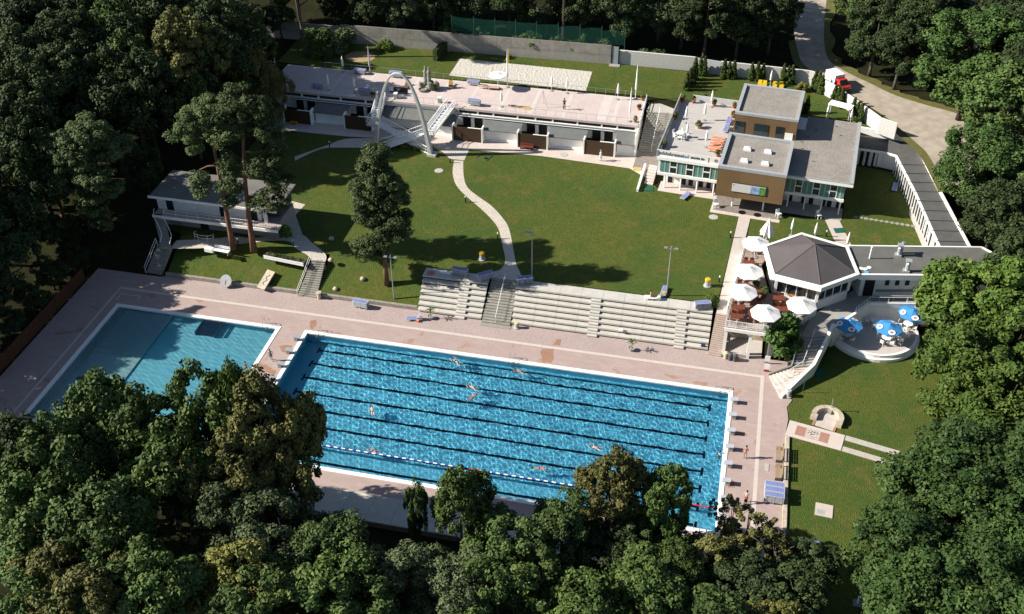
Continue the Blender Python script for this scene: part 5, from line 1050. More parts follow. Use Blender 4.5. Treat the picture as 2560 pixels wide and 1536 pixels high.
def net_mat():
    m = bpy.data.materials.new('green_net'); m.use_nodes = True; nt = m.node_tree; nt.nodes.clear(); o = nt.nodes.new('ShaderNodeOutputMaterial'); a = nt.nodes.new('ShaderNodeBsdfTransparent'); d = nt.nodes.new('ShaderNodeBsdfDiffuse'); d.inputs[0].default_value = (.025, .10, .075, 1); mx = nt.nodes.new('ShaderNodeMixShader'); mx.inputs[0].default_value = .36
    nt.links.new(a.outputs[0], mx.inputs[1]); nt.links.new(d.outputs[0], mx.inputs[2]); nt.links.new(mx.outputs[0], o.inputs[0]); return m
t = empty('ball_net', (.4, 67.1, UZ), R(1.5), 'tall green safety net on thin posts above the concrete wall', 'net')
mb = MB(); xs = [0, 3.7, 7.2, 10.6, 14, 17.5, 21, 24.5, 28.2]
for i in range(8): s_ = -.25; mb.add([(xs[i], .25, 3.05), (xs[i+1], .25, 3.05), (xs[i+1], .25, 5.7-.5*(i == 7)), ((xs[i]+xs[i+1])/2, .27, 5.62), (xs[i], .25, 5.9-.1*i)], [(0, 1, 2, 3, 4)])
mb.build('netting', net_mat(), t)
for x in xs: MB().tube([(x, .28, 0), (x, .28, 6.0)], .04, 6).build('post', mat('green_post', (.05, .12, .09), .6, .1, 2), t)
t = empty('board_fence', (-31.3, 3.6, 0), 0, 'dark red-brown board fence along the left edge of the deck', 'fence')
RB = brick_mat('redbrown_boards', (.11, .045, .022), (.14, .058, .03), (.06, .025, .012), 3.0, .15, .01)
for k in range(6): MB().box(-.05, .05, -3.3*(k+1)+.06, -3.3*k-.06, .1, 1.9).build('fence_panel', RB, t); MB().box(-.07, .07, -3.3*k-.055, -3.3*k+.055, 0, 2.0).build('post', RB, t)
# left building
t = empty('hillside_building', (-16, 15, LZ), 0, 'low white building with grey felt roof and long ramp, shaded by the pines', 'building')
MB().box(-25.4, -7.9, 12.75, 19.5, 7.72, 7.92).build('flat_roof', mat('left_roof_felt', (.19, .185, .165), .9, .15, .6), t, world=True)
MB().box(-25.5, -7.8, 12.62, 12.745, 7.66, 7.97).build('roof_edge', WHITE_WALL, t, world=True)
MB().box(-25.0, -10.6, 13.7, 19.2, 5.5, 7.715).build('upper_wall', WHITE_WALL, t, world=True); MB().box(-10.59, -8.6, 15.2, 19.2, 5.5, 7.715).build('porch_wall', mat('porch_brown', (.10, .07, .05), .8, .1, 2), t, world=True)
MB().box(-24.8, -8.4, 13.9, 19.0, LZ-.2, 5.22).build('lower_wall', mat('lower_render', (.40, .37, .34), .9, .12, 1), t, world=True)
for x in (-23.7, -16.2, -12.0): MB().box(x, x+.95, 13.62, 13.697, 5.52, 7.5).build('dark_door', DOOR, t, world=True)
MB().box(-10.0, -9.6, 13.3, 13.6, 5.5, 7.715).build('porch_pier', WHITE_WALL, t, world=True); MB().box(-19.5, -18.4, 13.8, 13.897, LZ, 5.1).build('dark_door', DOOR, t, world=True)
MB().box(-25.0, -7.7, 12.0, 13.69, 5.25, 5.5).build('access_ramp', mat('ramp_pinkish', (.50, .42, .38), .85, .08, 1), t, world=True); MB().box(-25.0, -7.65, 11.88, 11.997, 5.2, 5.6).build('ramp_edge', WHITE_WALL, t, world=True)
mb = MB(); railrun(mb, [(-23.2, 12.05, 5.5), (-7.75, 12.05, 5.5)], 1.0, 10, (1.0, .5), .03, 70); mb.build('railing', WHITE_METAL, t, world=True)
t = stair('staircase', 'curving stair with white tube handrails from the ramp down to the lawn path', [(-22.5, 8.5), (-25.1, 12.3)], [(-21.2, 8.8), (-23.7, 12.6)], LZ, 5.5, 14, STEP)
for dx in (0, 1.35): MB().tube([(-22.5+dx, 8.4, 3.9), (-22.7+dx, 9.6, 4.4), (-23.6+dx, 10.6, 5.2), (-24.4+dx, 11.2, 6.0), (-24.7+dx, 12.2, 6.4)], .04, 6).build('handrail', WHITE_METAL, t, world=True)
t = empty('play_railing', (-17.8, 11.5, LZ), 0, 'curved white tube railing standing on the paved patch', 'railing')
mb = MB()
for z in (.55, .95): mb.tube([(1.35*math.cos(a)-.1, .5*math.sin(a), z) for a in [R(180+10*k) for k in range(-3, 22)]], .03, 5)
for a in (190, 240, 300, 350): mb.bar((1.35*math.cos(R(a))-.1, .5*math.sin(R(a)), 0), (1.35*math.cos(R(a))-.1, .5*math.sin(R(a)), .95), .03)
mb.build('tube_frame', WHITE_METAL, t)
t = empty('garden_bench', (-14.6, 9.4, LZ-.25), R(-4), 'weathered white slatted bench set sunlit under the pines', 'bench')
mb = MB()
for k in range(4): mb.box(-1.1, 1.1, -.3+.16*k, -.18+.16*k, .42, .46)
mb.build('seat', WHITE_METAL, t); mb = MB()
for k in range(3): mb.box(-1.1, 1.1, .34, .38, .55+.15*k, .66+.15*k)
mb.build('backrest', WHITE_METAL, t)
for x in (-1, 1): MB().box(x-.05, x+.05, -.3, .36, 0, .42).build('leg', CONC, t)
MB().box(-2.3, -1.15, -.3, .3, 0, .5).build('side_block', WHITE_WALL, t)
t = empty('flower_planter', (-6.0, 9.5, LZ-.25), R(-6), 'long white slatted planter box with small bedding flowers', 'planter')
for z in (.1, .38): MB().box(-2.8, 2.8, -.45, -.38, z, z+.2).build('slat', WHITE_METAL, t)
MB().box(-2.8, 2.8, -.36, .45, 0, .5).build('box', mat('planter_soil', (.10, .08, .06), .95, .2, 3), t)
rs0 = np.random.RandomState(3); C = np.stack([rs0.uniform(-2.6, 2.6, 60), rs0.uniform(-.3, .4, 60), rs0.uniform(.5, .75, 60)], -1)
o = bpy.data.objects.new('flowers', leaf_mesh('flowers', C, np.full(60, .16), 18, .1, LEAF['hedge'], 4)); COL.objects.link(o); o.parent = t
t = empty('chess_panel', (-7.9, 7.3, 1.05), 0, 'pale rectangular stone slab with a carved relief lying on the grass slope', 'slab')
o = MB().box(-.6, .6, -1.35, 1.35, 0, .14).build('stone_slab', PALEST, t); o.rotation_euler = (R(27), 0, R(-16)); o2 = MB().tube([(.15, -.8, .16), (-.2, -.5, .16), (.2, -.1, .16), (-.15, .3, .16), (.2, .7, .16)], .06, 5).build('carved_figure', CONC, o)
t = empty('sundial_disc', (-12.95, 6.3, .0), 0, 'large pale round disc on a short foot at the deck edge', 'disc')
o = MB().lathe([(.0, 0), (.78, 0), (.8, .06), (.78, .12), (0, .12)], n=28).build('disc', mat('disc_grey', (.42, .43, .44), .7, .1, 2), t); o.location = (0, 0, .85); o.rotation_euler = (R(50), 0, 0); MB().tube([(0, .1, 0), (0, .1, .8)], .09, 8).build('foot', CONC, t); MB().box(-.02, .02, -.5, .05, .13, .16).build('pointer', DKGREY, o)
t = empty('round_table', (5.9, 17.1, LZ), 0, 'round grey stone table on the lawn behind the lone pine', 'table')
MB().lathe([(0, .68), (.85, .68), (.85, .8), (0, .8)], n=24).build('table_top', mat('disc_grey', (.42, .43, .44)), t); MB().tube([(0, 0, 0), (0, 0, .68)], .16, 10).build('foot', CONC, t)
for i, (x, y, z, lab) in enumerate(((-1.8, 15.0, LZ, 'small pale boulder on the lawn near the path curve'), (-.2, 10.4, LZ, 'small grey boulder at the head of the planter stair'), (1.2, 7.6, .7, 'rounded pale boulder on the grass slope right of the planter stair'), (4.3, 9.2, 1.6, 'rounded pale boulder near the lone pine trunk'))):
    tag(MB().lathe([(.0, -.1), (.32, .02), (.38, .2), (.25, .4), (.0, .46)], (x, y, z), 9, .8).build('boulder', PALEST, smooth=True), lab, 'boulder')
# ================================================================ FURNITURE AND SMALL THINGS
BLUEF = mat('blue_mesh_fabric', (.22, .27, .55), .7, .08, 4); FRAME = mat('pale_grey_frame', (.60, .62, .66), .5, .05, 4); YEL = mat('yellow_plastic', (.72, .48, .03), .5, .08, 3); ORG = mat('orange_fabric', (.78, .22, .09), .7, .12, 3); WHITEP = mat('white_plastic', (.82, .82, .82), .4, .03, 3); CREAM = mat('cream_fabric', (.78, .75, .62), .8, .05, 3)
def lounger(loc, rz, lab, group, fabric=BLUEF, frame=FRAME, back=0.0, name='sun_lounger', leg=.30):
    t = empty(name, loc, rz, lab, 'sun lounger', group)
    mb = MB(); mb.box(-.98, .98, -.34, -.29, leg-.03, leg+.03); mb.box(-.98, .98, .29, .34, leg-.03, leg+.03); mb.box(-.98, -.93, -.29, .29, leg-.03, leg+.03); mb.box(.93, .98, -.29, .29, leg-.03, leg+.03)
    for x in (-.75, 0, .75):
        for y in (-.32, .32): mb.box(x-.025, x+.025, y-.02, y+.02, 0, leg-.03)
    mb.build('frame', frame, t)
    mb = MB(); mb.box(-.92, .25, -.285, .285, leg, leg+.025); mb.build('seat', fabric, t)
    c, s = math.cos(back), math.sin(back); mb = MB()
    v = []
    for z in (0, .025):
        for x, y in ((.27, -.285), (.27+.66*c, -.285), (.27+.66*c, .285), (.27, .285)): v.append((x, y, leg+z+(.66*s if x > .28 else 0)))
    mb.add(v, [(0,3,2,1),(4,5,6,7),(0,1,5,4),(1,2,6,5),(2,3,7,6),(3,0,4,7)]); mb.build('backrest', fabric, t)
    return t
P0 = None
def pile(x, y, z, rz, n, where, side=1, top=None):
    """loungers piled on each other; side piles stand next to one another"""
    global P0
    for j in range(side):
        ox = -math.sin(rz)*.74*(j-(side-1)/2); oy = math.cos(rz)*.74*(j-(side-1)/2)
        for k in range(n):
            wj = where if side == 1 else where+(', near row' if j == 0 else ', far row' if j == side-1 else ', middle row')
            lab = 'top blue lounger of the pile '+wj if k == n-1 else 'blue lounger below the top, pile '+wj; g = 'loungers in the pile '+wj
            if P0 is None: P0 = lounger((x+ox, y+oy, z+.16*k), rz, lab, g)
            else: dup(P0, (x+ox, y+oy, z+.16*k), rz, lab, g)
pile(16.5, 11.0, LZ+.0, R(-4), 5, 'beside the towel on the left steps'); pile(19.75, 10.75, LZ, R(38), 5, 'at the left of the stair head', 1); pile(24.7, 10.9, LZ, R(24), 5, 'at the right of the stair head'); pile(46.3, 10.5, LZ, R(20), 5, 'by the feathery bush')
pile(5.1, 5.75, .005, R(-6), 5, 'on the deck by the kerb'); pile(55.9, -15.3, .005, R(0), 6, 'by the right lawn edge', 3)
pile(-11.5, 55.5, UZ+.03, R(-2), 4, 'by the far terrace railing'); pile(-5.6, 55.5, UZ+.03, R(-2), 5, 'behind the diving arch'); pile(7.0, 55.4, UZ+.03, R(-4), 4, 'by the rail at the sand court'); pile(8.8, 48.8, UZ+.03, R(-6), 5, 'at the front rail of the terrace'); pile(-16.2, 49.2, UZ+.03, R(-8), 3, 'in shade at the left of the terrace'); pile(-8.4, 48.7, UZ+.03, R(0), 5, 'at the head of the left steel flight')
lounger((41.55, 12.7, LZ), R(84), 'single blue lounger with a yellow towel beside the tall lamp mast', 'single blue loungers', back=.2); tag(MB().box(41.35, 41.75, 12.0, 12.5, LZ+.345, LZ+.40).build('towel', YEL), 'yellow towel folded on the lounger by the lamp mast', 'towel')
lounger((41.95, 35.2, LZ), R(66), 'single blue lounger on the lawn before the glass front', 'single blue loungers', back=.3); lounger((70.0, 43.6, LZ), R(80), 'single blue lounger on the shaded lawn by the colonnade', 'single blue loungers', back=.3); lounger((59.6, -24.6, .02), R(-20), 'blue lounger in tree shade at the bottom right lawn', 'single blue loungers', back=.4); lounger((59.5, -20.9, .02), R(10), 'blue and white lounger at the edge of the tree shade', 'single blue loungers', back=.4)
lounger((12.3, 4.75, .01), R(14), 'blue lounger with a raised white back on the deck below the steps', 'single blue loungers', back=.9); tag(MB().box(12.6, 13.0, 4.3, 4.6, .01, .3).build('beach_bag', ORG, bevel=.05), 'small orange bag beside the deck lounger', 'bag')
for k, y in enumerate((6.8, 5.9, 5.0, 4.1, 3.3)):
    w = NBL(6.9-.05*k, y, DK+.03); lounger(w, R(-14), ('upper','second','middle','fourth','lowest')[k]+' orange sunbed in the row on the roof deck', 'orange sunbeds on the roof deck', ORG, FRAME, .5)
for k, y in enumerate((12.3, 9.9)):
    w = NBL(7.35, y, DK+.03); lounger(w, R(82), ('farther','nearer')[k]+' blue lounger along the inner edge of the roof deck', 'blue loungers on the roof deck', BLUEF, FRAME, .3)
for k, (x, y) in enumerate(((50.25, 64.5), (50.95, 64.45), (52.5, 64.4), (53.5, 64.5))):
    lounger((x, y, UZ), R(88), ('leftmost','second','third','rightmost')[k]+' yellow sunbed behind the timber penthouse', 'yellow sunbeds in the rear garden', YEL, YEL, .5)
lounger((3.7, 54.2, UZ+.03), R(105), 'wooden sunbed with raised back beside the statue', 'wooden sunbeds on the terrace', mat('honey_wood', (.45, .26, .09), .6, .1, 4), mat('honey_wood', (.45, .26, .09)), .6); lounger((-2.9, 52.6, UZ+.03), R(95), 'brown wooden deck chair inside the view of the arch', 'wooden sunbeds on the terrace', mat('brown_wood', (.22, .11, .06), .6, .1, 4), mat('brown_wood', (.22, .11, .06)), .6)
# ---- parasols
CANV = mat('white_canvas', (.84, .83, .81), .8, .02, 3)
def canopy_mesh(r, h, n=8, sag=.06, rim=.12):
    mb = MB(); v = [(0, 0, h)]
    for ring, (q, z) in enumerate(((.5, h*.52-sag), (1.0, 0), (1.0, -rim))):
        for k in range(n): a = 2*math.pi*(k+.5)/n; v.append((r*q*math.cos(a), r*q*math.sin(a), z))
    f = [(0, 1+k, 1+(k+1) % n) for k in range(n)]
    for ring in range(2): f += [(1+ring*n+k, 1+(ring+1)*n+k, 1+(ring+1)*n+(k+1) % n, 1+ring*n+(k+1) % n) for k in range(n)]
    return mb.add(v, f)
def open_parasol(loc, r, h, lab, group, m=CANV, patch=None, rise=.7, rz=0.2, tilt=0):
    t = empty('parasol', loc, rz, lab, 'parasol', group)
    c = canopy_mesh(r, rise).build('canopy', m, t); c.location = (0, 0, h); c.rotation_euler = (tilt, 0, 0)
    MB().tube([(0, 0, 0), (0, 0, h+rise+.06)], .035, 8).build('pole', WHITE_METAL, t); MB().lathe([(.45, 0), (.45, .08), (.1, .12)], n=14).build('base', CONC, t)
    if patch:
        for k in (1, 4, 6):
            a = 2*math.pi*k/8; pm = MB(); v = []
            for i in range(14):
                b = 2*math.pi*i/14; u, w = .70*r+.25*r*math.cos(b)*.8, .27*r*math.sin(b); v.append((u*math.cos(a)-w*math.sin(a), u*math.sin(a)+w*math.cos(a), rise*(1-u/(r*math.cos(math.pi/8)))*1.02+.02))
            pm.add(v, [tuple(range(14))]); q = pm.build('white_patch', CANV, c); q.location = (0, 0, .03)
            pm = MB(); v2 = []
            for i in range(10):
                b = 2*math.pi*i/10; u, w = .70*r+.10*r*math.cos(b), .13*r*math.sin(b); v2.append((u*math.cos(a)-w*math.sin(a), u*math.sin(a)+w*math.cos(a), rise*(1-u/(r*math.cos(math.pi/8)))*1.02+.035))
            pm.add(v2, [tuple(range(10))]); q = pm.build('red_mark', mat('soft_red_print', (.60, .22, .22), .7, .3, 6), c); q.location = (0, 0, .03)
    return t
for x, y, lab in ((51.75, 20.9, 'white open parasol at the rear end of the restaurant terrace'), (51.2, 14.7, 'white open parasol at the middle of the terrace, second from the rear'), (50.7, 10.4, 'white open parasol on the terrace, third from the rear'), (53.45, 6.9, 'white open parasol above the front balustrade of the terrace'), (57.4, 9.3, 'white open parasol half hidden by the leafy young tree')):
    open_parasol((x, y, TZ), 1.75, 2.0, lab, 'white parasols of the restaurant')
open_parasol((11.0, 55.0, UZ+.03), 1.45, 2.3, 'single open white parasol on the sun terrace near the sand court', 'white parasols of the restaurant', rise=.4)
SKY_B = mat('bright_blue_canvas', (.06, .30, .68), .7, .08, 2)
for x, y, lab in ((63.3, 11.2, 'blue parasol with white printed patches nearest the stair'), (67.8, 11.6, 'blue parasol with white printed patches at the middle of the round terrace'), (70.6, 15.0, 'blue parasol with white printed patches at the right of the round terrace')):
    open_parasol((x, y, 0.79), 1.6, 2.1, lab, 'blue parasols of the round terrace', SKY_B, True, .55)
t = empty('parasol', (53.1, 26.0, LZ), 0, 'large half-folded white parasol on the lawn behind the terrace', 'parasol')
mb = MB(); n = 16; v = [(0, 0, 3.9)]
for q, z in ((.5, 2.9), (.95, 1.9), (1.0, 1.6)):
    for k in range(n): a = 2*math.pi*k/n; rr_ = q*(1.0 if k % 2 else .62); v.append((rr_*math.cos(a), rr_*math.sin(a), z-(.12 if k % 2 else 0)))
f = [(0, 1+k, 1+(k+1) % n) for k in range(n)]+[(1+r_*n+k, 1+(r_+1)*n+k, 1+(r_+1)*n+(k+1) % n, 1+r_*n+(k+1) % n) for r_ in range(2) for k in range(n)]
mb.add(v, f).build('canopy', CANV, t); MB().tube([(0, 0, 0), (0, 0, 4.0)], .05, 8).build('pole', WHITE_METAL, t); MB().lathe([(.5, 0), (.5, .1), (.1, .14)], n=14).build('base', CONC, t)
CP = None
def closed_parasol(loc, lab, group, h=2.7):
    global CP
    if CP is None:
        CP = empty('closed_parasol', (0, 0, 0), 0, lab, 'closed parasol', group); MB().tube([(0, 0, 0), (0, 0, 2.68)], .028, 6).build('pole', WHITE_METAL, CP); MB().lathe([(.05, .95), (.20, 1.1), (.17, 1.5), (.19, 1.75), (.12, 2.2), (.03, 2.72)], n=9).build('folded_canopy', CANV, CP, smooth=True); MB().lathe([(.28, 0), (.28, .07), (.08, .1)], n=12).build('base', CONC, CP); CP.location = loc; CP.scale = (1, 1, h/2.7); return CP
    return dup(CP, loc, 0, lab, group, (1, 1, h/2.7))
g = 'closed white parasols on the sun terrace'
for x, y, lab in ((-14.3, 55.5, 'closed white parasol by the far railing at the left of the terrace'), (-14.35, 49.0, 'closed white parasol in tree shade at the front left of the terrace'), (-10.1, 49.0, 'closed white parasol beside the lounger pile left of the arch'), (12.9, 49.2, 'closed grey-white parasol at the front railing, middle of the terrace'), (19.2, 56.0, 'left closed parasol of the pair behind the standing photographer'), (21.65, 55.7, 'right closed parasol of the pair behind the standing photographer'), (29.5, 55.2, 'closed white parasol near the right rear corner of the terrace')): closed_parasol((x, y, UZ+.03), lab, g)
g = 'closed white parasols on the roof deck'
for x, y, lab in ((1.5, 10.4, 'left rear'), (3.9, 12.0, 'middle'), (4.2, 16.4, 'rearmost'), (2.5, 5.6, 'table-side'), (5.4, 4.2, 'front right')): closed_parasol(NBL(x, y, DK+.03), lab+' closed white parasol on the boarded roof deck', g)
g = 'closed white parasols on the lawn by the restaurant'
for x, y, lab in ((56.25, 28.6, 'closed white parasol just behind the pavilion roof peak'), (59.2, 28.2, 'closed white parasol behind the pavilion, beside the bollard'), (63.2, 26.8, 'closed white parasol at the annex roof corner')): closed_parasol((x, y, LZ), lab, g)
closed_parasol((51.8, 64.7, UZ), 'closed white parasol between the yellow sunbeds', 'closed white parasols in the rear garden'); closed_parasol((60.3, 55.7, UZ), 'closed white parasol left of the garden canopy', 'closed white parasols in the rear garden', 2.3); closed_parasol((63.6, 55.0, UZ), 'closed white parasol right of the garden canopy', 'closed white parasols in the rear garden', 2.3)
def furled(loc, h, lab, m=CANV):
    t = empty('furled_flag', loc, 0, lab, 'flag', 'tall furled flags on the sun terrace'); MB().tube([(0, 0, 0), (0, 0, h)], [.05, .03], 6).build('pole', WHITE_METAL, t); MB().lathe([(.03, h*.22), (.17, h*.30), (.12, h*.5), (.10, h*.72), (.02, h*.97)], n=8).build('furled_cloth', m, t, smooth=True); MB().lathe([(.3, 0), (.3, .1), (.08, .14)], n=10).build('base', CONC, t)
furled((32.2, 48.6, UZ+.03), 5.4, 'tall white furled flag at the front right corner of the terrace'); furled((32.1, 56.0, UZ+.03), 5.7, 'tall white furled flag at the rear right corner of the terrace'); furled((12.3, 55.8, UZ+.03), 6.3, 'tall white furled flag rising beside the open terrace parasol'); furled((-10.0, 56.0, UZ+.03), 4.6, 'lilac-white furled flag at the rear railing left of the arch', mat('lilac_cloth', (.55, .50, .62), .8, .1, 3)); furled((-26.5, 57.0, 6.4), 6.0, 'grey furled flag in the shade at the top left')
# ---- restaurant tables and chairs
REDW = mat('redbrown_wood', (.20, .055, .032), .5, .15, 4)
def chair_mesh():
    mb = MB(); mb.box(-.23, .23, -.23, .23, .42, .46); mb.box(-.23, .23, .2, .24, .5, .88)
    for x in (-.2, .2):
        for y in (-.2, .2): mb.box(x-.022, x+.022, y-.022, y+.022, 0, .42)
        mb.box(x-.022, x+.022, .2, .24, .46, .9)
    return mb
TBL = CHR = None
def table_set(x, y, z, rz, where, cloth=False, nch=4):
    global TBL, CHR
    lab = 'red-brown wooden table '+where
    if TBL is None:
        TBL = empty('dining_table', (x, y, z), rz, lab, 'table', 'wooden tables of the restaurant'); MB().box(-.72, .72, -.42, .42, .70, .745).build('table_top', REDW, TBL)
        for a in (-.62, .62):
            for b in (-.34, .34): MB().box(a-.03, a+.03, b-.03, b+.03, 0, .70).build('leg', REDW, TBL)
    else: dup(TBL, (x, y, z), rz, lab)
    for k in range(nch):
        px_, py_, a = ((-.36, -.68, math.pi), (.36, -.68, math.pi), (-.36, .68, 0), (.36, .68, 0))[k]; c, s = math.cos(rz), math.sin(rz); l = (x+px_*c-py_*s, y+px_*s+py_*c, z); lb = 'red-brown chair at the table '+where
        if CHR is None: CHR = tag(chair_mesh().build('chair', REDW), lb, 'chair', 'chairs at the table '+where); CHR.location = l; CHR.rotation_euler = (0, 0, rz+a)
        else:
            o = CHR.copy(); COL.objects.link(o); o.location = l; o.rotation_euler = (0, 0, rz+a); o['label'] = lb; o['group'] = 'chairs at the table '+where
for x, y, w in ((50.35, 7.4, 'in the front left corner of the terrace'), (50.45, 9.1, 'at the left rail, second from the front'), (50.6, 11.9, 'at the left rail beyond the third parasol'), (52.3, 8.3, 'left of the front parasol'), (52.4, 10.3, 'behind the front parasol'), (55.4, 9.8, 'before the hidden right parasol'), (55.0, 11.9, 'below the pavilion front windows'), (52.7, 12.6, 'near the pavilion corner post'), (50.75, 13.6, 'before the second parasol'), (51.1, 16.4, 'behind the second parasol'), (51.2, 18.5, 'before the rear parasol'), (52.0, 22.4, 'behind the rear parasol')): table_set(x, y, TZ, R(4), w)
for k, (x, y) in enumerate(((52.3, 14.3), (53.3, 12.9))):
    t = empty('potted_plant', (x, y, TZ), 0, ('leafy plant in a dark tub beside the pavilion wall', 'leafy plant in a dark tub at the pavilion corner post')[k], 'plant', None); MB().lathe([(.3, 0), (.38, .5), (.34, .5), (.3, .42), (0, .42)], n=12).build('tub', DKGREY, t); C, RC = broad(300+k, .5, 1.3, .35, 5, 14, .22); o = bpy.data.objects.new('foliage', leaf_mesh('foliage', C, RC, 50, .14, LEAF['green'], 300+k)); COL.objects.link(o); o.parent = t
# white round tables with chairs on the round terrace
WT = WC = None
for k, (x, y, w) in enumerate(((63.3, 11.2, 'under the left blue parasol'), (67.8, 11.6, 'under the middle blue parasol'), (70.4, 14.8, 'under the right blue parasol'), (66.6, 14.6, 'in the open middle of the round terrace'), (69.4, 12.6, 'between the middle and right blue parasols'))):
    lab = 'round white plastic table '+w
    if WT is None: WT = empty('round_table', (x, y, 0.79), 0, lab, 'table', 'white tables of the round terrace'); MB().lathe([(0, .70), (.55, .70), (.55, .74), (0, .74)], n=18).build('table_top', WHITEP, WT); MB().lathe([(.3, 0), (.06, .06), (.05, .70)], n=10).build('foot', WHITEP, WT)
    else: dup(WT, (x, y, 0.79), 0, lab)
    for j in range(4):
        a = R(45+90*j+k*13); l = (x+.85*math.cos(a), y+.85*math.sin(a), 0.79); lb = 'white chair at the round table '+w
        if WC is None: WC = tag(chair_mesh().build('chair', WHITEP), lb, 'chair', 'white chairs at the table '+w)
        else: o = WC.copy(); COL.objects.link(o); WC = o; o['label'] = lb; o['group'] = 'white chairs at the table '+w
        WC.location = l; WC.rotation_euler = (0, 0, a-R(90))
w = NBL(1.5, 6.0, DK+.03); t = dup(WT, w, 0, 'round white plastic table on the roof deck'); t['group'] = 'white tables of the roof deck'
for j in range(5):
    a = R(72*j+10); o = WC.copy(); COL.objects.link(o); o.location = (w.x+.9*math.cos(a), w.y+.9*math.sin(a), w.z); o.rotation_euler = (0, 0, a-R(90)); o['label'] = 'white plastic chair around the table on the roof deck'; o['group'] = 'white chairs on the roof deck'
# ---- planters with plants
TERRA = mat('terracotta', (.45, .17, .08), .8, .12, 4); REDPOT = mat('red_pot', (.45, .05, .04), .5, .1, 3); PINKP = mat('pale_terracotta', (.58, .38, .28), .8, .1, 4)
def potted(loc, lab, r=.32, key='hedge', pot=TERRA, seed=0, h=1.1):
    t = empty('potted_plant', loc, 0, lab, 'plant', 'potted plants'); MB().lathe([(r*.7, 0), (r, .42), (r*.9, .42), (r*.8, .36), (0, .36)], n=14).build('pot', pot, t); C, RC = broad(320+seed, r*1.25, h, .38, 5, 14, .2); o = bpy.data.objects.new('foliage', leaf_mesh('foliage', C, RC, 46, .13, LEAF[key], seed)); COL.objects.link(o); o.parent = t
for k, (x, y, lab, pot) in enumerate(((3.55, 9.5, 'big pale pot with a leafy plant in the middle of the roof deck', PINKP), (-.1, 11.2, 'potted shrub at the left parapet of the roof deck', TERRA), (-.05, 2.6, 'potted bush at the front left corner of the roof deck', TERRA), (7.4, 2.2, 'potted bush at the front right end of the roof deck sign', TERRA), (7.7, 14.1, 'potted plant beside the penthouse on the roof deck', TERRA), (1.45, 17.0, 'left potted plant before the white fence of the roof deck', TERRA), (4.55, 16.9, 'middle potted plant before the white fence of the roof deck', TERRA), (7.5, 17.1, 'red pot with a tall plant at the right end of the white deck fence', REDPOT), (-.15, 17.0, 'red pot at the rear left corner of the roof deck', REDPOT))): potted(NBL(x, y, DK+.03), lab, .42 if k == 0 else .32, 'hedge', pot, k)
for k, (x, y, lab) in enumerate(((33.2, 55.8, 'orange pot at the rear right corner of the sun terrace'), (33.1, 52.6, 'potted plant halfway along the right edge of the sun terrace'), (33.05, 48.6, 'potted plant at the front right corner of the sun terrace'), (-6.9, 48.2, 'small potted bush at the head of the left steel flight'))): potted((x, y, UZ+.03), lab, .3, 'hedge', TERRA, 20+k, .95)
def palmpot(loc, lab, seed):
    t = empty('potted_palm', loc, 0, lab, 'plant', 'potted palms on the deck'); MB().lathe([(.28, 0), (.4, .42), (.36, .42), (.3, .36), (0, .36)], n=14).build('pot', mat('grey_pot', (.36, .36, .34), .8, .1, 3), t); rs = np.random.RandomState(seed); mb = MB(); mb.tube([(0, 0, .3), (0, 0, 1.4)], [.05, .03], 6)
    for k in range(15):
        a = 2.4*k; L_ = .55+.3*rs.rand(); b = Vector((0, 0, 1.0+.45*rs.rand())); d = Vector((math.cos(a), math.sin(a), .5*rs.rand())); q = b+d*L_; s = Vector((-math.sin(a), math.cos(a), 0))*.07; mb.add([b-s*.3, b+d*L_*.5-s+Vector((0, 0, .1)), q, b+d*L_*.5+s+Vector((0, 0, .1)), b+s*.3], [(0, 1, 2, 3, 4)])
    mb.build('fronds', LEAF['hedge'], t)
palmpot((14.2, 5.4, .01), 'small palm in a grey pot below the left seating steps', 1); palmpot((38.9, 4.6, .01), 'small palm in a grey pot on the deck before the long steps', 2)
# ---- bins, bollards, masts
BINB = mat('bin_grey', (.48, .48, .49), .6, .06, 3)
def bin_(loc, lab, lid=YEL, s=1.0):
    t = empty('waste_bin', loc, 0, lab, 'bin', 'waste bins', scale=s); MB().lathe([(.48, 0), (.48, .12), (.34, .16), (.32, .75)], n=14).build('body', BINB, t); MB().lathe([(.34, .75), (.36, .8), (.36, 1.05), (.30, 1.1), (0, 1.12)], n=14).build('lid', lid, t)
bin_((18.35, 14.8, LZ), 'grey bin with a yellow lid on the lawn near the curved path'); bin_((46.55, 15.2, LZ), 'grey bin with a yellow lid on the lawn beside the straight walkway'); bin_((24.8, 5.85, .01), 'small stone bin with pale yellow lid at the foot of the broad stair', mat('pale_yellow', (.62, .60, .30), .6, .05, 3), .75); bin_((57.0, .35, .02), 'dark brown-grey bin where the restaurant stair meets the lawn', mat('grey_lid', (.45, .45, .46), .6, .05, 3), .85)
for x, y, lab, lm in ((49.75, 5.5, 'pale bin with a yellowish lid under the restaurant terrace', mat('pale_yellow', (.62, .60, .30))), (50.25, 5.35, 'left black bin under the restaurant terrace', DKGREY), (50.8, 5.3, 'right black bin under the restaurant terrace', DKGREY)):
    t = empty('waste_bin', (x, y, .01), 0, lab, 'bin', 'waste bins'); MB().lathe([(.24, 0), (.28, .8), (0, .8)], n=12).build('body', DKGREY if lm is DKGREY else PALEST, t); MB().lathe([(.29, .81), (.29, .87), (.1, .97), (0, .97)], n=12).build('lid', lm, t)
for x, lab in ((-3.4, 'left'), (3.5, 'right')):
    t = empty('waste_bin', (x, 48.55, UZ+.03), 0, 'square white-lidded bin at the front terrace rail, '+lab+' of the arch apex', 'bin', 'terrace bins'); MB().box(-.25, .25, -.25, .25, 0, .75).build('body', CONC, t); MB().box(-.29, .29, -.29, .29, .76, .9).build('lid', WHITEP, t)
BLK = mat('black_metal', (.012, .012, .014), .4, .05, 3)
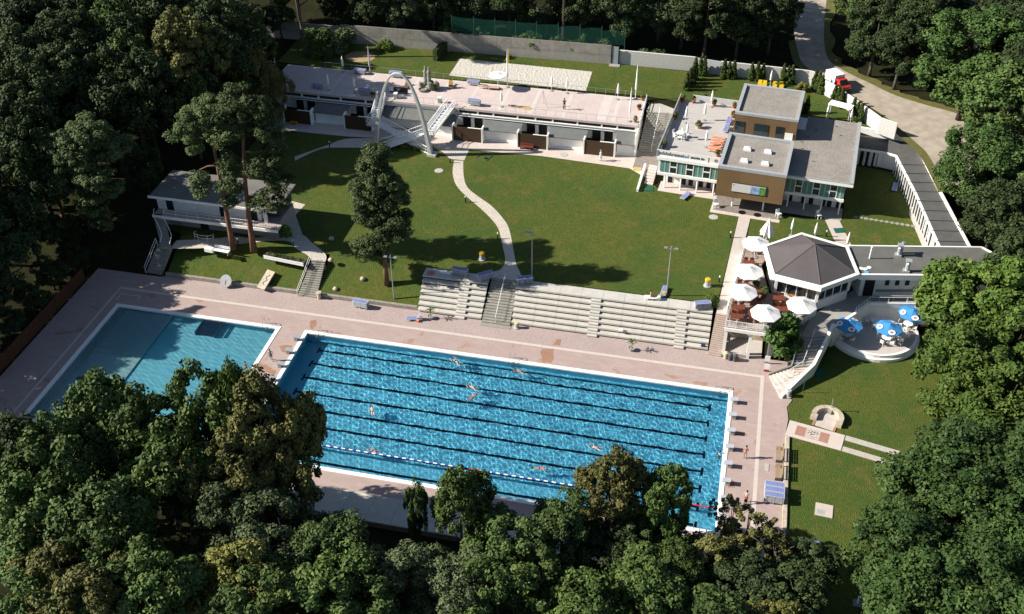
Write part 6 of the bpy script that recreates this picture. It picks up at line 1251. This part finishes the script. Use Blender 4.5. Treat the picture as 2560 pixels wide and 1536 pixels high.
for x, y, lab in ((8.0, 37.5, 'at the top end of the curved path'), (12.85, 27.6, 'at the first bend of the curved path'), (19.2, 19.8, 'at the lower bend of the curved path'), (48.6, 26.5, 'left of the straight walkway near the building'), (47.9, 16.3, 'left of the straight walkway near the bin'), (60.7, 29.4, 'by the short walkway behind the pavilion'), (-13.2, 11.35, 'between the two tall pines'), (-6.1, 12.6, 'at the inner flagstone path bend'), (-10.6, 38.2, 'beside the flagstone path under the cabin row')):
    t = empty('bollard_lamp', (x, y, LZ), 0, 'short black bollard lamp with a white head '+lab, 'bollard lamp', 'bollard lamps'); MB().tube([(0, 0, 0), (0, 0, .72)], .085, 8).build('post', BLK, t); MB().lathe([(.07, .72), (.08, .9), (.09, .94), (0, .98)], n=10).build('lamp_head', WHITEP, t)
MASTM = mat('galvanised_mast', (.42, .45, .46), .45, .06, 3, metal=.4)
def mast(loc, h, lab, both=True):
    t = empty('lamp_mast', loc, 0, lab, 'lamp mast', 'tall lamp masts'); MB().tube([(0, 0, 0), (0, 0, h)], [.085, .055], 8).build('pole', MASTM, t); MB().bar((-.75 if both else -.7, 0, h-.35), (.75 if both else .1, 0, h-.35), .03).build('cross_arm', MASTM, t)
    for x in ((-.62, .62) if both else (-.62, -.2)): MB().box(x-.2, x+.2, -.2, .1, h-.34, h-.2).build('floodlight', MASTM, t)
mast((25.35, 12.0, LZ), 7.1, 'slim lamp mast with floodlights right of the stair head', False); mast((41.9, 12.15, LZ), 7.2, 'slim lamp mast with two side lights above the long seating steps'); mast((8.9, 7.4, .7), 6.6, 'slim dark lamp mast on the grass slope beside the lone pine')
tag(MB().tube([(58.55, 1.3, 0), (58.55, 1.3, 1.9)], .03, 6).build('post', mat('green_post', (.05, .12, .09))), 'thin green post on the lawn below the restaurant stair', 'post')
for x, y, z, rz, lab in ((60.45, 5.2, .02, .6, 'dark green mat on the lawn beside the restaurant stair'), (62.4, 31.2, LZ+.03, .3, 'dark green mat beside the short walkway'), (36.8, 36.3, LZ+.03, .2, 'dark green mat at the cheek wall of the little stair')): tag(MB().cbox((x, y, z), (1.3, 1.1, .03), rz).build('doormat', mat('green_mat', (.012, .12, .085), .9, .15, 5)), lab, 'mat')
MH = mat('manhole_pale', (.50, .49, .46), .9, .1, 3)
for x, y, z, lab in ((7.0, 35.0, LZ, 'round pale manhole cover on the lawn left of the curved path'), (46.1, 31.0, LZ, 'round pale manhole cover on the lawn before the timber box'), (23.55, 43.3, LZ+.02, 'round manhole cover in the apron before the cabins'), (73.6, -3.9, .02, 'round pale cover on the lawn by the large-leaved trees')): tag(MB().lathe([(.62, 0), (.62, .03), (.5, .035), (0, .035)], (x, y, z), 20).build('manhole_cover', MH), lab, 'manhole cover')
for x, y, lab in ((49.75, 32.9, 'left dark grate ring in the porch edge'), (51.8, 32.7, 'right dark grate ring in the porch edge')): tag(MB().lathe([(.5, 0), (.5, .02), (.4, .025), (0, .015)], (x, y, LZ+.05), 18).build('grate_ring', BLK), lab, 'grate')
for k in range(12): tag(MB().cbox((64.6+.66*k, 35.05-.06*k, LZ+.004), (.5, .5, .03), .1*k).build('stepping_stone', KERB), 'square stepping stone in the row across the colonnade lawn', 'stepping stone', 'stepping stones in the colonnade lawn')
t = empty('goal_frame', (12.4, 40.3, LZ), R(-14), 'low dark square frame lying in the arch shadow on the lawn', 'frame'); mb = MB(); mb.box(-.9, .9, -1.0, -.92, 0, .08).box(-.9, .9, .92, 1.0, 0, .08).box(-.9, -.82, -.92, .92, 0, .08).box(.82, .9, -.92, .92, 0, .08); mb.build('rim', DKGREY, t); MB().box(.25, .6, -.6, -.25, 0, .1).build('hatch', BLK, t)
# ---- benches, fountain, mosaic, slab on the right lawn
WOODB = mat('bench_wood', (.34, .25, .16), .7, .15, 4)
for y, lab in ((-9.4, 'upper wooden bench facing the pool at the right deck edge'), (-12.0, 'lower wooden bench facing the pool at the right deck edge')):
    t = empty('garden_bench', (56.3, y, .01), 0, lab, 'bench', 'wooden benches by the right lawn')
    mb = MB()
    for k in range(4): mb.box(-.35+.13*k, -.24+.13*k, -1.05, 1.05, .42, .46)
    mb.build('seat', WOODB, t); mb = MB()
    for k in range(4): mb.box(.24+.03*k, .28+.03*k, -1.05, 1.05, .52+.13*k, .62+.13*k)
    mb.build('backrest', WOODB, t)
    for yy in (-.95, .95): MB().box(-.35, .3, yy-.04, yy+.04, 0, .42).box(.26, .36, yy-.04, yy+.04, .42, 1.0).build('leg', DKGREY, t)
tag(MB().cbox((55.1, -11.3, .004), (.4, 1.1, .03)).build('drain_cover', MH), 'small pale drain cover in the deck left of the benches', 'drain cover')
t = empty('fountain', (61.2, -2.6, 0), R(-15), 'horseshoe stone fountain wall with a water spout set in the lawn', 'fountain')
mb = MB(); v = []; f = []; n = 16
for k in range(n+1):
    a = R(-8+196*k/n); 
    for r_, z in ((1.2, .0), (1.2, .62), (1.72, .62), (1.72, 0)): v.append((r_*math.cos(a), r_*math.sin(a), z))
for k in range(n): f += [(k*4+j, k*4+(j+1) % 4, k*4+4+(j+1) % 4, k*4+4+j) for j in range(4)]
f += [(3, 2, 1, 0), tuple(n*4+j for j in range(4))]
mb.add(v, f).build('curved_wall', PALEST, t)
for s_ in (-1, 1): MB().box(s_*1.35-.35, s_*1.35+.35, -.75, -.1, 0, .5).build('end_block', PALEST, t)
MB().box(-1.15, 1.15, -1.5, 1.1, 0, .05).build('basin_floor', PATH, t); MB().box(-1.25, -1.0, -1.6, .2, .051, .09).build('red_border', mat('red_paving', (.42, .23, .18), .9, .1, 3), t); MB().box(1.0, 1.25, -1.6, .2, .051, .09).build('red_border', mat('red_paving', (.42, .23, .18)), t); MB().tube([(0, 1.5, .5), (0, 1.5, 1.9), (0, 1.2, 1.95)], .05, 6).build('spout', STEEL, t); MB().box(-.18, .18, .9, 1.19, .05, .5).build('tap_stand', CONC, t)
t = empty('mosaic_plate', (60.0, -5.3, 0), R(-11), 'pale stone platform with a reddish field and a dark mosaic in the middle', 'platform')
MB().box(-3.0, 2.9, -1.35, 1.15, -.05, .07).build('border', BAND, t); MB().box(-2.1, 1.4, -.85, .65, .07, .078).build('red_field', mat('red_paving', (.42, .23, .18)), t); MB().box(-1.05, .45, -.8, .6, .0785, .085).build('white_field', PATH, t)
rs0 = np.random.RandomState(12); mb = MB()
for k in range(26): x, y = rs0.uniform(-.85, .25), rs0.uniform(-.55, .4); mb.cbox((x, y, .0855), (rs0.uniform(.1, .3), .06, .006), rs0.uniform(0, 3))
mb.build('mosaic_figure', mat('mosaic_dark', (.10, .11, .09), .8, .2, 5), t)
for off, lab in ((.78, 'upper'), (-1.0, 'lower')):
    tag(MB().box(0, 5.6, -.38, .38, -.02, .06).box(2.75, 2.8, -.38, .38, .0601, .064).build('stone_strip', GRAV), lab+' of the two parallel stone strips running from the mosaic platform', 'stone strip', 'stone strips in the right lawn'); o = bpy.data.objects[-1] if False else [q for q in COL.objects if q.name.startswith('stone_strip')][-1]; o.location = (62.95+.19*off, -5.75+off*.98-.1, 0); o.rotation_euler = (0, 0, R(-12.5))
t = empty('stone_slab', (60.85, -16.1, 0), R(-4), 'pale square stone slab with a grey grille in the right lawn', 'slab'); MB().box(-.85, .85, -.85, .85, -.02, .09).build('slab', PATH, t); MB().box(-.65, .1, -.6, -.05, .09, .1).build('grille', ZINC, t)
t = empty('shower_post', (63.8, -26.9, 0), 0, 'white shower post at the dark bottom edge of the lawn', 'shower'); MB().tube([(0, 0, 0), (0, 0, 2.2)], .09, 8).build('post', WHITE_METAL, t); MB().lathe([(.0, 2.1), (.2, 2.15), (.16, 2.35), (0, 2.4)], n=10).build('shower_head', WHITE_METAL, t); MB().box(-.4, .4, -.4, .4, 0, .06).build('tray', CONC, t)
for y, z, m_, lab in ((5.55, .85, WHITEP, 'white notice board under the leafy young tree'), (4.1, .7, WHITEP, 'white notice board with red foot by the stair')): t = empty('notice_board', (54.45, y, 0), 0, lab, 'board', 'notice boards'); MB().box(-.3, .3, -.03, .03, .35, 1.15).build('panel', m_, t); MB().box(-.3, .3, -.04, .04, 0, .34).build('foot', REDPOT if z == .7 else CONC, t)
# ---- terrace odds and ends
t = empty('statue_group', (.6, 52.8, UZ+.03), 0, 'grey stone statue of two upright figures above rocks and a basin', 'statue')
STN = mat('statue_stone', (.27, .27, .235), .95, .25, 3, bump=.5); rs0 = np.random.RandomState(4); mb = MB()
for k in range(22): x, y = rs0.uniform(-1.2, 1.3), rs0.uniform(-.7, .7); r_ = rs0.uniform(.22, .5); mb.lathe([(r_*.7, 0), (r_, r_*.5), (r_*.8, r_*1.2+.3*rs0.rand()), (0, r_*1.6+.3*rs0.rand())], (x, y, rs0.uniform(0, .5)), 7, rs0.uniform(.7, 1))
mb.build('rockwork', STN, t)
for x, h_, lean in ((-.55, 3.6, .1), (.05, 3.5, -.05)):
    MB().lathe([(.36, .6), (.30, 1.2), (.34, 1.8), (.27, 2.3), (.36, 2.7), (.22, 2.95), (.1, 3.05), (.15, 3.2), (.16, 3.35), (.08, h_)], (x, .15+lean, 0), 9, .8).build('standing_figure', STN, t, smooth=True)
MB().lathe([(.62, 0), (.7, .35), (.6, .35), (.5, .2), (0, .2)], (-.7, -1.0, 0), 14).build('basin', STN, t); C, RC = broad(260, .7, 1.3, .1, 5, 16, .25); o = bpy.data.objects.new('plants', leaf_mesh('plants', C, RC, 50, .14, LEAF['fine'], 260)); COL.objects.link(o); o.parent = t; o.location = (1.0, -.5, 0)
t = empty('info_panel', (-3.5, 50.3, UZ+.03), 0, 'low black board with pale numbers seen through the arch', 'board'); pn = MB().box(-.75, 1.5, -.04, .04, .25, .95).build('black_panel', BLK, t); MB().box(-1.45, -.76, -.04, .04, .25, .95).build('white_panel', WHITEP, t); MB().box(-1.4, 1.45, -.03, .03, 0, .24).build('feet', DKGREY, t)
text_part('24°', .5, mat('grey_print', (.45, .45, .45), .6, 0), pn, (-.35, -.05, .42), (R(90), 0, 0))
t = empty('wall_bench', (17.9, 43.7, LZ+.02), R(-3), 'red-brown wooden bench before the middle brown screen', 'bench'); MB().box(-1.0, 1.0, -.25, .25, .42, .47).build('seat', REDW, t); MB().box(-1.0, 1.0, .26, .31, .5, .85).build('backrest', REDW, t); MB().box(-.9, -.82, -.22, .25, 0, .42).build('leg', REDW, t); MB().box(.82, .9, -.22, .25, 0, .42).build('leg', REDW, t)
t = empty('yellow_bench', (-18.4, 43.75, LZ+.02), 0, 'small bright yellow bench before the leftmost brown screen', 'bench'); MB().box(-.55, .55, -.2, .2, .38, .44).build('seat', YEL, t); MB().box(-.5, -.42, -.2, .2, 0, .38).build('leg', YEL, t); MB().box(.42, .5, -.2, .2, 0, .38).build('leg', YEL, t)
for x, lab in ((6.3, 'left'), (7.3, 'right')): pass
for x, y, s_, lab in ((10.6, 64.3, 1, 'yellow net post at the rear of the sand court'), (9.6, 57.4, 1, 'yellow net post at the front of the sand court')): t = empty('net_post', (x, y, UZ), 0, lab, 'post', 'volleyball net posts'); MB().tube([(0, 0, 0), (0, 0, 2.4)], .05, 6).build('pole', YEL, t); MB().bar((0, 0, 1.5), (-.9, .2, 0), .03).build('stay', YEL, t)
t = empty('camera_tripod', (18.9, 50.6, UZ+.03), 0, 'tall thin three-legged stand on the terrace near the photographer', 'stand'); 
for a in (90, 210, 330): MB().bar((0, 0, 2.6), (1.0*math.cos(R(a)), 1.0*math.sin(R(a)), 0), .025).build('leg', MASTM, t)
t = empty('garden_canopy', (62.0, 56.2, UZ), R(-20), 'white rectangular garden canopy on slim posts before the thujas', 'canopy'); MB().box(-1.7, 1.7, -.8, .8, 2.1, 2.18).build('roof', CANV, t)
for a in (-1.6, 1.6):
    for b in (-.7, .7): MB().bar((a, b, 0), (a, b, 2.1), .04).build('post', WHITE_METAL, t)
for x, y, lab in ((46.2, 33.5, 'white plastic chair at the left corner of the porch'), (54.5, 32.8, 'white plastic chair at the right corner of the porch'), (59.7, 33.6, 'white plastic chair before the right wing columns')):
    o = WC.copy(); COL.objects.link(o); o.location = (x, y, LZ+.05); o.rotation_euler = (0, 0, .6); o['label'] = lab; o['group'] = 'single white chairs'; o.scale = (1.3, 1.3, 1.3)
for x, y, z, m_, lab in ((47.0, 6.6, .43, mat('navy_bag', (.03, .03, .10), .7, .1, 4), 'dark blue bag on the lowest row near the right end of the steps'), (37.3, 6.9, .86, WHITEP, 'white bag lying on the second row of the long steps')): tag(MB().box(x-.25, x+.25, y-.16, y+.16, z, z+.3).build('beach_bag', m_, bevel=.06), lab, 'bag')
tag(MB().cbox((12.85, 10.6, LZ+.003), (.9, .9, .03), .1).build('towel', mat('red_striped_towel', (.60, .25, .22), .9, .5, 9)), 'red-striped towel at the top left corner of the steps', 'towel'); tag(MB().cbox((14.6, 11.0, LZ+.003), (1.6, .5, .12), -.15).build('towel', WHITEP, bevel=.03), 'white towel heap beside the red-striped towel', 'towel')
# ---- truck on the dirt road behind the garden wall
t = empty('pickup_truck', (61.9, 66.0, 6.78), math.atan2(64.0-67.6, 63.2-60.7), 'small truck with a white box body and red cab parked behind the garden wall', 'truck')
RED = mat('red_paint', (.55, .03, .03), .3, .05, 2, spec=.5); TYRE = mat('tyre_rubber', (.02, .02, .02), .9, .1, 3)
MB().box(-2.3, .2, -.9, .9, .55, 2.2).build('box_body', WHITEP, t, bevel=.06); mb = MB(); mb.add([(.22, -.85, .45), (2.2, -.85, .45), (2.2, .85, .45), (.22, .85, .45), (.22, -.85, 1.15), (2.2, -.85, 1.05), (2.2, .85, 1.05), (.22, .85, 1.15)], [(0,3,2,1),(4,5,6,7),(0,1,5,4),(1,2,6,5),(2,3,7,6),(3,0,4,7)]); mb.add([(.22, -.8, 1.152), (1.6, -.8, 1.09), (1.6, .8, 1.09), (.22, .8, 1.152), (.22, -.7, 1.75), (1.05, -.7, 1.75), (1.05, .7, 1.75), (.22, .7, 1.75)], [(4,5,6,7),(0,1,5,4),(2,3,7,6),(3,0,4,7)]); mb.build('cab', RED, t, bevel=.05)
MB().add([(1.62, -.72, 1.12), (1.62, .72, 1.12), (1.08, .66, 1.72), (1.08, -.66, 1.72)], [(0, 1, 2, 3)]).build('windscreen', GLASS, t); MB().box(2.15, 2.28, -.85, .85, .4, .6).build('bumper', DKGREY, t)
for x in (-1.5, 1.5):
    for y in (-.85, .85): MB().tube([(x, y-.1, .35), (x, y+.1, .35)], .35, 14).build('wheel', TYRE, t)
for y in (-.6, .6): MB().box(2.2, 2.24, y-.14, y+.14, .7, .88).build('headlight', WHITEP, t)
# ---- pool equipment: starting blocks, ladders, lane rope
SB = None
for k, yy in enumerate(LANE_Y):
    for side, x, rz in ((1, 51.15, 0), (-1, -.15, math.pi)):
        lab = ('first','second','third','fourth','fifth','sixth','seventh','last')[k]+' starting block from the far corner at the '+('right' if side == 1 else 'left')+' end of the lane pool'
        if SB is None:
            SB = empty('starting_block', (x, yy, 0), rz, lab, 'starting block', 'starting blocks'); MB().box(-.05, .35, -.22, .22, 0, .5).build('pedestal', CONC, SB); mb = MB(); mb.add([(-.45, -.3, .52), (.42, -.3, .62), (.42, .3, .62), (-.45, .3, .52), (-.45, -.3, .58), (.42, -.3, .68), (.42, .3, .68), (-.45, .3, .58)], [(0,3,2,1),(4,5,6,7),(0,1,5,4),(1,2,6,5),(2,3,7,6),(3,0,4,7)]); mb.build('platform', GREY_BLOCK, SB)
        else: dup(SB, (x, yy, 0), rz, lab)
def ladder(x, y, rz, lab):
    t = empty('pool_ladder', (x, y, 0), rz, lab, 'pool ladder', 'pool ladders')
    for s_ in (-.3, .3): MB().tube([(s_, .75, .05), (s_, .75, .7), (s_, .62, .88), (s_, .3, .88), (s_, -.1, .6), (s_, -.15, -.9)], .03, 6).build('rail', STEEL, t)
    for z in (-.25, -.5, -.75): MB().box(-.27, .27, -.2, -.12, z-.02, z).build('rung', STEEL, t)
for x, y, rz, lab in ((-4.9, -.5, 0, 'steel ladder at the right end of the shallow pool far edge'), (1.7, -.5, 0, 'steel ladder at the far left corner of the lane pool'), (25.6, -.5, 0, 'steel ladder at the middle of the lane pool far edge'), (49.3, -.5, 0, 'steel ladder at the far right corner of the lane pool'), (26.4, -21.1, math.pi, 'steel ladder at the middle of the lane pool near edge'), (48.7, -21.1, math.pi, 'steel ladder at the near right corner of the lane pool')): ladder(x, y, rz, lab)
t = empty('lane_rope', (25.5, -18.06, -.05), 0, 'floating blue and white lane rope with red ends and a red middle', 'lane rope')
def floats(segs, m, nm):
    for a, b in segs: MB().tube([(a-25.5, 0, 0), (b-25.5, 0, 0)], .075, 8).build(nm, m, t)
white = []; blue = []; x = 5.2
while x < 45.6:
    if not 24.9 < x+.5 < 26.4: white.append((x, x+.42)); blue.append((x+.42, x+.84))
    x += .84
floats([(.6, 5.2), (45.8, 50.4)], mat('red_float', (.62, .03, .05), .5, .05, 4), 'red_float'); floats([(25.0, 26.2)], mat('red_float', (.62, .03, .05)), 'red_float'); 
floats(white, WHITEP, 'white_float'); floats(blue, mat('blue_float', (.05, .14, .55), .5, .05, 4), 'blue_float')
# ================================================================ PEOPLE
SKINT = mat('skin_tan', (.46, .29, .21), .6, .06, 6); SKINP = mat('skin_pale', (.62, .46, .38), .6, .06, 6); HAIRD = mat('hair_dark', (.02, .014, .01), .6, .1, 8); HAIRG = mat('hair_grey', (.45, .43, .40), .7, .1, 8)
CLOTH = {'teal': mat('teal_cloth', (.10, .34, .28), .8, .08, 5), 'black': mat('black_cloth', (.012, .012, .015), .8, .1, 5), 'white': mat('white_cloth', (.75, .76, .78), .8, .05, 5), 'grey': mat('grey_cloth', (.14, .14, .16), .8, .1, 5), 'red': mat('red_cloth', (.42, .05, .05), .8, .1, 5), 'pink': mat('pink_cloth', (.62, .38, .33), .8, .1, 5)}
def skin_chain(name, verts, edges, radii, m, parent, root=0, lv=1):
    me = bpy.data.meshes.new(name); me.from_pydata([tuple(v) for v in verts], edges, []); me.update(); o = bpy.data.objects.new(name, me); COL.objects.link(o); o.parent = parent
    bpy.context.view_layer.objects.active = o
    sm = o.modifiers.new('skin', 'SKIN'); sm.use_smooth_shade = True
    if not me.skin_vertices: me.attributes
    sv = me.skin_vertices[0].data if me.skin_vertices else None
    if sv:
        for i, r_ in enumerate(radii): sv[i].radius = (r_ if hasattr(r_, '__len__') else (r_, r_)); sv[i].use_root = (i == root)
    ss = o.modifiers.new('sub', 'SUBSURF'); ss.levels = ss.render_levels = lv
    me.materials.append(m); return o
def person(loc, rz, lab, pose='stand', skin=SKINT, hair=HAIRD, wear=(), tilt=None, group=None, larm=None, rarm=None, lleg=None, rleg=None, bend=0.0, longhair=False):
    """body joints in metres, facing -Y; arms/legs: lists of joint positions"""
    t = empty('person', loc, 0, lab, 'person', group)
    M_ = Matrix.Rotation(rz, 4, 'Z') @ (tilt or Matrix.Identity(4))
    up = lambda z, y=0.0: Vector((0, y-bend*max(0, z-.95), z))
    V = [up(.95), up(1.12), up(1.32), up(1.47), up(1.55), up(1.63, -.015), up(1.70, -.005), up(1.755)]; Rr = [(.145, .105), (.125, .095), (.155, .105), (.065, .06), (.055, .055), (.082, .098), (.088, .105), (.05, .06)]
    Ed = [(i, i+1) for i in range(7)]
    def chain(start, pts, rad):
        b = start
        for p_, r_ in zip(pts, rad): V.append(Vector(p_)); Rr.append(r_ if hasattr(r_, '__len__') else (r_, r_)); Ed.append((b, len(V)-1)); b = len(V)-1
        return b
    sh = up(1.41)
    A = {1: larm or [(.26, .02, 1.15), (.28, -.06, .92)], -1: rarm or [(-.26, .02, 1.15), (-.28, -.06, .92)]}
    G_ = {1: lleg or [(.11, -.03, .50), (.12, .02, .09), (.13, -.16, .03)], -1: rleg or [(-.11, -.03, .50), (-.12, .02, .09), (-.13, -.16, .03)]}
    legpts = {}
    for s in (1, -1):
        e = chain(2, [sh+Vector((.175*s, 0, 0)), *A[s]], [.052, .042, .032])
        a0, a1 = Vector(A[s][0]), Vector(A[s][1]); d = (a1-a0).normalized(); side = d.cross(Vector((0, 1, .2))); side = side.normalized() if side.length > .1 else Vector((1, 0, 0)); pn = side.cross(d)
        h = chain(e, [a1+d*.05, a1+d*.085], [(.036, .022), (.038, .02)])
        for k in range(4):
            o_ = side*(.027-.018*k); L_ = (.062, .075, .07, .055)[k]; chain(h, [a1+d*.10+o_, a1+d*(.10+L_*.6)+o_+pn*.008, a1+d*(.10+L_)+o_+pn*.022], [.009, .0085, .007])
        chain(h-1, [a1+d*.07+side*.045, a1+d*.105+side*.062], [.010, .008])
        hip = Vector((.1*s, 0, .88)) if not (lleg and lleg[0][2] > .9) else Vector((.1*s, -.02, .92)); chain(0, [hip, *G_[s]], [.088, .058, .042, .03]); legpts[s] = [hip]+[Vector(q) for q in G_[s]]
    body = skin_chain('body', [M_ @ v for v in V], Ed, Rr, skin, t)
    hm = MB(); c = up(1.70, .012); hv = []
    hm.lathe([(.0, .125), (.06, .108), (.092, .06), (.10, .0), (.088, -.05)], (0, 0, 0), 12, 1.12)
    if longhair: hm.lathe([(.09, -.02), (.085, -.15), (.05, -.28)], (0, .05, 0), 10, .7)
    hm.v = [tuple(M_ @ (Vector(v)+c)) for v in hm.v]; hm.build('hair', hair, t, smooth=True)
    fm = MB()
    for s in (-1, 1): fm.cbox((.034*s, -.115, 1.645), (.022, .012, .012))
    fm.cbox((0, -.112, 1.588), (.045, .01, .009)); b_ = Vector((0, -bend*.7, 0)); fm.v = [tuple(M_ @ (Vector(v)+b_)) for v in fm.v]; fm.build('face', HAIRD, t)
    nm = MB().tube([(0, -.105, 1.65), (0, -.135, 1.615), (0, -.11, 1.605)], [.01, .014, .008], 5); nm.v = [tuple(M_ @ (Vector(v)+b_)) for v in nm.v]; nm.build('nose', skin, t)
    for what, col in wear:
        w = MB()
        if what in ('shorts', 'trousers'):
            w.lathe([(.155, .82), (.165, .9), (.158, 1.02)], n=14, sq=.75)
            for s in (-1, 1):
                q = legpts[s]; ps = [q[0]+Vector((0, 0, .03)), q[0].lerp(q[1], .75)] if what == 'shorts' else [q[0]+Vector((0, 0, .03)), q[1], q[2]]; w.tube(ps, [.105, .088] if what == 'shorts' else [.105, .08, .065], 10)
        elif what == 'brief': w.lathe([(.10, .82), (.158, .9), (.155, .98)], n=14, sq=.75)
        elif what == 'top': w.lathe([(.162, 1.25), (.168, 1.33), (.15, 1.37)], n=14, sq=.72)
        elif what == 'shirt':
            w.lathe([(.165, .90), (.15, 1.1), (.178, 1.3), (.165, 1.42), (.07, 1.49)], n=14, sq=.75)
            for s in (-1, 1): w.tube([Vector((.15*s, 0, 1.42)), Vector((.175*s, 0, 1.41)).lerp(Vector(A[s][0]), .9)], [.075, .065], 9)
        elif what == 'coat':
            w.lathe([(.19, .55), (.18, .8), (.165, 1.05), (.185, 1.3), (.17, 1.42), (.07, 1.49)], n=14, sq=.8)
            for s in (-1, 1): w.tube([Vector((.15*s, 0, 1.42)), Vector(A[s][0]), Vector(A[s][0]).lerp(Vector(A[s][1]), .9)], [.078, .065, .055], 9)
        if what != 'trousers' and bend: w.v = [(x, y-bend*max(0, z-.95), z) for x, y, z in w.v]
        w.v = [tuple(M_ @ Vector(v)) for v in w.v]; w.build({'brief': 'swim_brief', 'top': 'swim_top'}.get(what, what), CLOTH[col], t, smooth=True)
    return t
bpy.ops.object.select_all(action='DESELECT') if bpy.context.view_layer.objects.active else None
walk = dict(lleg=[(.11, -.16, .52), (.12, -.12, .09), (.13, -.30, .05)], rleg=[(-.11, .06, .50), (-.12, .26, .14), (-.13, .14, .04)], larm=[(.27, .10, 1.16), (.28, .10, .93)], rarm=[(-.27, -.06, 1.16), (-.27, -.22, .97)])
person((-1.74, -6.2, .005), R(20), 'dark-haired man in teal shorts walking between the two pools', wear=[('shorts', 'teal')], bend=.18, **walk)
person((52.8, -10.4, .005), R(-20), 'tanned woman in swimwear standing beside the starting blocks', wear=[('brief', 'red'), ('top', 'red')], longhair=True, larm=[(.25, .04, 1.14), (.13, -.16, 1.02)])
person((53.2, -16.75, .005), R(150), 'sunlit bather walking at the near right corner of the lane pool', skin=SKINP, wear=[('shorts', 'red')], rarm=[(-.26, .02, 1.15), (-.14, -.2, 1.1)], **{k: v for k, v in walk.items() if k != 'rarm'})
person((29.05, 42.6, LZ+.02), R(70), 'person in a long white robe walking along the cabin apron', skin=SKINP, hair=HAIRG, wear=[('coat', 'white'), ('trousers', 'white')], **walk)
person((22.2, 50.4, UZ+.03), R(10), 'photographer in grey shirt and black trousers standing on the sun terrace', wear=[('shirt', 'grey'), ('trousers', 'black')], larm=[(.24, -.12, 1.22), (.07, -.28, 1.50)], rarm=[(-.24, -.12, 1.22), (-.07, -.28, 1.50)])
tag(MB().box(22.12, 22.28, 49.98, 50.08, UZ+1.53, UZ+1.64).tube([(22.2, 49.98, UZ+1.58), (22.2, 49.90, UZ+1.58)], .045, 8).build('photo_camera', BLK), 'small black camera held by the photographer on the terrace', 'camera')
person((42.5, 56.9, UZ), R(-30), 'dark-clothed person standing on the garden lawn behind the roof deck', wear=[('shirt', 'black'), ('trousers', 'white')], rarm=[(-.36, -.05, 1.22), (-.55, -.15, 1.30)])
# seated bather on the top row
lounger((40.35, 11.1, LZ), R(8), 'cream lounger on the top row under the seated bather', 'cream lounger', CREAM, WHITEP, .35)
person((40.1, 11.15, LZ+.335-.85), R(95), 'tanned bather sitting upright on the cream lounger', wear=[('brief', 'pink')], lleg=[(.13, -.42, .98), (.14, -.82, .90), (.14, -.98, .92)], rleg=[(-.13, -.42, 1.00), (-.14, -.80, .90), (-.14, -.97, .92)], larm=[(.26, .0, 1.15), (.2, -.26, 1.02)], rarm=[(-.26, .0, 1.15), (-.2, -.26, 1.02)])
# lying bathers on the terrace
lie = Matrix.Rotation(R(-90), 4, 'X')
lounger((10.3, 54.6, UZ+.03), R(4), 'dark lounger under the person lying near the open terrace parasol', 'occupied loungers', CLOTH['pink'], BLK, .0)
person((9.5, 54.6, UZ+.47), R(94), 'person in pink swimwear lying on the lounger near the open terrace parasol', skin=SKINP, wear=[('brief', 'pink'), ('top', 'pink')], tilt=lie)
person((15.6, 49.5, UZ+.14), R(80), 'sunbather lying on a yellow towel at the front rail of the terrace', wear=[('brief', 'black')], tilt=lie); tag(MB().cbox((16.4, 49.55, UZ+.032), (2.0, .8, .02), -.15).build('towel', mat('yellow_towel', (.60, .42, .15), .9, .15, 5)), 'yellow towel under the sunbather at the terrace front rail', 'towel')
# swimmers: prone, head towards +Y before turning
prone = Matrix.Rotation(R(90), 4, 'X')
strk = dict(larm=[(.22, -.02, 1.70), (.12, .0, 1.95)], rarm=[(-.42, .04, 1.35), (-.40, -.02, 1.12)])
brst = dict(larm=[(.38, -.05, 1.52), (.30, -.10, 1.76)], rarm=[(-.38, -.05, 1.52), (-.30, -.10, 1.76)], lleg=[(.25, -.02, .62), (.34, .0, .30), (.42, -.02, .2)], rleg=[(-.25, -.02, .62), (-.34, .0, .30), (-.42, -.02, .2)])
def swimmer(x, y, ang, lab, kind=brst, skin=SKINP, wear=(('brief', 'black'),), hair=HAIRD, z=-.17):
    # body axis +Z becomes the swimming direction; ang is measured from +X
    d = R(ang)-R(90); tilt = Matrix.Rotation(R(-86), 4, 'X'); c = Vector((-math.sin(d), math.cos(d), 0))*-.9
    person((x+c.x, y+c.y, z), d, lab, skin=skin, hair=hair, wear=wear, tilt=tilt, group='swimmers in the lane pool', **kind)
swimmer(19.5, -1.8, 150, 'swimmer heading left in the first lane from the far edge', wear=(('brief', 'black'), ('top', 'black')))
swimmer(27.1, -1.85, 170, 'dark-haired swimmer doing breaststroke near the middle ladder', skin=SKINT); swimmer(22.5, -5.75, 160, 'swimmer stretched out on the second dark lane line'); swimmer(22.55, -7.4, 60, 'swimmer treading water between the second and third lane lines', kind=strk, skin=SKINT, wear=(('brief', 'red'),)); swimmer(12.5, -11.9, 115, 'small pale swimmer alone at the left of the lane pool', kind=strk)
swimmer(32.1, -16.4, 5, 'crawl swimmer with one raised arm left of the olive tree', kind=dict(larm=[(.30, .12, 1.6), (.25, .3, 1.75)], rarm=[(-.25, -.05, 1.2), (-.2, -.02, 1.0)]), skin=SKINT); swimmer(37.6, -12.2, 172, 'pale swimmer doing breaststroke just above the olive tree crown'); swimmer(14.8, -17.75, 168, 'red-clad swimmer close beside the lane rope', skin=SKINT, wear=(('brief', 'red'), ('top', 'red')))
person((50.2, -10.3, -1.45), R(-60), 'bather standing in the water at the right pool wall', skin=SKINP, wear=[('brief', 'black')], group='swimmers in the lane pool')
person((-4.2, -7.9, -1.0), R(60), 'dark-haired bather standing in the shallow pool near its right edge', skin=SKINT, wear=[('brief', 'black')])
